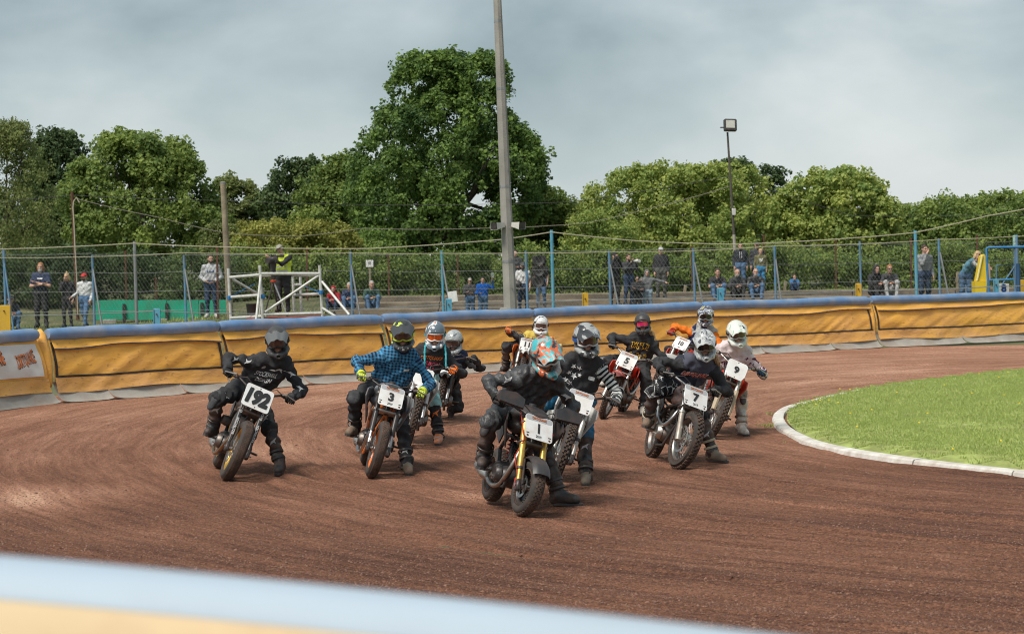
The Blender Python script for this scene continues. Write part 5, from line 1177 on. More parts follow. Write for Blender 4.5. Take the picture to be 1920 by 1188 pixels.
def decal(parent, name, V, F, origin, ex, ey, dirn, pts2d, faces, mm, lift=0.006, base=None, reach=0.6):
    """lay flat print on a body: project 2-D outline points along dirn on to the surface"""
    bv = BVHTree.FromPolygons([tuple(v) for v in V], [tuple(int(i) for i in f) for f in F]); dirn = unit(dirn); P = []
    ex, ey = unit(ex), unit(ey); last = 0.25
    for p in pts2d:
        o = np.asarray(origin) + ex * p[0] + ey * p[1] - dirn * reach * 0.5
        h = bv.ray_cast(Vector(o), Vector(dirn), reach)
        if h[0] is not None: last = h[3]; P.append(np.array(h[0]) - dirn * lift)
        else: P.append(o + dirn * (last - lift))
    base = np.zeros(3) if base is None else base
    return mesh_obj(name, np.array(P) - base, faces, mm, parent, smooth=False)
def subdivide2d(V, F, maxlen):
    """split long edges of the flat print so that it can follow a curved surface"""
    V = [tuple(v) for v in V]; tris = []
    for f in F:
        for i in range(1, len(f) - 1): tris.append((f[0], f[i], f[i + 1]))
    for _ in range(4):
        out = []; cache = {}; ch = False
        def midp(a, b):
            k = (min(a, b), max(a, b))
            if k not in cache: cache[k] = len(V); V.append(((V[a][0] + V[b][0]) / 2, (V[a][1] + V[b][1]) / 2))
            return cache[k]
        for (a, b, c) in tris:
            l = [math.dist(V[a], V[b]), math.dist(V[b], V[c]), math.dist(V[c], V[a])]; m_ = max(l)
            if m_ <= maxlen: out.append((a, b, c)); continue
            ch = True; i = l.index(m_); a, b, c = ((a, b, c), (b, c, a), (c, a, b))[i]; mm_ = midp(a, b); out += [(a, mm_, c), (mm_, b, c)]
        tris = out
        if not ch: break
    return V, tris
def text_decal(body, s, origin, ex, ey, dirn, h, mm, width=None, bold=0.02, shear=0.0, sx=1.0, lift=0.006, parent=None, name='lettering'):
    V2, F2 = text2d(s, min(bold, 0.03), shear, sx); sxx = width / (V2[:, 0].max() - V2[:, 0].min()) if width else h
    V2 = np.stack([V2[:, 0] * sxx, V2[:, 1] * h], 1); V2, F2 = subdivide2d(V2, F2, 0.035)
    return decal(parent, name, body['V'], body['F'], origin, ex, ey, dirn, V2, F2, mm, lift, body['base'])
def poly_decal(body, poly, origin, ex, ey, dirn, mm, lift=0.006, parent=None, name='emblem'):
    V2, F2 = subdivide2d(poly, [tuple(range(len(poly)))] if len(poly) < 5 else [(0, i, i + 1) for i in range(1, len(poly) - 1)], 0.04)
    return decal(parent, name, body['V'], body['F'], origin, ex, ey, dirn, V2, F2, mm, lift, body['base'])
def star(r, a0=90, inner=0.42):
    P = [(0, 0)] + [(r * (1 if i % 2 == 0 else inner) * math.cos(R(a0 + 36 * i)), r * (1 if i % 2 == 0 else inner) * math.sin(R(a0 + 36 * i))) for i in range(11)]
    return P
# ------------------------------------------------------------------ motorcycles (local axes: x right, y forward, z up; origin on the ground)
def tyre_parts(c, Rr, w, style, rimR):
    hs = Rr - rimR; half = [(rimR, w * 0.70), (rimR + 0.06 * hs, w * 0.86), (rimR + 0.35 * hs, w), (rimR + 0.62 * hs, w * 0.97), (rimR + 0.82 * hs, w * 0.80), (Rr - 0.05 * hs, w * 0.48), (Rr, w * 0.0)]
    prof = [(r_, -h_) for r_, h_ in half] + [(r_, h_) for r_, h_ in half[-2::-1]]
    kn = 0.016 if style == 'knob' else 0.005
    prof = [(r_ - (kn * 0.8 if r_ > rimR + 0.7 * hs else 0), h_) for r_, h_ in prof]
    ty = MB(); ty.lathe(prof, c, (1, 0, 0), 48); tr = MB()
    rows = {'knob': (-0.86, -0.44, 0.0, 0.44, 0.86), 'block': (-0.82, -0.55, -0.28, 0.0, 0.28, 0.55, 0.82), 'wave': (-0.85, -0.5, -0.17, 0.17, 0.5, 0.85)}[style]
    pitch = {'knob': 0.052, 'block': 0.036, 'wave': 0.042}[style]; n = int(2 * math.pi * Rr / pitch)
    hsP = [(p[1], p[0]) for p in prof[len(prof) // 2:]]
    for ri, f in enumerate(rows):
        x = f * w * 0.92; ax = abs(x); rad = np.interp(ax, [q[0] for q in hsP], [q[1] for q in hsP]); r2 = np.interp(ax + 0.004, [q[0] for q in hsP], [q[1] for q in hsP]); sl_ = math.atan2(rad - r2, 0.004) * (1 if x > 0 else -1) * 0.8
        for k in range(n):
            a = 2 * math.pi * (k + (0.5 if ri % 2 else 0)) / n; d = A(0, math.cos(a), math.sin(a)); t = A(0, -math.sin(a), math.cos(a))
            xx = A(1, 0, 0); nn = unit(d * math.cos(sl_) + xx * math.sin(sl_)); lx = np.cross(t, nn)
            fr = np.stack([lx, t, nn], 1)
            if style == 'wave': fr = fr @ np.array(Matrix.Rotation(R(25 if ri % 2 else -25), 3, 'Z'))
            bw = w * {'knob': 0.33, 'block': 0.24, 'wave': 0.30}[style]; bl = pitch * {'knob': 0.55, 'block': 0.78, 'wave': 0.7}[style]
            tr.box(np.asarray(c) + xx * x + d * rad + nn * kn * 0.3, (bw, bl, kn * 1.5), rot=fr)
    return ty, tr
def wheel(parent, name, c, Rr, w, style, rimR, rim_mat, spoke, hub_mat, disc=True, X=None, disc_side=1):
    """rim is the part; tyre, tread, hub, spokes and disc hang from it"""
    c = np.asarray(c, float)
    def put(mb, nm, mm, par, **k):
        if X is not None: mb.xf(*X)
        return mb.build(nm, mm, par, **k)
    rim = MB(); rw = w * 0.72
    rim.lathe([(rimR + 0.004, -rw), (rimR + 0.004, -rw * 0.9), (rimR - 0.012, -rw * 0.75), (rimR - 0.02, 0), (rimR - 0.012, rw * 0.75), (rimR + 0.004, rw * 0.9), (rimR + 0.004, rw), (rimR - 0.014, rw), (rimR - 0.03, rw * 0.6), (rimR - 0.036, 0), (rimR - 0.03, -rw * 0.6), (rimR - 0.014, -rw)], c, (1, 0, 0), 44, closed=True)
    ro = put(rim, name, rim_mat, parent)
    ty, tr = tyre_parts(c, Rr, w, style, rimR)
    to = put(ty, 'tyre', RUBBER, ro); tro = put(tr, 'tread', TREAD, ro, smooth=False); tro['kind'] = 'stuff'
    hb = MB(); hb.lathe([(0.001, -0.07), (0.022, -0.07), (0.026, -0.045), (0.045, -0.04), (0.032, -0.02), (0.032, 0.02), (0.045, 0.04), (0.026, 0.045), (0.022, 0.07), (0.001, 0.07)], c, (1, 0, 0), 18); put(hb, 'hub', hub_mat, ro)
    sp = MB()
    if spoke == 'wire':
        for k in range(28):
            a = 2 * math.pi * k / 28; b_ = a + (0.35 if k % 2 else -0.35); sx = 0.038 * (1 if (k // 2) % 2 else -1)
            sp.tube([c + A(sx, 0.04 * math.cos(b_), 0.04 * math.sin(b_)), c + A(sx * 0.15, (rimR - 0.02) * math.cos(a), (rimR - 0.02) * math.sin(a))], 0.0022, 4, caps=False)
        o_ = put(sp, 'spokes', CHROME, ro); o_['kind'] = 'stuff'
    else:
        for k in range(5):
            a = 2 * math.pi * k / 5
            for da in (-0.16, 0.16):
                q = MB(); q.tube([c + A(0, 0.04 * math.cos(a), 0.04 * math.sin(a)), c + A(0, rimR * 0.55 * math.cos(a + da * 0.6), rimR * 0.55 * math.sin(a + da * 0.6)), c + A(0, (rimR - 0.025) * math.cos(a + da), (rimR - 0.025) * math.sin(a + da))], [0.016, 0.012, 0.014], 6); put(q, 'spoke', rim_mat, ro)
    if disc:
        dr = rimR * 0.62; d_ = MB(); xo = 0.062 * disc_side
        d_.lathe([(dr, xo - 0.002), (dr, xo + 0.002), (dr - 0.028, xo + 0.002), (dr - 0.028, xo - 0.002)], c, (1, 0, 0), 40, closed=True)
        for k in range(6):
            a = 2 * math.pi * k / 6; d_.tube([c + A(xo, 0.04 * math.cos(a), 0.04 * math.sin(a)), c + A(xo, (dr - 0.02) * math.cos(a + 0.3), (dr - 0.02) * math.sin(a + 0.3))], 0.006, 4)
        put(d_, 'brake_disc', metal('disc_steel', (0.5, 0.49, 0.47), 0.3, 0.2), ro)
    return ro
def soft_obj(s, h, name, mm, parent, X=None, clipz=None):
    V, F, t, r = s.mesh(h, clipz=clipz)
    if X is not None: V = V @ np.asarray(X[0]).T + X[1]
    return mesh_obj(name, V, F, mm, parent, sharp=0, uvattr={'rest': r})

def motorcycle(sp):
    S_ = dict(wb=1.40, rf=0.335, wf=0.055, rr=0.32, wr=0.065, rimf=0.24, rimr=0.225, rake=26, fx=0.10, usd=True, clear=0.085, style='tracker', tread='block', steer=0, seat=0.80, barw=0.39, rise=0.10)
    S_.update(sp); g = S_; wb, rf, rr = g['wb'], g['rf'], g['rr']
    fc = gnd(*g['contact']); fc[2] = track_z(fc[0], fc[1]); psi, lean = R(g['psi']), R(g['lean'])
    fwd = A(math.sin(psi), -math.cos(psi), 0); r0 = np.cross(fwd, A(0, 0, 1)); up = A(0, 0, 1) * math.cos(lean) - r0 * math.sin(lean); rt = r0 * math.cos(lean) + A(0, 0, 1) * math.sin(lean)
    M3 = np.stack([rt, fwd, up], 1); org = fc - M3 @ A(0, wb / 2, 0) + A(0, 0, g['wf'] * (1 - math.cos(lean)) * 0.9)
    mw = Matrix.Identity(4)
    for i in range(3):
        for j in range(3): mw[i][j] = M3[i, j]
        mw[i][3] = org[i]
    e0 = empty('motorcycle', label=g['label'], cat='motorcycle', group='racing motorcycles on the track', mw=mw)
    Fa = A(0, wb / 2, rf); Ra = A(0, -wb / 2, rr); rk = R(g['rake']); u = A(0, -math.sin(rk), math.cos(rk)); f = A(0, math.cos(rk), math.sin(rk))
    st = np.array(Matrix.Rotation(R(g['steer']), 3, Vector(u))); piv = Fa - f * 0.03; X = (st, piv - st @ piv)
    def fx(mb, nm, mm, par=e0, **k): return mb.xf(*X).build(nm, mm, par, **k)
    C1 = rf + g['clear'] + 0.02; C2 = C1 + 0.19                      # clamp heights along the fork
    fxw = g['fx']; style = g['style']; mono = style in ('grom', 'duke')
    wheel(e0, 'front_wheel', Fa, rf, g['wf'], g['tread'], g['rimf'], g['rimmat'], 'cast' if mono else 'wire', g.get('hubmat', ALLOY), True, X, g.get('dside', 1))
    wheel(e0, 'rear_wheel', Ra, rr, g['wr'], g['tread'], g['rimr'], g['rimmat'], 'cast' if mono else 'wire', g.get('hubmat', ALLOY), True, None, -1)
    fm = g['forkmat']; lm = g['lowmat']
    for s in (1, -1):
        x = A(s * fxw, 0, 0); mb = MB()
        if g['usd']:
            mb.tube([Fa + x + u * (rf * 0.62), Fa + x + u * (C2 + 0.03)], [0.0285, 0.0285], 14); leg = fx(mb, 'fork_leg', fm)
            mb = MB(); mb.tube([Fa + x - u * 0.02, Fa + x + u * (rf * 0.64)], 0.021, 12); fx(mb, 'fork_stanchion', lm, leg)
            mb = MB(); mb.box(Fa + x + A(0, 0, 0.0), (0.045, 0.06, 0.11), rot=np.stack([A(1, 0, 0), f, u], 1), ch=0.012); fx(mb, 'axle_lug', g.get('lugmat', BLACKM), leg)
            mb = MB(); mb.tube([Fa + x + u * (rf * 0.60), Fa + x + u * (rf * 0.68)], 0.032, 14); fx(mb, 'fork_seal', BLACKP, leg)
        else:
            mb = MB(); mb.tube([Fa + x - u * 0.03, Fa + x + u * (C1 * 0.82)], [0.032, 0.03], 14); leg = fx(mb, 'fork_leg', lm)
            mb = MB(); mb.tube([Fa + x + u * (C1 * 0.80), Fa + x + u * (C2 + 0.03)], 0.0195, 12); fx(mb, 'fork_stanchion', fm, leg)
            mb = MB(); mb.tube([Fa + x + u * (C1 * 0.78), Fa + x + u * (C1 * 0.85)], 0.036, 14); fx(mb, 'fork_seal', BLACKP if style != 'trail' else lm, leg)
        if g.get('guard'):
            mb = MB(); mb.tube([Fa + x + f * 0.035 + u * 0.0, Fa + x + f * 0.04 + u * 0.18, Fa + x + f * 0.035 + u * 0.36], [0.03, 0.035, 0.03], 8); fx(mb, 'fork_guard', g['guard'], leg)
        if g.get('forktext'):
            mb = MB()
            for (tx_, hh, a_, ln_) in g['forktext']:
                text_on(mb, tx_, Fa + x + u * a_ + f * 0.0285 + A(0.0, 0, 0), u, A(1, 0, 0), hh, 0.004, 0.02, 0, 1.0, width=ln_)
            fx(mb, 'lettering', WINK, leg, smooth=False)
        # caliper
    ds = g.get('dside', 1); mb = MB(); mb.box(Fa + A(ds * 0.07, -0.0, 0) - f * 0.09 + u * 0.06, (0.05, 0.06, 0.11), rot=np.stack([A(1, 0, 0), f, u], 1), ch=0.012); fx(mb, 'brake_caliper', g.get('calmat', DALLOY))
    mb = MB(); mb.tube([Fa + A(ds * 0.08, 0, 0) - f * 0.08 + u * 0.1, Fa + A(ds * 0.13, 0, 0) - f * 0.08 + u * 0.3, Fa + A(ds * 0.12, 0, 0) + f * 0.05 + u * C1, Fa + A(ds * 0.15, 0, 0) - f * 0.02 + u * (C2 + 0.1)], 0.006, 6); fx(mb, 'brake_hose', g.get('hosemat', BLACKP))
    mb = MB(); mb.tube([Fa - A(fxw + 0.03, 0, 0), Fa + A(fxw + 0.03, 0, 0)], 0.012, 10); fx(mb, 'front_axle', CHROME)
    for t_, nm in ((C1, 'lower_clamp'), (C2, 'upper_clamp')):
        mb = MB(); mb.box(Fa + u * t_ - f * 0.02, (2 * fxw + 0.075, 0.09, 0.035), rot=np.stack([A(1, 0, 0), f, u], 1), ch=0.012); fx(mb, nm, g.get('clampmat', DALLOY))
    mb = MB(); mb.tube([Fa + u * (C1 - 0.02) - f * 0.035, Fa + u * (C2 + 0.02) - f * 0.035], 0.028, 12); fx(mb, 'steering_stem', BLACKM)
    bc = Fa + u * (C2 + 0.06) - f * 0.01; rs = g['rise']; bw = g['barw']
    def bp(x, up_, ba): return bc + A(x, 0, 0) + u * up_ - f * ba
    pts = [bp(-bw, rs, 0.13), bp(-bw * 0.72, rs * 0.97, 0.085), bp(-bw * 0.58, rs * 0.85, 0.05), bp(-bw * 0.30, rs * 0.15, 0.0), bp(-bw * 0.2, 0, 0), bp(bw * 0.2, 0, 0), bp(bw * 0.30, rs * 0.15, 0.0), bp(bw * 0.58, rs * 0.85, 0.05), bp(bw * 0.72, rs * 0.97, 0.085), bp(bw, rs, 0.13)]
    mb = MB(); mb.tube(pts, 0.0125, 10); hb = fx(mb, 'handlebar', g.get('barmat', BLACKM))
    if g.get('crossbar'): mb = MB(); mb.tube([bp(-bw * 0.5, rs * 0.62, 0.03), bp(bw * 0.5, rs * 0.62, 0.03)], 0.016, 10); fx(mb, 'crossbar_pad', g['crossbar'], hb)
    for s in (1, -1): mb = MB(); mb.box(bp(s * bw * 0.13, -0.012, 0.0), (0.035, 0.045, 0.05), ch=0.008); fx(mb, 'bar_clamp', DALLOY, hb)
    grips = {}
    for s, nm in ((1, 'r'), (-1, 'l')):
        a_, b_ = bp(s * bw * 0.69, rs * 0.965, 0.079), bp(s * bw * 1.01, rs, 0.132); mb = MB(); mb.tube([a_, a_ * 0.9 + b_ * 0.1, b_ * 0.97 + a_ * 0.03, b_], [0.019, 0.0155, 0.0155, 0.018], 12); fx(mb, 'grip', RUBBER)
        grips[nm] = a_ * 0.42 + b_ * 0.58
        mb = MB(); l0 = bp(s * bw * 0.64, rs * 0.93, 0.055); mb.box(l0, (0.03, 0.045, 0.04), ch=0.008); pch = fx(mb, 'lever_perch', BLACKM)
        mb = MB(); mb.tube([l0 + f * 0.02, l0 + f * 0.05 + A(s * 0.03, 0, 0), bp(s * bw * 0.8, rs * 0.95, 0.03), bp(s * bw * 1.0, rs * 0.93, 0.06)], [0.008, 0.008, 0.007, 0.008], 6); fx(mb, 'lever', g.get('levmat', ALLOY), pch)
        mb = MB(); mb.tube([l0, bp(s * bw * 0.42, rs * 0.9, -0.03), bp(s * bw * 0.16, 0.05, -0.01), Fa + A(s * 0.05, 0, 0) + u * C1 - f * 0.02], 0.0055, 6); fx(mb, 'control_cable', BLACKP)
        if g.get('handguard'):
            hv = [(-0.15, -0.07), (0.10, -0.055), (0.13, 0.0), (0.10, 0.06), (-0.06, 0.075), (-0.16, 0.03)]
            cgd = bp(s * bw * 0.86, rs * 0.92, 0.0) + f * 0.035
            def hgp(a, b, dep): return cgd + A(s * a, 0, 0) + u * b + f * dep
            q = MB(); o_ = [hgp(a, b, 0.02 - 0.5 * a * a * (1 if a > 0 else 0.2)) for a, b in hv] + [hgp(a * 0.93, b * 0.9, 0.045 - 0.5 * a * a * (1 if a > 0 else 0.2)) for a, b in hv]
            q.add(o_, [(0, 1, 2, 3, 4, 5) if s < 0 else (5, 4, 3, 2, 1, 0), (11, 10, 9, 8, 7, 6) if s < 0 else (6, 7, 8, 9, 10, 11)] + [((i, (i + 1) % 6, (i + 1) % 6 + 6, i + 6)[::-1] if s < 0 else (i, (i + 1) % 6, (i + 1) % 6 + 6, i + 6)) for i in range(6)]); fx(q, 'hand_guard', g['handguard'], smooth=False)
    # number plate
    pw, ph = g.get('plate', (0.25, 0.245)); pt = R(g.get('ptilt', 8)); pn = f * math.cos(pt) + u * math.sin(pt); pu = u * math.cos(pt) - f * math.sin(pt)
    pc = Fa + u * (C1 + g.get('pup', 0.10)) + f * (0.075 + g.get('pfw', 0)); ex = -A(1, 0, 0)
    if g.get('plate_shape') == 'mx': poly = [(-pw * 0.36, -ph * 0.5), (pw * 0.36, -ph * 0.5), (pw * 0.48, -ph * 0.2), (pw * 0.5, ph * 0.38), (pw * 0.40, ph * 0.5), (-pw * 0.40, ph * 0.5), (-pw * 0.5, ph * 0.38), (-pw * 0.48, -ph * 0.2)]
    else: poly = rrect(pw, ph, 0.03)
    mb = MB(); mb.prism(poly, pc, ex, pu, 0.006); plt = fx(mb, 'number_plate', PLATEW, smooth=False); sf = 0.005
    if g.get('num'):
        nb = g['num']; mb = MB(); text_on(mb, nb, pc + pu * g.get('numup', 0.0) * ph, ex, pu, ph * g.get('numh', 0.36), sf, g.get('numbold', 0.03), g.get('numshear', 0), g.get('numsx', 1.0), width=g.get('numw')); fx(mb, 'number', INK, plt, smooth=False)
    if g.get('year', True):
        mb = MB(); text_on(mb, '2019', pc - pu * ph * 0.36, ex, pu, ph * 0.115, sf, 0.02, 0, 0.75); fx(mb, 'year', INK, plt, smooth=False)
        mb = MB(); mb.prism(rrect(pw * 0.96, ph * 0.22, 0.025), pc + pu * ph * 0.375, ex, pu, 0.0085); fx(mb, 'header_band', mat('plate_grey_band', (0.42, 0.43, 0.45), 0.45), plt, smooth=False)
        for ly, (mm_, b_) in enumerate(((INK, 0.03), (ORINK, 0.005))):
            mb = MB(); text_on(mb, 'DIRTQUAKE', pc + pu * ph * 0.37, ex, pu, ph * 0.12, sf + 0.002 + 0.002 * ly, b_, 0, 0.8, width=pw * 0.52); fx(mb, 'header_lettering', mm_, plt, smooth=False)
        for s in (-1, 1):
            mb = MB(); mb.lathe([(0.001, 0.004), (0.011, 0.004), (0.013, 0.0)], pc + ex * s * pw * 0.40 - pu * ph * 0.40, pn, 10); fx(mb, 'plate_emblem', mat('emblem_brown', (0.10, 0.04, 0.03), 0.5), plt, smooth=False)
            mb = MB(); mb.box(pc + ex * s * pw * 0.40 - pu * ph * 0.29 + pn * 0.004, (0.028, 0.004, 0.008), rot=np.stack([ex, pn, pu], 1)); fx(mb, 'plate_print', INK, plt, smooth=False)
    else:
        for s in (-1, 1): mb = MB(); mb.lathe([(0.001, 0.006), (0.007, 0.005), (0.009, 0.0)], pc + pu * ph * 0.43 * s, pn, 8); fx(mb, 'plate_bolt', BLACKM, plt)
    # mudguards
    if g.get('fender') == 'high':
        V = []; fm_ = g['fendermat']; base = Fa + u * (C1 - 0.035) 
        nx_, ny_ = 8, 16
        def FP(a, b):
            y = -0.22 + 0.78 * b; wd = 0.085 * (1 - 0.55 * max(0, (b - 0.55) / 0.45) ** 1.6) * (0.8 + 0.2 * min(1, b * 4)); x = (2 * a - 1) * wd
            return base + A(x, y * 0.97, -0.05 * abs(2 * a - 1) ** 2 + 0.02 + 0.03 * math.sin(b * 2.6) - 0.10 * max(0, b - 0.75) ** 1 + y * 0.12)
        mb = MB(); mb.grid(FP, nx_, ny_); mb.grid(lambda a, b: FP(1 - a, b) - A(0, 0, 0.008), nx_, ny_); fx(mb, 'front_mudguard', fm_)
    elif g.get('fender') == 'low':
        def FP(a, b, dr=0.0):
            an = R(150 - 118 * b); x = (2 * a - 1); rr_ = rf + 0.035 - 0.035 * abs(x) ** 3 - dr
            return Fa + A(x * 0.085, 0, 0) + A(0, -math.cos(R(180) - an) * -1, 0) * 0 + A(0, math.cos(an) * rr_, math.sin(an) * rr_)
        mb = MB(); mb.grid(FP, 8, 18); mb.grid(lambda a, b: FP(1 - a, b, 0.008), 8, 18); mg = fx(mb, 'front_mudguard', g['fendermat'])
        for s in (1, -1): mb = MB(); mb.prism([(-0.05, -0.02), (0.06, -0.0), (0.05, rf - 0.01), (-0.10, rf + 0.0)], Fa + A(s * 0.085, 0, 0), f, u, 0.008); fx(mb, 'mudguard_stay', g['fendermat'], mg, smooth=False)
    # frame
    H = Fa + u * (C1 + 0.09) - f * 0.05; sz = g['seat']; eng = A(0, 0.02, 0.36 if style != 'grom' else 0.33)
    fmx = g.get('framemat', BLACKM); P_ = A(0, -0.18, 0.36 if style != 'grom' else 0.34)
    for s in (1, -1):
        mb = MB(); mb.tube([H, H + A(s * 0.09, -0.14, -0.04), A(s * 0.12, -0.02, sz - 0.12), A(s * 0.12, -0.22, sz - 0.26), P_ + A(s * 0.1, 0, 0)], 0.019, 8); mb.build('frame_spar', fmx, e0)
        mb = MB(); mb.tube([H - u * 0.08, A(s * 0.07, H[1] - 0.12, 0.42), A(s * 0.11, eng[1] + 0.15, 0.20), A(s * 0.11, -0.12, 0.18), P_ + A(s * 0.1, 0, 0)], 0.015, 8); mb.build('down_tube', fmx, e0)
        mb = MB(); mb.tube([A(s * 0.1, -0.12, sz - 0.12), A(s * 0.1, -0.42, sz - 0.06), A(s * 0.08, -0.62, sz + 0.0)], 0.012, 8); mb.build('subframe_tube', fmx, e0)
        mb = MB(); mb.tube([P_ + A(s * 0.10, 0, 0), A(s * 0.12, -0.35, (P_[2] + rr) / 2 + 0.01), Ra + A(s * 0.115, 0.02, 0)], [0.024, 0.026, 0.02], 8); mb.build('swingarm_leg', g.get('swingmat', DALLOY), e0)
    mb = MB(); mb.tube([Ra - A(0.14, 0, 0), Ra + A(0.14, 0, 0)], 0.012, 10); mb.build('rear_axle', CHROME, e0)
    # chain and sprocket on the left
    mb = MB(); mb.lathe([(0.085, -0.003), (0.095, -0.003), (0.095, 0.003), (0.085, 0.003)], Ra + A(-0.085, 0, 0), (1, 0, 0), 24, closed=True); mb.build('rear_sprocket', DALLOY, e0)
    for dz in (0.09, -0.09): mb = MB(); mb.tube([Ra + A(-0.085, 0, dz), eng + A(-0.085, -0.16, dz * 0.4)], 0.007, 6); mb.build('chain_run', DALLOY, e0)
    # shock
    s0, s1 = A(0, -0.26, 0.42), A(0, -0.34, sz - 0.1); mb = MB(); mb.tube([s0, s1], 0.018, 10); sh = mb.build('shock', BLACKM, e0)
    mb = MB(); k = 70; mb.tube([s0 * (1 - i / k) + s1 * (i / k) + A(0.036 * math.cos(i * 0.62), 0.036 * math.sin(i * 0.62), 0) for i in range(6, k - 6)], 0.006, 5); mb.build('spring', g.get('springmat', CHROME), sh)
    # engine
    em = g.get('engmat', DALLOY); se = Soft()
    se.cap(eng + A(-0.08, 0.05, -0.04), eng + A(0.08, 0.05, -0.04), 0.095, 0.095, k=0.03); se.cap(eng + A(-0.10, -0.13, 0.0), eng + A(0.10, -0.13, 0.0), 0.085, 0.085, k=0.03); se.ell(eng + A(0, -0.03, -0.09), (0.10, 0.16, 0.05), k=0.03)
    ec = soft_obj(se, 0.014, 'crankcase', em, e0)
    for s in (1, -1):
        mb = MB(); mb.lathe([(0.001, 0.035), (0.06, 0.034), (0.075, 0.02), (0.082, -0.02)], eng + A(s * 0.165, 0.05, -0.03), (s, 0, 0), 20); mb.build('side_cover', g.get('covermat', DALLOY), ec)
        for kk in range(6): a_ = kk * 1.047; mb = MB(); mb.cyl(eng + A(s * 0.16, 0.05 + 0.072 * math.cos(a_), -0.03 + 0.072 * math.sin(a_)), eng + A(s * 0.182, 0.05 + 0.072 * math.cos(a_), -0.03 + 0.072 * math.sin(a_)), 0.006, 6); mb.build('cover_bolt', CHROME, ec)
    cyls = g.get('cyls', [20]); top = None
    for ang in cyls:
        d = A(0, math.sin(R(ang)), math.cos(R(ang))); cb = eng + A(0, 0.02, 0.05); fr = np.stack([A(1, 0, 0), np.cross(d, A(1, 0, 0)), d], 1)
        mb = MB(); mb.box(cb + d * 0.13, (0.13, 0.13, 0.24), rot=fr, ch=0.02); co = mb.build('cylinder', g.get('cylmat', em), e0)
        for kf in range(7): mb = MB(); mb.box(cb + d * (0.07 + kf * 0.024), (0.185, 0.18, 0.008), rot=fr, ch=0.003); mb.build('cooling_fin', g.get('cylmat', em), co, smooth=False)
        mb = MB(); mb.box(cb + d * 0.275, (0.15, 0.15, 0.06), rot=fr, ch=0.02); mb.build('cylinder_head', em, co)
        top = cb + d * 0.24
        ex_s = g.get('exside', 1); xm = g.get('exmat', CHROME)
        if ang == cyls[0]:
            p0 = top + np.cross(A(1, 0, 0), d) * -0.0 + A(0.03 * ex_s, 0.08, 0)
            mb = MB()
            if style in ('mx', 'trail'):
                pp = [p0, p0 + A(0.05 * ex_s, 0.09, -0.03), p0 + A(0.10 * ex_s, 0.08, -0.16), p0 + A(0.14 * ex_s, -0.02, -0.24), A(0.16 * ex_s, -0.18, 0.46), A(0.15 * ex_s, -0.36, 0.62)]
            else:
                pp = [p0, p0 + A(0.04 * ex_s, 0.10, -0.06), p0 + A(0.09 * ex_s, 0.10, -0.24), A(0.13 * ex_s, 0.08, 0.19), A(0.15 * ex_s, -0.15, 0.17), A(0.16 * ex_s, -0.34, 0.24)]
            mb.tube(smooth_line(np.array(pp), 26), 0.02, 10); hd = mb.build('exhaust_pipe', xm, e0)
            pe = pp[-1]; dr = unit(A(0.02 * ex_s, -0.5, 0.12)); mb = MB(); mb.tube([pe - dr * 0.05, pe, pe + dr * 0.06, pe + dr * 0.30, pe + dr * 0.36], [0.02, 0.03, 0.055, 0.055, 0.03], 14); mb.build('silencer', g.get('silmat', ALLOY), e0)
    if g.get('radiator'):
        for s in (1, -1): mb = MB(); mb.box(A(s * 0.12, H[1] - 0.14, H[2] - 0.20), (0.10, 0.035, 0.22), ch=0.01); ra = mb.build('radiator', DALLOY, e0)
    # pegs and levers
    pz = g.get('pegz', 0.32); pegs = {}
    for s, nm in ((1, 'r'), (-1, 'l')):
        pp = A(s * 0.23, -0.17, pz); mb = MB(); mb.tube([A(s * 0.12, -0.17, pz), pp + A(s * 0.07, 0.0, 0.0)], 0.011, 8); mb.box(pp + A(s * 0.02, 0, 0.006), (0.10, 0.05, 0.014), ch=0.004); mb.build('footpeg', DALLOY, e0); pegs[nm] = pp
        mb = MB(); mb.tube([A(s * 0.13, -0.13, pz - 0.04), A(s * 0.16, 0.0, pz - 0.05), A(s * 0.17, 0.06, pz - 0.03), A(s * 0.23, 0.065, pz - 0.03)], 0.008, 6); mb.build('foot_lever', ALLOY, e0)
    # tank, seat, tail
    tkm, stm = g['tankmat'], g.get('seatmat', SEATM); tz = sz + 0.02; th = g.get('tankh', 0.0); hy = H[1]
    s = Soft(); s.ell((0, hy - 0.26, tz + 0.04 + th), (0.135 + g.get('tankw', 0), 0.20, 0.11), k=0.05); s.ell((0, hy - 0.42, tz + 0.0 + th * 0.5), (0.10, 0.20, 0.09), k=0.06); s.ell((0, hy - 0.24, tz - 0.05), (0.15 + g.get('tankw', 0), 0.15, 0.08), k=0.04)
    tk = soft_obj(s, 0.013, 'fuel_tank', tkm, e0)
    mb = MB(); mb.lathe([(0.001, 0.03), (0.032, 0.028), (0.036, 0.0), (0.036, -0.02)], (0, hy - 0.25, tz + 0.14 + th), (0, 0, 1), 14); mb.build('filler_cap', BLACKP, tk)
    s = Soft(); s.cap((0, hy - 0.50, sz), (0, -0.30, sz - 0.01), 0.085, 0.10, k=0.04, flat=(A(0, 0, 1), 1.5)); s.cap((0, -0.30, sz - 0.01), (0, -0.66, sz + 0.03), 0.105, 0.085, k=0.04, flat=(A(0, 0, 1), 1.7)); soft_obj(s, 0.014, 'seat', stm, e0)
    tm = g.get('tailmat', BLACKP)
    def RF(a, b): y = -0.50 - 0.44 * b; x = (2 * a - 1) * (0.10 - 0.03 * b); return A(x, y, sz + 0.0 + 0.05 * b - 0.05 * abs(2 * a - 1) ** 2 + (0.03 if style == 'mx' else 0) * b)
    mb = MB(); mb.grid(RF, 8, 10); mb.grid(lambda a, b: RF(1 - a, b) - A(0, 0, 0.01), 8, 10); mb.build('rear_mudguard', tm, e0)
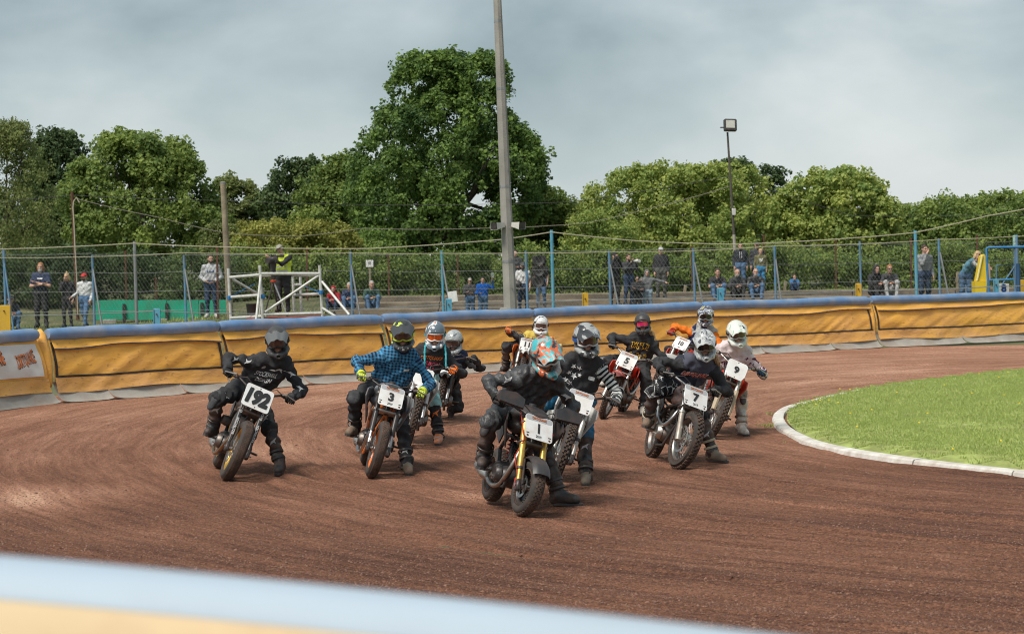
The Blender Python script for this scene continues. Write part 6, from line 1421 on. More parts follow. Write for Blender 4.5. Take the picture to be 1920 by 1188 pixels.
    for s in (1, -1):
        mb = MB(); mb.prism([(-0.16, -0.02), (0.05, -0.12), (0.14, -0.02), (0.02, 0.08), (-0.15, 0.07)], A(s * 0.125, -0.34, sz - 0.10), A(0, 1, 0), A(0, 0, 1), 0.012); mb.build('side_panel', g.get('sidemat', tm), e0, smooth=False)
        if g.get('shroud'):
            sm = g['shroud']; k_ = 1 if style != 'grom' else 0.85
            pl_ = [(-0.26, 0.06), (-0.05, 0.10), (0.17, 0.08), (0.20, 0.0), (0.10, -0.20), (0.02, -0.30), (-0.06, -0.22), (-0.10, -0.08)]
            q = MB(); o1 = A(s * (0.17 + g.get('tankw', 0)), hy - 0.17, tz + 0.0)
            def shp(a, b, dep): return o1 + A(s * (0.055 * (a > 0.05) * min(1, a / 0.2) - 0.05 * (a < -0.1) - 0.03 * (b < -0.1) + dep), a * k_, b * k_)
            V = [shp(a, b, 0) for a, b in pl_] + [shp(a, b, -0.012) for a, b in pl_] + [shp(0.05, -0.05, 0.03)]; n_ = len(pl_)
            Fq = [(i, (i + 1) % n_, 2 * n_) for i in range(n_)] + [tuple(range(2 * n_ - 1, n_ - 1, -1))] + [(i + n_, (i + 1) % n_ + n_, (i + 1) % n_, i) for i in range(n_)]
            if s < 0: Fq = [f_[::-1] for f_ in Fq]
            q.add(V, Fq); so_ = q.build('tank_shroud', sm, e0, sharp=35)
            if g.get('flash'):
                mb = MB(); mb.add([shp(a, b, 0.022) for a, b in ((0.02, 0.05), (0.12, 0.03), (0.06, -0.12), (0.03, -0.16))], [(0, 1, 2, 3) if s > 0 else (3, 2, 1, 0)]); mb.build('shroud_flash', g['flash'], so_, smooth=False)
    if g.get('dash'):
        s = Soft(); s.ell(bc + f * 0.03 + u * 0.015, (0.12, 0.05, 0.045), k=0.02); s.ell(bc - f * 0.0 + u * 0.0, (0.10, 0.04, 0.04), k=0.03); soft_obj(s, 0.012, 'dash_cowl', g['dash'], e0, X)
    if g.get('air_filter'):
        mb = MB(); mb.lathe([(0.001, 0.06), (0.05, 0.055), (0.06, 0.0), (0.05, -0.04), (0.001, -0.045)], A(0.16, -0.06, 0.55), (1, 0.2, 0), 14); mb.build('air_filter', DALLOY, e0)
    def tw(p): return M3 @ p + org
    def tws(p): return M3 @ (X[0] @ p + X[1]) + org
    return dict(obj=e0, M3=M3, org=org, grips={k: tws(v) for k, v in grips.items()}, pegs={k: tw(v) for k, v in pegs.items()}, seat=tw(A(0, -0.22 + g.get('sy', 0), sz + 0.05)), fwd=fwd, rt=rt, up=up, r0=r0, barx=M3 @ (st @ A(1, 0, 0)), barf=M3 @ (st @ f), baru=M3 @ (st @ u))
# ------------------------------------------------------------------ helmets and riders
def helmet_template():
    s = Soft(); s.ell((0, 0.010, 0.035), (0.124, 0.150, 0.132), k=0.03); s.ell((0, 0.030, -0.06), (0.108, 0.108, 0.10), k=0.05)
    s.ell((0, -0.15, -0.002), (0.108, 0.13, 0.074), sub=True, k=0.01)
    for x in (-1, 1):
        s.cap((x * 0.096, -0.02, -0.085), (x * 0.070, -0.125, -0.108), 0.033, 0.028, k=0.025); s.cap((x * 0.070, -0.125, -0.108), (0, -0.195, -0.112), 0.028, 0.034, k=0.02)
    s.ell((0, 0.0, -0.01), (0.102, 0.118, 0.110), sub=True, k=0.01); s.ell((0, 0.01, -0.17), (0.082, 0.092, 0.085), sub=True, k=0.01); s.ell((0, -0.225, -0.112), (0.022, 0.03, 0.015), sub=True, k=0.01)
    V, F, t, r = s.mesh(0.0068); return V, F
HELM = helmet_template()
def make_helmet(parent, base, head, fr, paint_, peakm, lensm, framem, strapm, peak=True, sc_=1.0, chin=None, tilt=0, mouth=None):
    V, F = HELM
    def T(p): return (np.asarray(p, float) * sc_) @ fr.T + head - base
    mesh = mesh_obj('helmet', V * sc_, F, paint_, parent, sharp=0); mw = Matrix.Identity(4)
    for i in range(3):
        for j in range(3): mw[i][j] = fr[i, j]
        mw[i][3] = (head - base)[i]
    mesh.matrix_local = mw
    def loc(mb, nm, mm, **k): o = MB(); mb.v = [np.asarray(p) * sc_ for p in mb.v]; return mb.build(nm, mm, mesh, **k)
    if peak:
        def PK(a, b, dz=0.0):
            x = (2 * a - 1); wd = 0.118 - 0.022 * b; y = -0.055 - 0.205 * b; z = 0.142 - 0.052 * b - 0.055 * abs(x) ** 2.0 + 0.006 * math.cos(x * 9)
            return A(x * wd * (1 + 0.12 * (1 - b)), y + 0.035 * abs(x) ** 2, z - dz)
        mb = MB(); mb.grid(PK, 14, 10); mb.grid(lambda a, b: PK(1 - a, b, 0.007), 14, 10); mb.grid(lambda a, b: PK(a, 1.0, 0.007 * b), 14, 1); loc(mb, 'helmet_peak', peakm, sharp=50)
    def LS(a, b, dr=0.0):
        th = R(-58 + 116 * a); z0 = -0.044 + 0.018 * math.exp(-((a - 0.5) / 0.10) ** 2); z1 = 0.052 - 0.012 * abs(2 * a - 1) ** 2; z0 += 0.012 * abs(2 * a - 1) ** 2
        r_ = 0.118 + dr; return A(r_ * 0.95 * math.sin(th), -r_ * 1.08 * math.cos(th) + 0.002, z0 + (z1 - z0) * b)
    gg = MB(); gg.grid(LS, 22, 6); gl = loc(gg, 'goggle_lens', lensm, sharp=0)
    ring = [LS(i / 22, 0, 0.004) for i in range(23)] + [LS(1, j / 5, 0.004) for j in range(1, 5)] + [LS(1 - i / 22, 1, 0.004) for i in range(23)] + [LS(0, 1 - j / 5, 0.004) for j in range(1, 5)]
    mb = MB(); mb.tube(ring, 0.0085, 8, closed=True); loc(mb, 'goggle_frame', framem)
    def SB(a, b):
        th = R(58 + 244 * a); z = -0.018 + 0.036 * b; return A(0.134 * math.sin(th), -0.154 * math.cos(th) + 0.008, 0.01 + z)
    mb = MB(); mb.grid(lambda a, b: SB(a, b), 36, 2); loc(mb, 'goggle_strap', strapm, sharp=0)
    if chin:
        for x in (-1, 1): mb = MB(); mb.box((x * 0.045, -0.190, -0.106), (0.03, 0.012, 0.02), rot=np.array(Matrix.Rotation(R(x * -28), 3, 'Z')), ch=0.004); loc(mb, 'chin_vent', chin)
        mb = MB(); mb.box((0, -0.231, -0.112), (0.03, 0.008, 0.018), ch=0.003); loc(mb, 'mouth_vent', chin)
    return mesh
LENS_DARK = mat('lens_dark', (0.02, 0.018, 0.018), 0.12, 0, 0.05, 3, coat=0.6)
LENS_CLEAR = mat('lens_smoke', (0.10, 0.055, 0.045), 0.12, 0, 0.2, 4, coat=0.6)
LENS_PINK = mat('lens_pink', (0.75, 0.02, 0.16), 0.12, 0.35, 0.5, 3, (0.9, 0.30, 0.02), 12, 0.3, coat=0.6)
LENS_ORANGE = mat('lens_orange', (0.62, 0.12, 0.02), 0.12, 0.3, 0.4, 3, coat=0.6)
RIDERS = {}
def rider(b, sp):
    g = dict(hy=0.30, pel=(0, -0.06, 0.07), scale=1.0, h=0.0155, bulk=1.10, toe=(0.15, -0.2), hand='grip', sleeve=None, headlook=None); g.update(sp)
    k_ = g['scale']; rt, fwd, up, r0 = b['rt'], b['fwd'], b['up'], b['r0']; lf = -rt
    px, py, pz = g['pel']; pel = b['seat'] + rt * px + fwd * py + up * pz
    fcY = pel[1] + fwd[1] * g['hy']; head = at(*g['head'], fcY)
    hfw = unit(A(*g.get('face', (0, -1, -0.15)))); z_ = A(0, 0, 1) - (A(0, 0, 1) @ hfw) * hfw; roll = R(g.get('hroll', 0)); z_ = unit(z_); sx_ = np.cross(-hfw, z_); hup = unit(z_ * math.cos(roll) + sx_ * math.sin(roll))
    neck = head - hup * 0.168 * k_ + unit(pel - head) * 0.03 - hfw * 0.035
    sd = unit(0.45 * rt + 0.55 * r0 + A(*g.get('shtwist', (0, 0, 0))))
    td = unit(neck - pel); back = -unit(np.cross(-sd, td)); bk = unit(np.cross(sd, td)) ; 
    fdir = unit(np.cross(-sd, td)); 
    if fdir @ fwd < 0: fdir = -fdir
    chest = pel * 0.38 + neck * 0.62 - fdir * 0.045
    J = dict(pelvis=pel, chest=chest, neck=neck, head=head)
    J['shr'] = neck - td * 0.112 * k_ + sd * 0.180 * k_ + fdir * 0.01; J['shl'] = neck - td * 0.112 * k_ - sd * 0.180 * k_ + fdir * 0.01
    J['hipr'] = pel + rt * 0.095 * k_; J['hipl'] = pel - rt * 0.095 * k_
    hfr = {}
    for s, sg in (('l', -1), ('r', 1)):
        x = b['barx']; y = unit(b['barf'] * 0.86 - b['baru'] * 0.42 + x * sg * -0.12); x = unit(x - (x @ y) * y); z = np.cross(x, y); fr = np.stack([x, y, z], 1); org = b['grips'][s] - fr @ (A(0, 0.088, -0.032) * 1.03 * k_)
        if g.get('free_' + s): org = A(*g['free_' + s])
        hfr[s] = (fr, org); J['wr' + s] = org
        pole = g.get('elbow_' + s, None); pole = (rt * sg * 0.9 + A(0, 0, 0.02 if sg > 0 else -0.55) - fwd * 0.3) if pole is None else A(*pole)
        J['el' + s] = ik(J['sh' + s], org, 0.30 * k_, 0.27 * k_, pole)
    an = b['pegs']['r'] + up * 0.085 - fwd * 0.05 + rt * 0.02; J['anr'] = an; J['toer'] = an + fwd * 0.17 - up * 0.045 + rt * 0.05
    J['knr'] = ik(J['hipr'], an, 0.43 * k_, 0.42 * k_, fwd * 1.0 + rt * 0.55 + up * 0.25)
    if g.get('lfoot'):
        gp = gnd(*g['lfoot']); gp[2] = track_z(gp[0], gp[1]); ta = R(g.get('toeang', 10)); tdr = A(math.sin(ta), -math.cos(ta), 0); an = gp + A(0, 0, 0.095 * k_) - tdr * 0.06; J['anl'] = an; J['toel'] = an + tdr * 0.17 * k_ + A(0, 0, -0.052 * k_ + g.get('toeup', 0))
        J['knl'] = ik(J['hipl'], an, 0.43 * k_, 0.42 * k_, A(*g.get('lknee', (0.25, -1, 0.2))))
    else:
        an = b['pegs']['l'] + up * 0.085 - fwd * 0.05 - rt * 0.02; J['anl'] = an; J['toel'] = an + fwd * 0.17 - up * 0.045 - rt * 0.05; J['knl'] = ik(J['hipl'], an, 0.43 * k_, 0.42 * k_, fwd * 1.0 - rt * 0.55 + up * 0.25)
    print('RIDER', g['label'][:30], 'torso %.2f' % np.linalg.norm(neck - pel), 'armR %.2f armL %.2f' % (np.linalg.norm(J['wrr'] - J['shr']), np.linalg.norm(J['wrl'] - J['shl'])), 'legR %.2f legL %.2f' % (np.linalg.norm(J['anr'] - J['hipr']), np.linalg.norm(J['anl'] - J['hipl'])))
    V, F, tags, rest = person_mesh(J, k_, g['h'], (g['hand'], g['hand']), bulk=g['bulk'], fold=g.get('fold', 0.030), seed=g.get('seed', 1), hf=hfw, hframes=hfr, headscale=0.95)
    base = A(J['pelvis'][0], J['pelvis'][1], 0); e0 = empty('person', base, g['label'], 'person', 'motorcycle racers')
    M = dict(skin=SKIN, eye=EYE, lips=LIP); M.update(g['mats']); mats = [M.get(t, M['top']) if t not in ('belly',) else M.get('belly', M['top']) for t in TAGS]
    mats[TAGS.index('shin')] = M.get('shin', M['shoe']); mats[TAGS.index('knee')] = M.get('knee', M['pants'])
    bo = mesh_obj('body', V - base, F, mats, e0, tags, sharp=0, uvattr={'rest': rest})
    body = dict(V=V, F=F, base=base, obj=bo, J=J); hfm = J['_headframe']
    if abs(roll) > 0:
        zz = hup; f_ = unit(hfw - (hfw @ zz) * zz); hfm = np.stack([np.cross(-f_, zz), -f_, zz], 1)
    body['helmet'] = make_helmet(e0, base, head, hfm, *g['helmet'], sc_=k_ * g.get('hsc', 1.0), **g.get('hk', {}))
    fr = frame_from(J['_up']); mb = MB(); mb.lathe([(0.066, -0.03), (0.076, -0.01), (0.074, 0.02), (0.064, 0.03)], J['neck'] + J['_up'] * 0.015 - base, unit(J['head'] - J['neck']), 20); mb.build('collar', g.get('collar', M['top']), e0)
    for s in 'lr':
        w_ = J['wr' + s]; d_ = unit(J['el' + s] - w_); mb = MB(); q_ = 0.041 * k_ * g['bulk']; mb.lathe([(q_ * 0.9, -0.035), (q_ * 1.1, -0.03), (q_ * 1.12, 0.012), (q_ * 1.0, 0.02)], w_ + d_ * 0.02 - base, d_, 16); mb.build('glove_cuff', M['glove'], e0)
        if g.get('kneepad'):
            kn_ = J['kn' + s]; kd_ = unit(kn_ - (J['hip' + s] + J['an' + s]) / 2); ka_ = unit(J['hip' + s] - J['an' + s]); so_ = Soft(); so_.ell(kn_ + kd_ * 0.045, (0.055, 0.03, 0.09), np.stack([np.cross(kd_, ka_), kd_, ka_], 1)); so_.ell(kn_ + kd_ * 0.035 - ka_ * 0.09, (0.045, 0.028, 0.07), np.stack([np.cross(kd_, ka_), kd_, ka_], 1), k=0.02)
            V_, F_, t_, r_ = so_.mesh(0.01); mesh_obj('knee_guard', V_ - base, F_, g['kneepad'], e0, sharp=0, uvattr={'rest': r_})
    # boots: sole, straps
    for s in 'lr':
        an, to, kn = J['an' + s], J['toe' + s], J['kn' + s]; sh = kn - an; shd = unit(sh)
        bm = M.get('buckle', BLACKP)
        for f_ in (0.16, 0.34, 0.56):
            c = an + sh * f_; rr_ = 0.062 + 0.006 * f_; fr = frame_from(shd); mb = MB(); mb.lathe([(rr_ * k_ * g['bulk'], -0.014), ((rr_ + 0.007) * k_ * g['bulk'], -0.01), ((rr_ + 0.007) * k_ * g['bulk'], 0.01), (rr_ * k_ * g['bulk'], 0.014)], c - base, shd, 18); mb.build('boot_strap', bm, e0) if f_ < 0.5 or g.get('straps') else None
        td_ = unit(to - an - (to - an) @ A(0, 0, 1) * A(0, 0, 1) * 0); fl = unit(to - (an + A(0, 0, -0.045))); 
        mb = MB(); c = an * 0.42 + to * 0.58; upf = A(0, 0, 1) if s == 'l' else up; fy = unit((to - an) - ((to - an) @ upf) * upf); fxv = np.cross(fy, upf); fr = np.stack([fxv, fy, upf], 1)
        zlow = -0.082 * k_
        mb.prism([(-0.036, -0.12), (0.036, -0.12), (0.042, 0.02), (0.046, 0.10), (0.030, 0.155), (0, 0.168), (-0.030, 0.155), (-0.046, 0.10), (-0.042, 0.02)], an + upf * zlow * 0.98 + fy * 0.075 - base, fxv * k_, fy * k_, 0.026); mb.build('boot_sole', M.get('sole', BLACKP), e0, sharp=30)
    body['e'] = e0; RIDERS[g['id']] = body; return body
def chest_frame(body):
    J = body['J']; return J['chest'], J['_side'], J['_up'], J['_fwd']
# ------------------------------------------------------------------ the field of riders
RED = paint('red_plastic', (0.62, 0.045, 0.02), 0.32); ORANGE = paint('orange_paint', (0.72, 0.17, 0.02), 0.35)
GREYP = paint('grey_paint', (0.20, 0.22, 0.24), 0.35); SILVER = metal('silver_fork', (0.55, 0.54, 0.51), 0.45, 0.3)
BKC = cloth('black_cloth', (0.042, 0.042, 0.046), 0.25); BKC2 = cloth('charcoal_cloth', (0.062, 0.064, 0.070), 0.25); NAVYC = cloth('navy_cloth', (0.04, 0.055, 0.11), 0.2)
LEATHER = mat('black_leather', (0.040, 0.040, 0.044), 0.45, 0, 0.25, 16, None, 5, 0, 0.4, 40, attr='rest'); GREYLEATH = mat('grey_leather', (0.06, 0.062, 0.066), 0.5, 0, 0.3, 12, None, 5, 0, 0.4, 40, attr='rest')
GLOVEB = cloth('black_glove', (0.02, 0.02, 0.021)); GLOVEY = cloth_pattern('yellow_glove', 'blotch', (0.62, 0.68, 0.06), (0.05, 0.22, 0.14), 1.6); GLOVEO = cloth('orange_glove', (0.75, 0.16, 0.02)); GLOVER = cloth('red_glove', (0.35, 0.03, 0.02)); GLOVEN = cloth('navy_glove', (0.02, 0.05, 0.10))
PLAID = cloth_pattern('blue_plaid', 'plaid', (0.075, 0.29, 0.52), (0.015, 0.025, 0.055), 1.0)
STRIPE = cloth_pattern('black_white_stripes', 'stripe', (0.62, 0.62, 0.60), (0.015, 0.015, 0.018), 1.0)
PINKB = cloth_pattern('pale_pink_print', 'blotch', (0.68, 0.56, 0.58), (0.10, 0.02, 0.06), 0.8); PINK = cloth('pale_pink', (0.66, 0.56, 0.58), 0.1)
WEB = cloth_pattern('black_web_print', 'web', (0.02, 0.02, 0.022), (0.5, 0.5, 0.5), 0.9)
BLUEPANT = cloth('blue_pants', (0.02, 0.16, 0.30), 0.2, SHALE, 0.2); AQUA = cloth('aqua_pants', (0.30, 0.58, 0.60), 0.15, SHALE, 0.15); GREYPANT = cloth('dusty_grey_pants', (0.24, 0.23, 0.20), 0.3, SHALE, 0.35)
WBOOT = mat('white_boot', (0.55, 0.54, 0.50), 0.5, 0, 0.15, 8, SHALE, 7, 0.4, 0.2, 50); OBOOT = mat('orange_white_boot', (0.62, 0.16, 0.03), 0.5, 0, 0.15, 8, (0.6, 0.58, 0.55), 14, 0.5); GREYBOOT = mat('dusty_boot', (0.20, 0.18, 0.14), 0.7, 0, 0.25, 9, SHALE, 7, 0.45, 0.3, 50)
HB = mat('helmet_matt_black', (0.05, 0.052, 0.056), 0.45, 0, 0.2, 6, SHALE, 10, 0.08)
def orstripe(n, c): return mat(n, c, 0.4)

BIKES = {}
BIKES['192'] = motorcycle(dict(label='black flat-track motorcycle with gold rims and number 192', contact=(421, 901), psi=11, lean=24, style='tracker', rimmat=GOLD, forkmat=BLACKM, lowmat=BLACKM, usd=True, wf=0.062, wr=0.068, rf=0.335, rr=0.335, rimf=0.245, rimr=0.245, tread='block', fx=0.115,
    plate=(0.31, 0.275), pup=0.155, ptilt=6, num='192', numh=0.66, numw=0.245, numbold=0.075, numshear=0.15, year=False, tankmat=paint('black_tank', (0.015, 0.015, 0.016)), cyls=[45, -10], engmat=BLACKM, cylmat=BLACKM, covermat=DALLOY, exmat=metal('bronzed_pipe', (0.45, 0.30, 0.18), 0.35), springmat=GOLD, air_filter=True, barw=0.41, rise=0.12, barmat=BLACKM, steer=2,
    forktext=[('ÖHLINS', 0.03, 0.47, 0.13), ('RACE TRACTION', 0.025, 0.24, 0.20)], clear=0.10))
BIKES['3'] = motorcycle(dict(label='grey street motorcycle with orange rims and number 3', contact=(694, 894), psi=6, lean=16, style='duke', rimmat=ORANGE, forkmat=BLACKM, lowmat=CHROME, usd=True, wf=0.058, wr=0.07, rf=0.31, rr=0.315, rimf=0.22, rimr=0.22, tread='block', fx=0.112, clampmat=ALLOY,
    plate=(0.265, 0.25), pup=0.15, num='3', numh=0.40, numup=-0.02, numbold=0.05, tankmat=GREYP, shroud=GREYP, flash=mat('shroud_blue_flash', (0.10, 0.30, 0.48), 0.4), tankw=0.04, tankh=0.03, dash=mat('smoke_cowl', (0.05, 0.055, 0.06), 0.25), engmat=BLACKM, covermat=DALLOY, springmat=WHITEP, barw=0.38, rise=0.10, steer=3, framemat=ORANGE, exside=1, clear=0.11))
BIKES['1'] = motorcycle(dict(label='small black and red motorcycle with gold forks and number 1', contact=(977, 968), psi=14, lean=15, style='grom', wb=1.20, rf=0.255, rr=0.255, wf=0.062, wr=0.068, rimf=0.165, rimr=0.165, rimmat=BLACKM, forkmat=GOLD, lowmat=GOLD, usd=True, lugmat=BLACKM, tread='wave', fx=0.105, clear=0.14,
    plate=(0.275, 0.245), pup=0.135, num='1', numh=0.42, numup=-0.02, numbold=0.03, tankmat=BLACKP, shroud=BLACKP, flash=mat('red_flash', (0.55, 0.03, 0.03), 0.4), tankw=0.05, tankh=0.02, dash=BLACKP, handguard=BLACKP, engmat=BLACKM, covermat=BLACKM, springmat=mat('red_spring', (0.5, 0.04, 0.03), 0.4), fender='low', fendermat=BLACKP, seat=0.78, barw=0.36, rise=0.11, steer=8, hosemat=mat('red_hose', (0.55, 0.05, 0.02), 0.5), calmat=mat('red_caliper', (0.5, 0.04, 0.02), 0.4), rake=25, dside=1, pegz=0.30, exside=1, exmat=ALLOY))
BIKES['w'] = motorcycle(dict(label='white motocross bike with pale forks behind the plaid rider', contact=(762, 840), psi=4, lean=15, style='mx', rf=0.345, rr=0.33, rimf=0.27, rimr=0.245, rimmat=ALLOY, forkmat=mat('pale_fork', (0.55, 0.56, 0.57), 0.4, 0.4), lowmat=CHROME, tread='knob', wf=0.045, wr=0.058, plate=(0.24, 0.24), plate_shape='mx', pup=0.10, num=None, year=False, tankmat=WHITEP, shroud=WHITEP, fender='high', fendermat=WHITEP, radiator=True, exside=-1, exmat=metal('raw_header', (0.55, 0.50, 0.40), 0.4), tailmat=WHITEP, seat=0.74, clear=0.08, barw=0.39, rise=0.10, crossbar=None, pegz=0.38))
BIKES['g'] = motorcycle(dict(label='dark motocross bike at the back ridden by the grey helmet', contact=(812, 796), psi=2, lean=14, style='mx', rf=0.345, rr=0.33, rimf=0.27, rimr=0.245, rimmat=ALLOY, forkmat=BLACKM, lowmat=CHROME, tread='knob', wf=0.045, wr=0.058, plate=(0.23, 0.23), plate_shape='mx', pup=0.08, num=None, year=False, tankmat=BLACKP, shroud=BLACKP, fender='high', fendermat=BLACKP, radiator=True, seat=0.66, clear=0.04, barw=0.39))
BIKES['s'] = motorcycle(dict(label='white motocross bike half hidden behind the number 1 bike', contact=(1030, 916), psi=4, lean=22, style='mx', rf=0.345, rr=0.33, rimf=0.27, rimr=0.245, rimmat=ALLOY, forkmat=SILVER, lowmat=SILVER, tread='knob', wf=0.05, wr=0.06, plate=(0.26, 0.25), pup=0.155, num=None, tankmat=WHITEP, shroud=WHITEP, fender=None, fendermat=WHITEP, radiator=True, tailmat=WHITEP, seat=0.78, clear=0.07, barw=0.40, rise=0.11, steer=-4, crossbar=None))
BIKES['11'] = motorcycle(dict(label='motocross bike with number 11 behind the number 1 rider', contact=(966, 744), psi=0, lean=14, style='mx', rf=0.345, rr=0.33, rimf=0.27, rimr=0.245, rimmat=ALLOY, forkmat=SILVER, lowmat=SILVER, tread='knob', wf=0.045, wr=0.058, plate=(0.24, 0.24), pup=0.10, num='11', numh=0.40, numbold=0.04, tankmat=ORANGE, shroud=ORANGE, fender='high', fendermat=WHITEP, radiator=True, seat=0.72, clear=0.08, barw=0.40))
BIKES['5'] = motorcycle(dict(label='small red trail motorcycle with number 5', contact=(1129, 783), psi=-15, lean=22, style='mx', wb=1.28, rf=0.325, rr=0.30, rimf=0.25, rimr=0.215, rimmat=ALLOY, forkmat=CHROME, lowmat=SILVER, usd=False, tread='knob', wf=0.042, wr=0.055, plate=(0.265, 0.25), pup=0.17, num='5', numh=0.40, numup=-0.02, numbold=0.05, tankmat=RED, shroud=RED, fender='high', fendermat=RED, tailmat=RED, seat=0.70, clear=0.07, barw=0.37, rise=0.10, barmat=CHROME, engmat=DALLOY, exmat=CHROME, exside=-1, pegz=0.33))
BIKES['10'] = motorcycle(dict(label='red motocross bike with number 10 at the back', contact=(1232, 752), psi=-28, lean=20, style='mx', rf=0.345, rr=0.33, rimf=0.27, rimr=0.245, rimmat=ALLOY, forkmat=SILVER, lowmat=SILVER, tread='knob', wf=0.045, wr=0.058, plate=(0.25, 0.21), pup=0.20, num='10', numh=0.36, numbold=0.04, tankmat=RED, shroud=RED, fender='high', fendermat=WHITEP, radiator=True, tailmat=RED, seat=0.72, clear=0.10, barw=0.40, steer=-4))
BIKES['9'] = motorcycle(dict(label='red motocross bike with round-cornered number 9 plate', contact=(1328, 822), psi=2, lean=25, style='mx', rf=0.345, rr=0.33, rimf=0.27, rimr=0.245, rimmat=ALLOY, forkmat=SILVER, lowmat=SILVER, tread='knob', wf=0.05, wr=0.06, plate=(0.27, 0.26), plate_shape='mx', pup=0.165, num='9', numh=0.40, numbold=0.05, year=False, tankmat=RED, shroud=RED, fender=None, fendermat=RED, radiator=True, tailmat=RED, seat=0.74, clear=0.08, barw=0.40, rise=0.12, guard=mat('tan_guard', (0.45, 0.36, 0.25), 0.6), barmat=ALLOY, crossbar=BLACKP))
BIKES['7'] = motorcycle(dict(label='dusty silver trail motorcycle with knobbly tyres and number 7', contact=(1270, 878), psi=9, lean=17, style='trail', wb=1.32, rf=0.325, rr=0.30, rimf=0.245, rimr=0.215, rimmat=metal('dark_rim', (0.30, 0.29, 0.28), 0.4), forkmat=CHROME, lowmat=mat('dusty_silver', (0.42, 0.40, 0.36), 0.45, 0.5, 0.15, 8, SHALE, 10, 0.3), usd=False, tread='knob', wf=0.058, wr=0.06, plate=(0.285, 0.255), pup=0.115, num='7', numh=0.40, numup=-0.02, numbold=0.05, tankmat=paint('dark_tank', (0.05, 0.03, 0.03)), engmat=DALLOY, covermat=ALLOY, exmat=CHROME, exside=1, seat=0.74, clear=0.03, barw=0.37, rise=0.10, barmat=CHROME, steer=10, pegz=0.33, dside=1))

PAT_SILVER = helmet_paint('helmet_silver_graphic', [(0.03, 0.03, 0.035), (0.30, 0.31, 0.32), (0.50, 0.51, 0.51), (0.08, 0.08, 0.09)], 9, 0.3, 1.3)
PAT_TROP = helmet_paint('helmet_orange_teal', [(0.03, 0.04, 0.05), (0.62, 0.13, 0.04), (0.06, 0.45, 0.50), (0.42, 0.42, 0.42), (0.65, 0.18, 0.05)], 7, 0.3, 4.2)
PAT_OW = helmet_paint('helmet_orange_white', [(0.55, 0.16, 0.06), (0.66, 0.66, 0.66), (0.12, 0.16, 0.20), (0.66, 0.66, 0.66)], 6, 0.3, 2.5)
PAT_GREY = helmet_paint('helmet_grey_scuffed', [(0.10, 0.12, 0.13), (0.32, 0.34, 0.35), (0.42, 0.45, 0.45), (0.2, 0.22, 0.22)], 9, 0.35, 6.1)
PAT_WB = helmet_paint('helmet_white_black', [(0.68, 0.68, 0.68), (0.70, 0.70, 0.70), (0.03, 0.03, 0.03)], 6, 0.3, 7.7)
PAT_MULTI = helmet_paint('helmet_blue_silver', [(0.05, 0.06, 0.16), (0.55, 0.55, 0.55), (0.08, 0.08, 0.12), (0.5, 0.45, 0.12)], 8, 0.3, 3.9)
PAT_PALE = helmet_paint('helmet_pale_mint', [(0.05, 0.05, 0.05), (0.66, 0.70, 0.64), (0.70, 0.71, 0.66), (0.36, 0.55, 0.44)], 7, 0.3, 9.4)
PAT_BS = helmet_paint('helmet_black_silver', [(0.03, 0.03, 0.035), (0.05, 0.05, 0.055), (0.35, 0.36, 0.36), (0.45, 0.46, 0.45)], 6, 0.3, 5.5)
NEON = mat('neon_yellow', (0.62, 0.75, 0.05), 0.4); STRAPB = mat('black_strap', (0.02, 0.02, 0.02), 0.8); WFRAME = mat('white_frame', (0.65, 0.65, 0.65), 0.35)

b = rider(BIKES['192'], dict(id='192', label='rider in black with white lettering and grey peaked helmet on bike 192', head=(520, 640), lfoot=(524, 888), toeang=-2, hy=0.25, pel=(0.04, -0.08, 0.07), face=(0.12, -1, -0.22), hroll=-4,
    mats=dict(top=BKC, sleeve_l=BKC, sleeve_r=BKC, pants=BKC, shoe=BOOTB, shin=BOOTB, glove=GLOVEB), helmet=(HB, mat('helmet_grey_peak', (0.12, 0.125, 0.13), 0.45), LENS_CLEAR, BLACKP, STRAPB), seed=11, kneepad=BKC2, lknee=(0.5, -1, 0.3)))
c, ex, ey, fw = chest_frame(b)
text_decal(b, 'STOCKWELL', c + ey * 0.00 + ex * 0.0, ex, ey, -fw, 0.055, WINK, 0.24, 0.02, parent=b['obj']); text_decal(b, 'DESIGN', c - ey * 0.075 + ex * 0.01, ex, ey, -fw, 0.05, WINK, 0.17, 0.02, parent=b['obj'])
sw = [(-0.10, -0.012), (-0.06, 0.012), (0.02, 0.02), (0.10, 0.024), (0.03, 0.006), (0.05, -0.03), (0.01, -0.004), (-0.04, -0.004)]
poly_decal(b, [(0, 0.004)] + sw + sw[:1], c + ey * 0.075 + ex * 0.09, ex, ey, -fw, WINK, parent=b['obj'])
ring = [(0.022 * math.cos(i * 0.785), 0.022 * math.sin(i * 0.785)) for i in range(9)]; poly_decal(b, [(0, 0)] + ring, c + ey * 0.085 - ex * 0.08, ex, ey, -fw, mat('grey_ink', (0.4, 0.4, 0.4), 0.7), parent=b['obj'])

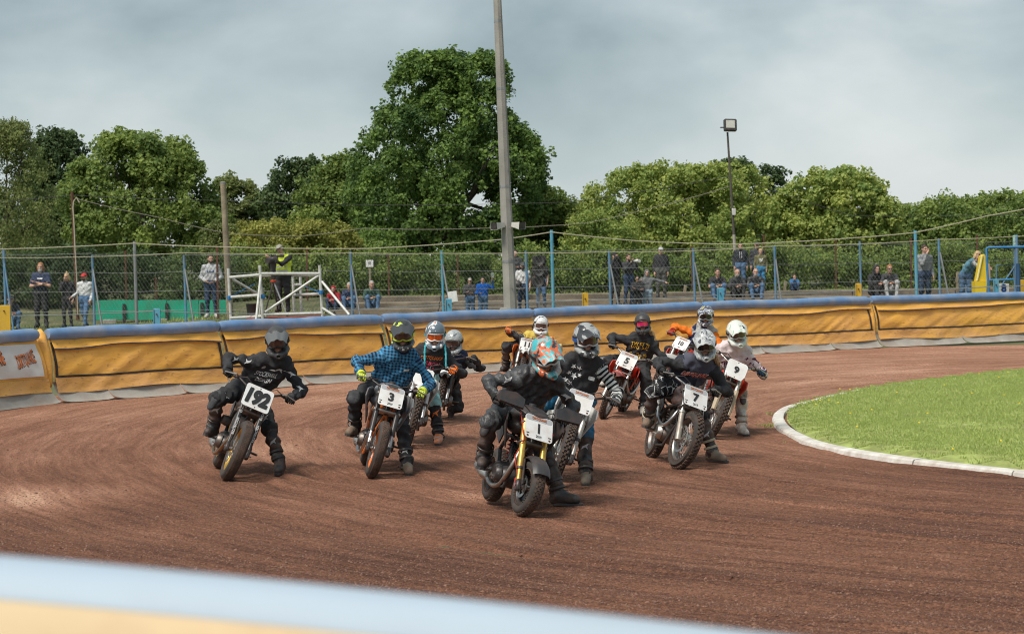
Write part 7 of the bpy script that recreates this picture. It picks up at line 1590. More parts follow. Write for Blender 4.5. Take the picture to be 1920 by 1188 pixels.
b = rider(BIKES['3'], dict(id='3', label='rider in blue checked shirt with neon goggles on bike 3', head=(755, 627), lfoot=(765, 886), toeang=8, hy=0.28, pel=(0.02, -0.08, 0.07), face=(0.05, -1, -0.22), hroll=-2,
    mats=dict(top=PLAID, sleeve_l=PLAID, sleeve_r=PLAID, pants=BKC, shoe=GREYBOOT, shin=BKC, glove=GLOVEY, knee=BKC2), helmet=(helmet_paint('helmet_black_neon', [(0.50, 0.62, 0.05), (0.03, 0.03, 0.033), (0.045, 0.046, 0.05), (0.03, 0.03, 0.033)], 7, 0.35, 8.3), mat('helmet_black_peak', (0.05, 0.052, 0.056), 0.35), LENS_CLEAR, NEON, NEON), hk=dict(chin=mat('chin_grey', (0.4, 0.4, 0.4), 0.4)), seed=12, bulk=1.14))
c, ex, ey, fw = chest_frame(b); poly_decal(b, [(-0.03, -0.012), (0.03, -0.012), (0.03, 0.014), (-0.03, 0.014)], c + ey * 0.0 + ex * 0.11, ex, ey, -fw, WINK, parent=b['obj'], name='pocket_badge')

b = rider(BIKES['1'], dict(id='1', label='rider in black leathers with orange and teal helmet on bike 1', head=(1022, 665), lfoot=(1060, 950), toeang=62, hy=0.34, pel=(0.02, -0.10, 0.07), face=(0.42, -1, -0.50), hroll=-10, hsc=1.04,
    mats=dict(top=LEATHER, sleeve_l=LEATHER, sleeve_r=GREYLEATH, pants=GREYLEATH, shoe=BOOTB, shin=BOOTB, glove=GLOVEB, knee=LEATHER), helmet=(PAT_TROP, PAT_TROP, LENS_DARK, WFRAME, STRAPB), seed=13, bulk=1.14, kneepad=BLACKP, lknee=(0.3, -1, 0.3), toeup=0.02))
b = rider(BIKES['w'], dict(id='w', label='rider in black jumper and orange-white helmet behind the plaid shirt', head=(816, 627), lfoot=(822, 832), toeang=-3, hy=0.28, face=(0.0, -1, -0.35), hroll=0,
    mats=dict(top=BKC, sleeve_l=BKC, sleeve_r=BKC, pants=AQUA, shoe=OBOOT, shin=BKC, glove=GLOVEO, knee=AQUA), helmet=(PAT_OW, PAT_OW, LENS_ORANGE, WFRAME, mat('teal_strap', (0.05, 0.35, 0.45), 0.7)), hk=dict(peak=False), seed=14))
c, ex, ey, fw = chest_frame(b); PINKI = mat('pink_ink', (0.75, 0.08, 0.16), 0.7)
text_decal(b, 'DIRTQUAKE', c + ey * 0.055, ex, ey, -fw, 0.06, ORINK, 0.27, 0.03, parent=b['obj']); text_decal(b, 'CARBON', c - ey * 0.03, ex, ey, -fw, 0.06, PINKI, 0.27, 0.02, parent=b['obj']); text_decal(b, 'MWEAR', c - ey * 0.10, ex, ey, -fw, 0.035, PINKI, 0.20, 0.02, parent=b['obj'])
for s in (-1, 1):     # plaited teal tassels hanging from the helmet
    mb = MB(); hd = b['J']['head']; f_ = b['J']['_fwd']; sd_ = b['J']['_side']; pts = [hd + sd_ * s * 0.11 + A(0, 0, -0.09), hd + sd_ * s * 0.135 + f_ * 0.10 + A(0, 0, -0.17), hd + sd_ * s * 0.13 + f_ * 0.13 + A(0, 0, -0.28), hd + sd_ * s * 0.14 + f_ * 0.12 + A(0, 0, -0.36)]
    mb.tube([p - b['base'] for p in smooth_line(np.array(pts), 14)], [0.013 + 0.003 * math.sin(i * 2.4) for i in range(13)] + [0.022], 8); mb.build('hair_plait', mat('teal_plait', (0.05, 0.36, 0.42), 0.8, 0, 0.4, 30), b['e'])
b = rider(BIKES['g'], dict(id='g', label='rider at the back in navy top and scuffed grey helmet', head=(851, 640), lfoot=(846, 782), toeang=0, hy=0.28, pel=(-0.02, -0.10, -0.06), face=(-0.25, -1, -0.35),
    mats=dict(top=NAVYC, sleeve_l=BKC, sleeve_r=BKC, pants=BKC, shoe=BOOTB, shin=BKC2, glove=GLOVEB), helmet=(PAT_GREY, PAT_GREY, LENS_CLEAR, BLACKP, STRAPB), hk=dict(peak=False), seed=15))
b = rider(BIKES['s'], dict(id='s', label='rider in black top with white stars and striped left sleeve', head=(1099, 636), lfoot=(1098, 906), toeang=-3, hy=0.28, pel=(-0.02, -0.08, 0.07), face=(0.22, -1, -0.2), hroll=-3, hsc=1.03,
    mats=dict(top=BKC, sleeve_l=STRIPE, sleeve_r=BKC, pants=BLUEPANT, shoe=GREYBOOT, shin=BOOTB, glove=BKC2, knee=BLUEPANT), helmet=(PAT_BS, PAT_BS, LENS_CLEAR, WFRAME, mat('blue_strap', (0.02, 0.10, 0.35), 0.7)), seed=16, bulk=1.14))
c, ex, ey, fw = chest_frame(b)
for (dx, dy, r_) in ((-0.10, 0.10, 0.028), (-0.04, 0.09, 0.03), (-0.13, 0.03, 0.03), (-0.075, 0.0, 0.033), (-0.02, 0.02, 0.02), (-0.15, -0.06, 0.03), (-0.10, -0.08, 0.03)): poly_decal(b, star(r_ * 1.1, 90 + 40 * dx * 10), c + ex * dx + ey * dy, ex, ey, -fw, WINK, parent=b['obj'], name='star')
poly_decal(b, [(-0.032, -0.02), (0.032, -0.02), (0.032, 0.018), (-0.032, 0.018)], c + ex * 0.11 + ey * 0.0, ex, ey, -fw, WINK, parent=b['obj'], name='chest_badge')
b = rider(BIKES['11'], dict(id='11', label='rider in yellow top and white helmet on bike 11 at the back', head=(1014, 610), lfoot=(1020, 738), hy=0.28, pel=(0, -0.1, 0.0), face=(0.05, -1, -0.1),
    mats=dict(top=cloth('yellow_top', (0.60, 0.46, 0.10), 0.15), sleeve_l=cloth('cream_sleeve', (0.6, 0.5, 0.3), 0.15), sleeve_r=BKC2, pants=BKC, shoe=BOOTB, shin=BOOTB, glove=GLOVEO), helmet=(PAT_WB, PAT_WB, LENS_CLEAR, WFRAME, STRAPB), hk=dict(peak=False), seed=17, h=0.018))
b = rider(BIKES['5'], dict(id='5', label='rider in black jumper with yellow lettering on the red bike 5', head=(1205, 606), lfoot=(1206, 779), toeang=-6, hy=0.28, face=(-0.12, -1, -0.1), hroll=-4, pel=(0, -0.08, 0.05),
    mats=dict(top=BKC, sleeve_l=BKC, sleeve_r=BKC, pants=BKC, shoe=WBOOT, shin=BKC, glove=GLOVEB), helmet=(HB, HB, LENS_PINK, BLACKP, STRAPB), hk=dict(peak=False, chin=BLACKP), hsc=0.95, seed=18, scale=0.97))
c, ex, ey, fw = chest_frame(b)
for s_, dy, w_, h_ in (('TW FT TI', 0.075, 0.27, 0.06), ('WO  AC', 0.015, 0.25, 0.05), ('-  -  -', -0.075, 0.25, 0.012), ('STYLE', -0.125, 0.27, 0.065)): text_decal(b, s_, c + ey * dy, ex, ey, -fw, h_, YINK, w_, 0.035, parent=b['obj'])
b = rider(BIKES['10'], dict(id='10', label='rider in orange, grey and navy jersey on bike 10', head=(1323, 592), hy=0.28, face=(-0.1, -1, -0.15), lfoot=None,
    mats=dict(top=cloth_pattern('navy_grey_yoke', 'yoke', (0.03, 0.04, 0.10), (0.42, 0.42, 0.42), 0.10), sleeve_l=cloth('orange_sleeve', (0.72, 0.18, 0.02), 0.12), sleeve_r=cloth('orange_sleeve', (0.72, 0.18, 0.02)), pants=BKC, shoe=BOOTB, shin=BOOTB, glove=GLOVER), helmet=(PAT_MULTI, PAT_MULTI, LENS_DARK, WFRAME, STRAPB), hk=dict(peak=True), seed=19, h=0.018))
b = rider(BIKES['9'], dict(id='9', label='rider in pale pink printed jersey and mint helmet on bike 9', head=(1381, 624), lfoot=(1393, 815), toeang=14, hy=0.28, pel=(-0.02, -0.08, 0.06), face=(0.12, -1, -0.25), hroll=-6,
    mats=dict(top=PINK, belly=PINKB, sleeve_l=PINKB, sleeve_r=PINK, pants=GREYPANT, shoe=WBOOT, shin=WBOOT, glove=GLOVEN, knee=GREYPANT, buckle=GREYBOOT), helmet=(PAT_PALE, PAT_PALE, LENS_CLEAR, WFRAME, STRAPB), seed=20, bulk=1.15, kneepad=BLACKP))
b = rider(BIKES['7'], dict(id='7', label='rider in dark top with orange lettering on the silver bike 7', head=(1321, 645), lfoot=(1343, 866), toeang=38, hy=0.28, pel=(0.02, -0.08, 0.07), face=(-0.02, -1, -0.28), hroll=-3, hsc=1.0,
    mats=dict(top=cloth_pattern('dark_grey_yoke', 'yoke', (0.03, 0.032, 0.05), (0.09, 0.095, 0.13), 0.03), sleeve_l=BKC, sleeve_r=BKC, pants=WEB, shoe=GREYBOOT, shin=BOOTB, glove=GLOVEB, knee=WEB, buckle=mat('tan_strap', (0.40, 0.35, 0.25), 0.6)), helmet=(PAT_SILVER, PAT_SILVER, LENS_DARK, mat('bronze_frame', (0.3, 0.25, 0.18), 0.4), STRAPB), seed=21))
c, ex, ey, fw = chest_frame(b); text_decal(b, 'DIRTQUAKE', c + ey * 0.0, ex, ey, -fw, 0.075, WINK, 0.285, 0.055, 0, 0.8, 0.014, b['obj']); text_decal(b, 'DIRTQUAKE', c + ey * 0.0, ex, ey, -fw, 0.07, mat('red_orange_ink', (0.70, 0.09, 0.03), 0.7), 0.275, 0.025, 0, 0.8, 0.020, b['obj'])

def nape_hair(idn, side, mm, drop=0.28):
    b = RIDERS[idn]; J = b['J']; fr = J['_headframe']; hd = J['head']; s = Soft()
    p0 = hd + fr @ A(side * 0.05, 0.09, -0.10); p1 = hd + fr @ A(side * 0.13, 0.05, -0.17); p2 = hd + fr @ A(side * 0.16, 0.03, -0.17 - drop * 0.5); p3 = hd + fr @ A(side * 0.17, 0.05, -0.17 - drop)
    s.cap(p0, p1, 0.03, 0.032, k=0.02); s.cap(p1, p2, 0.03, 0.026, k=0.02); s.cap(p2, p3, 0.024, 0.008, k=0.02)
    V, F, t, r = s.mesh(0.009); V = V + 0.004 * np.sin(V[:, :1] * 400) ; mesh_obj('hair', V - b['base'], F, mm, b['e'], sharp=0, uvattr={'rest': r})
HAIRBL = mat('hair_blond_rider', (0.46, 0.30, 0.15), 0.7, 0, 0.3, 60)
nape_hair('192', -1, HAIRBL, 0.06); nape_hair('5', 1, HAIRBL, 0.16); nape_hair('7', 1, HAIRBL, 0.10)
def leg_logo(idn, sd, f, mm, poly=None, w=0.09, shin=True, txt=None):
    b = RIDERS[idn]; J = b['J']; a_, c_ = (J['kn' + sd], J['an' + sd]) if shin else (J['hip' + sd], J['kn' + sd]); p = a_ * (1 - f) + c_ * f; d = unit(CAM - p); d[2] = 0; d = unit(d); up_ = unit(a_ - c_); ex_ = unit(np.cross(up_, d)); d = np.cross(ex_, up_)
    if txt: return text_decal(b, txt, p, ex_, up_, -d, w * 0.45, mm, w, 0.03, 0.2, parent=b['obj'])
    q = poly or [(0, 0.0)] + [(-0.5, -0.25), (-0.3, 0.1), (0.1, 0.25), (0.5, 0.45), (0.2, 0.05), (0.28, -0.35), (0.0, -0.05), (-0.5, -0.25)]
    poly_decal(b, [(x * w, y * w) for x, y in q], p, ex_, up_, -d, mm, parent=b['obj'])
GI = mat('pale_ink', (0.5, 0.5, 0.5), 0.6)
for idn, sd, f, shin in (('192', 'r', 0.25, True), ('192', 'l', 0.42, True), ('192', 'r', 0.9, False), ('192', 'l', 0.8, False), ('3', 'l', 0.72, True), ('s', 'l', 0.35, True), ('7', 'l', 0.5, True), ('g', 'l', 0.2, True), ('5', 'l', 0.85, True)): leg_logo(idn, sd, f, GI, shin=shin)
leg_logo('w', 'l', 0.35, ORINK, w=0.11)
def arm_logo(idn, sd, f, w=0.07, fore=False, mm=None, txt=None):
    b = RIDERS[idn]; J = b['J']; a_, c_ = (J['el' + sd], J['wr' + sd]) if fore else (J['sh' + sd], J['el' + sd]); p = a_ * (1 - f) + c_ * f; d = unit(CAM - p); up_ = unit(a_ - c_); ex_ = unit(np.cross(up_, d)); d = np.cross(ex_, up_)
    if txt: return text_decal(b, txt, p, up_ * -1, ex_, -d, w * 0.5, mm or WINK, w, 0.03, parent=b['obj'])
    poly_decal(b, [(x * w, y * w) for x, y in [(0, 0.0), (-0.5, -0.3), (-0.3, 0.1), (0.1, 0.25), (0.5, 0.45), (0.2, 0.05), (0.28, -0.35), (0.0, -0.05), (-0.5, -0.3)]], p, up_ * -1, ex_, -d, mm or WINK, parent=b['obj'])
arm_logo('192', 'l', 0.25, 0.09); arm_logo('192', 'l', 0.85, 0.08); arm_logo('192', 'r', 0.3, 0.08); arm_logo('192', 'r', 0.75, 0.07); arm_logo('1', 'l', 0.5, 0.10, mm=GI); arm_logo('1', 'r', 0.4, 0.10, mm=GI)
arm_logo('5', 'l', 0.6, 0.07, True, YINK); arm_logo('5', 'l', 0.85, 0.05, True, YINK)
# ------------------------------------------------------------------ spectators
_H6 = {k: hand_template(k, 0.0085) for k in ('relaxed', 'open', 'fist')}
def _mk(fn, h=0.012):
    s = Soft(); fn(s); V, F, t, r = s.mesh(h); return V, F
def _short(s): s.ell((0, 0.022, 0.042), (0.084, 0.098, 0.088), k=0.01); s.ell((0, 0.075, -0.02), (0.07, 0.045, 0.06), k=0.03); s.ell((0, -0.085, 0.015), (0.09, 0.035, 0.055), sub=True)
def _long(s): _short(s); s.P.pop(); s.ell((0, 0.06, -0.07), (0.09, 0.06, 0.11), k=0.04); s.ell((0.075, 0.02, -0.06), (0.03, 0.05, 0.09), k=0.03); s.ell((-0.075, 0.02, -0.06), (0.03, 0.05, 0.09), k=0.03); s.ell((0, -0.085, -0.01), (0.075, 0.05, 0.075), sub=True)
def _bun(s): _long(s); s.ell((0, 0.03, 0.15), (0.035, 0.035, 0.035), k=0.02)
def _beard(s): s.ell((0, -0.055, -0.085), (0.058, 0.055, 0.055), k=0.02); s.ell((0, -0.06, -0.125), (0.04, 0.04, 0.05), k=0.03); s.ell((0, -0.12, -0.045), (0.05, 0.05, 0.022), sub=True)
def _sbeard(s): s.ell((0, -0.045, -0.075), (0.06, 0.058, 0.05), k=0.02); s.ell((0, -0.11, -0.035), (0.06, 0.06, 0.03), sub=True)
def _cap(s): s.ell((0, 0.012, 0.05), (0.09, 0.108, 0.075), k=0.01); s.ell((0, 0.0, -0.06), (0.2, 0.2, 0.08), sub=True); s.cap((-0.03, -0.10, 0.045), (0.03, -0.10, 0.045), 0.05, 0.05, k=0.01, flat=(A(0, 0, 1), 6)); s.cap((-0.03, -0.14, 0.035), (0.03, -0.14, 0.035), 0.04, 0.04, k=0.02, flat=(A(0, 0, 1), 6))
def _hood(s): s.ell((0, 0.03, 0.01), (0.105, 0.125, 0.135), k=0.02); s.ell((0, 0.05, -0.12), (0.12, 0.11, 0.08), k=0.04); s.ell((0, -0.10, -0.01), (0.078, 0.10, 0.095), sub=True)
def _beanie(s): s.ell((0, 0.012, 0.055), (0.09, 0.105, 0.085), k=0.01); s.ell((0, -0.02, -0.06), (0.2, 0.2, 0.085), sub=True)
def _phones(s): s.ell((0.088, 0.01, -0.005), (0.022, 0.035, 0.042)); s.ell((-0.088, 0.01, -0.005), (0.022, 0.035, 0.042)); [s.cap((0.092 * math.cos(a), 0.01, 0.112 * math.sin(a) + 0.01), (0.092 * math.cos(a + 0.35), 0.01, 0.112 * math.sin(a + 0.35) + 0.01), 0.012, 0.012, k=0.005) for a in np.linspace(0, 2.8, 9)]
WEAR = {k: _mk(f) for k, f in dict(hair_short=_short, hair_long=_long, hair_bun=_bun, beard=_beard, stubble=_sbeard, cap=_cap, hood=_hood, beanie=_beanie, headphones=_phones).items()}
def gz(x, Y):
    if x > -5.4:
        for y0, z in ((62.7, 0.62), (63.9, 0.80), (65.1, 0.97), (66.3, 1.13)):
            if Y >= y0: zz = z
        return zz if Y >= 62.7 else 0.5
    return float(np.interp(Y, [59.5, 61, 66, 68.5], [0.45, 0.56, 0.76, 1.05])) - 0.34 * min(1, max(0, (-7.6 - x) / 4.0))
STAND = dict(pelvis=(0, 0, 0.95), chest=(0, 0.015, 1.27), neck=(0, 0.01, 1.47), head=(0, -0.015, 1.635), shl=(0.185, 0.01, 1.41), shr=(-0.185, 0.01, 1.41), ell=(0.25, 0.05, 1.14), elr=(-0.25, 0.05, 1.14), wrl=(0.24, -0.06, 0.90), wrr=(-0.24, -0.06, 0.90), hipl=(0.09, 0, 0.92), hipr=(-0.09, 0, 0.92), knl=(0.11, -0.02, 0.50), knr=(-0.11, -0.02, 0.50), anl=(0.12, 0.03, 0.09), anr=(-0.12, 0.03, 0.09), toel=(0.15, -0.13, 0.04), toer=(-0.15, -0.13, 0.04))
SIT = dict(pelvis=(0, 0.06, 0.12), chest=(0, 0.03, 0.42), neck=(0, -0.05, 0.61), head=(0, -0.10, 0.765), shl=(0.18, -0.03, 0.55), shr=(-0.18, -0.03, 0.55), ell=(0.25, -0.16, 0.34), elr=(-0.25, -0.16, 0.34), wrl=(0.07, -0.36, 0.36), wrr=(-0.07, -0.36, 0.34), hipl=(0.09, 0.03, 0.11), hipr=(-0.09, 0.03, 0.11), knl=(0.17, -0.36, 0.36), knr=(-0.17, -0.36, 0.36), anl=(0.13, -0.44, -0.06), anr=(-0.13, -0.44, -0.06), toel=(0.15, -0.60, -0.10), toer=(-0.15, -0.60, -0.10))
POSES = dict(stand={}, pockets=dict(wrl=(0.13, -0.15, 1.02), wrr=(-0.13, -0.15, 1.02), ell=(0.29, 0.04, 1.13), elr=(-0.29, 0.04, 1.13)), crossed=dict(wrl=(-0.09, -0.20, 1.22), wrr=(0.09, -0.22, 1.17), ell=(0.25, -0.10, 1.12), elr=(-0.25, -0.10, 1.12)),
    camera=dict(wrl=(0.06, -0.25, 1.53), wrr=(-0.07, -0.25, 1.53), ell=(0.22, -0.22, 1.27), elr=(-0.22, -0.22, 1.27)), lens=dict(wrl=(0.16, -0.30, 1.45), wrr=(-0.02, -0.22, 1.46), ell=(0.24, -0.16, 1.22), elr=(-0.2, -0.14, 1.22)), phone_up=dict(wrl=(0.37, -0.10, 1.60), ell=(0.40, 0.0, 1.30), wrr=(-0.12, -0.28, 1.12), elr=(-0.26, -0.08, 1.12)),
    arm_out=dict(wrl=(0.66, -0.05, 1.30), ell=(0.43, 0.0, 1.36), wrr=(-0.24, -0.15, 1.36), elr=(-0.34, 0.02, 1.24)), walk=dict(anl=(0.10, -0.24, 0.10), knl=(0.11, -0.18, 0.50), toel=(0.12, -0.40, 0.06), anr=(-0.10, 0.30, 0.13), knr=(-0.1, 0.06, 0.50), toer=(-0.12, 0.15, 0.05), wrr=(-0.36, -0.15, 1.02)), chin=dict(wrr=(-0.02, -0.16, 1.50), elr=(-0.16, -0.16, 1.22)), hold=dict(wrl=(0.10, -0.28, 1.14), ell=(0.26, -0.06, 1.13), wrr=(-0.12, -0.28, 1.18), elr=(-0.26, -0.06, 1.13)),
    lean=dict(chest=(0.12, -0.05, 1.22), neck=(0.24, -0.10, 1.38), head=(0.32, -0.15, 1.51), shl=(0.33, 0.08, 1.33), shr=(0.14, -0.22, 1.33), ell=(0.44, -0.02, 1.13), wrl=(0.58, -0.12, 1.12), elr=(0.36, -0.30, 1.12), wrr=(0.52, -0.30, 1.12)),
    helmet_hold=dict(wrr=(-0.15, -0.22, 1.02), elr=(-0.28, -0.02, 1.12)), cam_op=dict(wrl=(-0.22, -0.30, 1.40), ell=(0.06, -0.24, 1.24), wrr=(-0.30, -0.26, 1.38), elr=(-0.30, -0.06, 1.18), head=(-0.05, -0.07, 1.63)))
DENIM = cloth('blue_denim', (0.09, 0.17, 0.30), 0.25); DDENIM = cloth('dark_denim', (0.04, 0.065, 0.12), 0.25); GREYC = cloth('grey_marl', (0.44, 0.45, 0.47), 0.15); LGREY = cloth('light_grey_knit', (0.60, 0.61, 0.62), 0.12); WTEE = cloth('white_tee', (0.66, 0.66, 0.66), 0.08); OLIVE = cloth('olive_cloth', (0.17, 0.16, 0.08), 0.2); TROU = cloth('black_trousers', (0.045, 0.045, 0.048), 0.2); GREENJ = cloth('green_jacket', (0.05, 0.10, 0.08), 0.2); BLUEJ = cloth('royal_blue_jacket', (0.01, 0.10, 0.42), 0.2); REDH = cloth('red_hoodie', (0.35, 0.02, 0.03), 0.2); HIVIS = cloth_pattern('hi_vis_vest', 'stripe', (0.62, 0.75, 0.06), (0.66, 0.78, 0.08), 4.0); DVEST = cloth('denim_vest', (0.10, 0.24, 0.33), 0.2); SHOEW = mat('pale_trainer', (0.5, 0.48, 0.45), 0.6); SHOED = mat('dark_shoe', (0.03, 0.03, 0.03), 0.6); SHOEO = mat('tan_boot', (0.5, 0.2, 0.05), 0.6)
HAIRB = mat('hair_brown', (0.06, 0.035, 0.02), 0.7, 0, 0.3, 40); HAIRK = mat('hair_dark', (0.015, 0.012, 0.01), 0.6, 0, 0.3, 40); HAIRL = mat('hair_blond', (0.50, 0.34, 0.17), 0.7, 0, 0.25, 40); HAIRG = mat('hair_grey', (0.36, 0.35, 0.33), 0.75, 0, 0.2, 40); HAIRR = mat('hair_ginger', (0.34, 0.15, 0.06), 0.7, 0, 0.25, 40)
def capm(n, c): return mat(n, c, 0.8, 0, 0.1, 10)
CROWD = {}
def spectator(label, hx, hy, Y, pose='stand', top=BKC, sleeve=None, pants=DDENIM, shoe=SHOED, yaw=0, wear=(), short=False, seat=False, zbase=None, H=None, seatz=None, bulk=1.0, over=None, seed=1, vest=None, headyaw=0):
    zt = at(hx, hy, Y)[2]; x = at(hx, hy, Y)[0]; J0 = dict(SIT if seat else STAND)
    if not seat: J0.update(POSES[pose])
    if over: J0.update(over)
    zb = gz(x, Y) if zbase is None else zbase
    k = (zt - zb) / (0.885 if seat else 1.755)
    if not seat: k = min(max(k, 0.6), 1.12); zb = zt - 1.755 * k
    else: k = min(max(k, 0.62), 1.05); zb = zt - 0.885 * k
    Rm = np.array(Matrix.Rotation(R(yaw), 3, 'Z')); cx = J0['head'][0]; base = A(x, Y, zb) - Rm @ A(cx, 0, 0) * k
    J = {n: base + Rm @ (np.asarray(p, float) * k) for n, p in J0.items()}
    hf = Rm @ np.array(Matrix.Rotation(R(headyaw), 3, 'Z')) @ A(0, -1, -0.06)
    global HANDS, HEAD
    hh = HANDS; HANDS = _H6; hd = HEAD; HEAD = HEAD_S
    V, F, tags, rest = person_mesh(J, k, 0.021, ('relaxed', 'relaxed'), bulk=1.04 * bulk, fold=0.020, seed=seed, hf=hf, boots=False, shortsl=short)
    HANDS = hh; HEAD = hd
    e0 = empty('person', base, label, 'person', 'spectators behind the mesh fence')
    M = dict(skin=SKIN, eye=EYE, lips=LIP, top=top, belly=top, sleeve_l=sleeve or top, sleeve_r=sleeve or top, pants=pants, shin=pants, knee=pants, shoe=shoe, glove=SKIN)
    bo = mesh_obj('body', V - base, F, [M[t] for t in TAGS], e0, tags, sharp=0, uvattr={'rest': rest}); fr = J['_headframe']
    mw = Matrix.Identity(4)
    for i in range(3):
        for j in range(3): mw[i][j] = fr[i, j]
        mw[i][3] = (J['head'] - base)[i]
    for nm, mm in wear:
        wv, wf = WEAR[nm]; o = mesh_obj({'hair_short': 'hair', 'hair_long': 'hair', 'hair_bun': 'hair', 'stubble': 'beard'}.get(nm, nm), wv * k, wf, mm, e0, sharp=0, uvattr={'rest': wv}); o.matrix_local = mw
    b = dict(V=V, F=F, base=base, obj=bo, J=J, e=e0, k=k, fr=fr); return b
HEAD_S = head_template(0.0105)
def glasses(b, mm):
    mb = MB(); s = b['k']
    for x in (-1, 1): mb.box(A(x * 0.034, -0.096, 0.012) * s, A(0.05, 0.008, 0.032) * s, ch=0.006 * s); mb.box(A(x * 0.075, -0.045, 0.016) * s, A(0.006, 0.10, 0.008) * s)
    mb.box(A(0, -0.098, 0.018) * s, A(0.03, 0.006, 0.008) * s)
    o = mb.build('sunglasses', mm, b['e'])
    mw = Matrix.Identity(4)
    for i in range(3):
        for j in range(3): mw[i][j] = b['fr'][i, j]
        mw[i][3] = (b['J']['head'] - b['base'])[i]
    o.matrix_local = mw
def chest_print(b, s_, mm, w_=0.2, h_=0.06, dy=0.0, dx=0.0):
    c, ex, ey, fw = chest_frame(b); text_decal(b, s_, c + ey * dy + ex * dx, ex, ey, -fw, h_, mm, w_, 0.03, lift=0.012, parent=b['obj'])
GLB = mat('sunglass_black', (0.01, 0.01, 0.01), 0.2)
spectator('seated person in dark cap and jacket at the far left edge', 18, 553, 63.5, top=BKC2, pants=DENIM, seat=True, yaw=25, wear=[('cap', capm('cap_dark', (0.03, 0.035, 0.05)))], seed=1, zbase=None)
b = spectator('bearded man in navy tee with folded arms at the left', 76, 492, 64.4, 'crossed', top=NAVYC, pants=TROU, short=True, wear=[('hair_long', HAIRR), ('beard', HAIRG)], bulk=1.08, seed=2); poly_decal(b, [(-0.07, -0.018), (0.07, -0.018), (0.08, 0.02), (-0.08, 0.02)], b['J']['chest'] + A(0, 0, 0.06), A(1, 0, 0), A(0, 0, 1), A(0, 1, 0), WINK, 0.012, b['obj'], 'chest_print')
spectator('woman with blond hair in a bun, all in black, hand to mouth', 125, 512, 64.3, 'chin', top=BKC, pants=TROU, wear=[('hair_bun', HAIRL)], bulk=0.88, seed=3, yaw=-10)
spectator('walking man in red cap, pale grey top and blue jeans', 158, 512, 64.0, 'walk', top=LGREY, pants=DENIM, wear=[('cap', capm('cap_red', (0.55, 0.03, 0.03))), ('stubble', HAIRB)], yaw=-15, seed=4)
b = spectator('man in grey hoodie with hands in front pocket left of timber post', 395, 477, 64.8, 'pockets', top=GREYC, pants=DDENIM, shoe=SHOEW, wear=[('hair_short', HAIRB), ('stubble', HAIRB)], seed=5, headyaw=15); chest_print(b, 'Lad', NAVYI, 0.22, 0.07, 0.02)
b = spectator('cameraman in yellow hi-vis vest behind the video camera', 526, 458, 62.0, 'cam_op', top=HIVIS, sleeve=BKC, pants=TROU, wear=[('cap', capm('cap_grey', (0.32, 0.30, 0.26))), ('headphones', BLACKP)], zbase=DECKZ, seed=6, yaw=-12, bulk=1.05)
J = b['J']; s = Soft(); sd_, up_ = J['_side'], J['_up']
for c_, w_, r_ in ((J['pelvis'] + up_ * 0.06, 0.10, 0.145), (J['pelvis'] * 0.5 + J['chest'] * 0.5, 0.09, 0.15), (J['chest'], 0.10, 0.155), (J['chest'] * 0.4 + J['neck'] * 0.6, 0.11, 0.105)): s.cap(c_ - sd_ * w_, c_ + sd_ * w_, r_, r_, k=0.06, flat=(J['_fwd'], 1.12))
V, F, t_, r_ = s.mesh(0.02, fold=0.015, seed=5); VESTM = mat('hi_vis_tabard', (0.70, 0.85, 0.05), 0.6, 0, 0.06, 6)
ve = mesh_obj('hi_vis_vest', V - b['base'], F, VESTM, b['e'], sharp=0, uvattr={'rest': r_}); vb = dict(V=V, F=F, base=b['base'])
for dz in (-0.10, -0.22): poly_decal(vb, [(-0.2, -0.028), (0.2, -0.028), (0.2, 0.028), (-0.2, 0.028)], J['chest'] + up_ * dz, sd_, up_, -J['_fwd'], mat('reflective_band', (0.6, 0.6, 0.6), 0.4), 0.008, ve, 'reflective_band')
spectator('child in red hood sitting right of the scaffold', 626, 536, 64.4, top=REDH, pants=DDENIM, seat=True, wear=[('hood', REDH)], seed=7, yaw=-10)
spectator('grey-haired man in navy jacket sitting by the blue post', 655, 529, 64.7, top=NAVYC, pants=DENIM, shoe=SHOEO, seat=True, wear=[('hair_short', HAIRG)], seed=8)
spectator('person in dark green jacket and jeans sitting under the notice', 696, 526, 64.7, top=GREENJ, pants=DENIM, seat=True, wear=[('hair_short', HAIRG)], seed=9, yaw=10)
b = spectator('older man in black jacket and glasses beside the blue jacket', 881, 521, 62.9, 'hold', top=BKC2, pants=DENIM, wear=[('hair_short', HAIRG)], seed=10, zbase=0.42); glasses(b, GLB)
b = spectator('man in bright blue jacket raising his phone', 905, 519, 62.6, 'phone_up', top=BLUEJ, pants=DENIM, wear=[('hair_short', HAIRK)], seed=11, zbase=0.42)
def prop(name, label, cat, loc, fn, mm):
    mb = MB(); fn(mb); return setp(mb.build(name, mm, loc=loc), label, cat)
w_ = b['J']['wrl']; prop('phone', 'phone held up by the man in blue', 'phone', w_ + A(0.02, -0.04, 0.16), lambda m_: m_.box((0, 0, 0), (0.09, 0.012, 0.16), ch=0.006), mat('phone_glass', (0.25, 0.3, 0.26), 0.2))
spectator('person mostly hidden behind the concrete column', 966, 468, 66.0, 'hold', top=BKC2, pants=DDENIM, wear=[('hair_short', HAIRK)], seed=12)
b = spectator('bearded man in white tee and cap holding a black helmet', 980, 492, 63.2, 'helmet_hold', top=WTEE, pants=DDENIM, short=True, wear=[('cap', capm('cap_dark_grey', (0.08, 0.08, 0.08))), ('beard', HAIRK)], seed=13)
chest_print(b, 'Y', INK, 0.06, 0.14, -0.06)
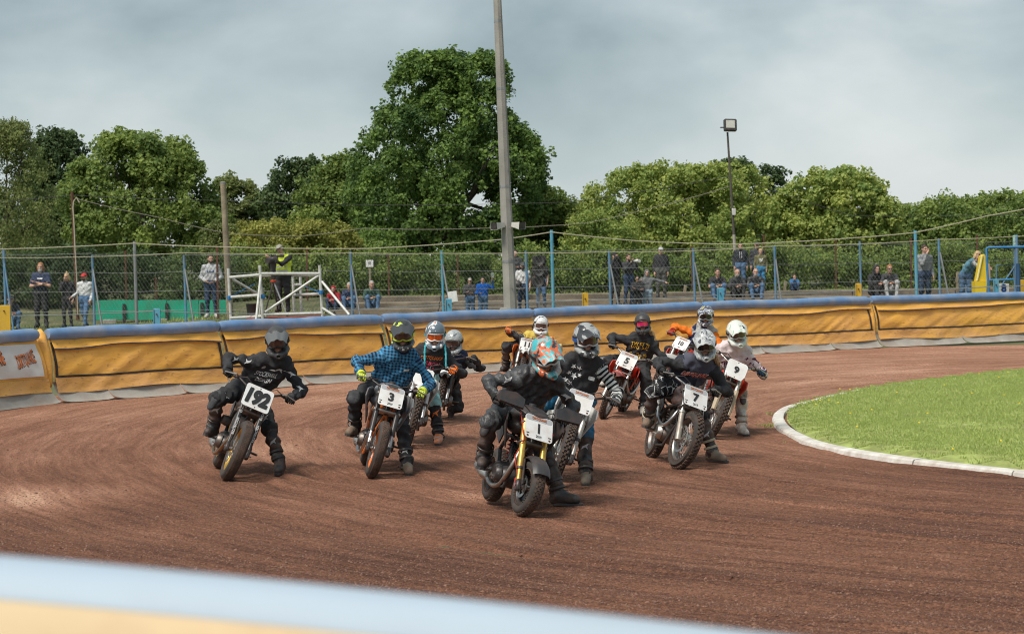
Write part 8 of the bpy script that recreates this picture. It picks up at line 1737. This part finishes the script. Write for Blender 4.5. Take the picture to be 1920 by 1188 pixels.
he = empty('spare_helmet', b['J']['wrr'] + A(-0.03, -0.12, -0.05), 'black crash helmet held by the man in white tee', 'helmet'); make_helmet(he, A(0, 0, 0), A(0, 0, 0), np.array(Matrix.Rotation(R(60), 3, 'Z')), HB, HB, LENS_DARK, BLACKP, STRAPB, peak=False)
spectator('person in black tee half hidden behind the loudspeakers', 1014, 486, 64.2, 'stand', top=BKC, pants=DENIM, short=True, wear=[('hair_short', HAIRK)], seed=14, bulk=1.06)
b = spectator('man in black jacket and cap taking a photograph', 1152, 473, 64.2, 'camera', top=BKC, pants=TROU, wear=[('cap', capm('cap_black_gold', (0.02, 0.02, 0.02)))], seed=15, yaw=15)
def camera_prop(b, label, lens, mm):
    p = (b['J']['wrl'] + b['J']['wrr']) / 2 + A(0, -0.08, 0.05); e1 = empty('photo_camera', p, label, 'camera'); d = b['J']['_fwd']; fr = frame_from(d, b['J']['_side'])
    mb = MB(); mb.box((0, 0, 0), (0.15, 0.10, 0.08), rot=fr, ch=0.015); mb.build('camera_body', BLACKP, e1)
    mb = MB(); mb.tube([d * 0.03, d * lens * 0.5, d * lens * 0.52, d * lens], [0.035, 0.04, 0.048, 0.05], 12); mb.build('lens', mm, e1)
camera_prop(b, 'small black camera held by the man in the black cap', 0.10, BLACKP)
b = spectator('photographer in dark grey jacket with long white lens', 1178, 476, 64.0, 'lens', top=BKC2, pants=DDENIM, wear=[('hair_short', HAIRB), ('stubble', HAIRB)], seed=16, yaw=25); camera_prop(b, 'camera with long pale telephoto lens', 0.34, WHITEP)
b = spectator('person in black with sunglasses tucked under the hooded man', 1195, 517, 62.95, 'crossed', top=BKC, pants=TROU, wear=[('hair_short', HAIRK)], seed=17, zbase=0.45, bulk=0.92); glasses(b, GLB)
spectator('hooded man in grey with one arm stretched out', 1213, 506, 63.2, 'arm_out', top=cloth('mid_grey_hoodie', (0.17, 0.175, 0.185), 0.15), pants=cloth('pale_denim', (0.28, 0.36, 0.45), 0.2), wear=[('hood', cloth('mid_grey_hoodie', (0.17, 0.175, 0.185)))], seed=18, zbase=0.45)
spectator('large man in black fleece and pale cap standing on the top step', 1239, 463, 65.4, 'stand', top=BKC, pants=cloth('grey_combat', (0.10, 0.10, 0.095), 0.2), wear=[('cap', capm('cap_pale', (0.45, 0.45, 0.45)))], seed=19, bulk=1.12)
b = spectator('man in black printed tee and jeans sitting on the step', 1345, 503, 65.6, top=BKC, pants=DENIM, short=True, seat=True, wear=[('hair_short', HAIRB)], seed=20); chest_print(b, 'O', WINK, 0.1, 0.11, -0.02)
b = spectator('bald man with glasses in black sitting in the middle', 1382, 504, 65.6, top=BKC2, pants=TROU, seat=True, wear=[('stubble', HAIRG)], seed=21)
spectator('bald man in leather jacket and jeans sitting on the right', 1416, 503, 65.6, top=LEATHER, pants=DENIM, seat=True, wear=[('stubble', HAIRG)], seed=22, bulk=1.05)
b = spectator('bearded man in dark hoodie with white cords standing by lamp post', 1388, 455, 66.8, 'stand', top=cloth('dark_hoodie', (0.04, 0.045, 0.055), 0.2), pants=DENIM, wear=[('hair_short', HAIRB), ('beard', HAIRB)], seed=23)
for s in (-1, 1): poly_decal(b, [(-0.006, -0.11), (0.006, -0.11), (0.006, 0.08), (-0.006, 0.08)], b['J']['chest'] + A(s * 0.03, 0, 0.06), A(1, 0, 0), A(0, 0, 1), A(0, 1, 0), WINK, 0.012, b['obj'], 'hood_cord')
spectator('man in dark cap standing behind the child in olive', 1419, 453, 67.4, 'stand', top=BKC2, pants=DDENIM, wear=[('cap', capm('cap_charcoal', (0.05, 0.05, 0.055)))], seed=24)
b = spectator('child in olive printed jumper standing above the seated men', 1426, 466, 66.5, 'stand', top=OLIVE, pants=cloth('bright_jeans', (0.05, 0.22, 0.42), 0.2), wear=[('hair_short', HAIRL)], seed=25, bulk=0.9); chest_print(b, 'W', WINK, 0.13, 0.13, 0.0)
spectator('boy in blue jacket crouched alone with hands at his face', 1489, 514, 66.9, top=cloth('boy_blue', (0.05, 0.15, 0.32), 0.2), pants=DDENIM, seat=True, wear=[('hair_short', HAIRB)], seed=26, over=dict(wrl=(0.05, -0.26, 0.60), wrr=(-0.05, -0.26, 0.60), ell=(0.20, -0.32, 0.40), elr=(-0.20, -0.32, 0.40)))
spectator('person in black with hood up sitting beside the pale trousers', 1641, 497, 65.6, top=BKC, pants=TROU, shoe=SHOEW, seat=True, wear=[('hood', BKC)], seed=27, yaw=15)
b = spectator('person in black jacket, sunglasses and pale grey trousers sitting', 1667, 496, 65.6, top=BKC2, pants=cloth('pale_grey_trousers', (0.42, 0.42, 0.42), 0.12), shoe=SHOEW, seat=True, wear=[('hair_short', HAIRR)], seed=28); glasses(b, GLB)
spectator('man in grey sweater and dark jeans with hand to his face', 1733, 459, 63.0, 'chin', top=cloth('grey_sweater', (0.26, 0.27, 0.285), 0.15), pants=DDENIM, shoe=SHOEO, wear=[('hair_short', HAIRB)], seed=29, yaw=20)
b = spectator('blonde woman in denim waistcoat leaning on the yellow wedge', 1831, 462, 62.9, 'lean', top=DVEST, sleeve=LGREY, pants=DENIM, wear=[('hair_long', HAIRL)], seed=30, bulk=1.0, headyaw=30); glasses(b, GLB)
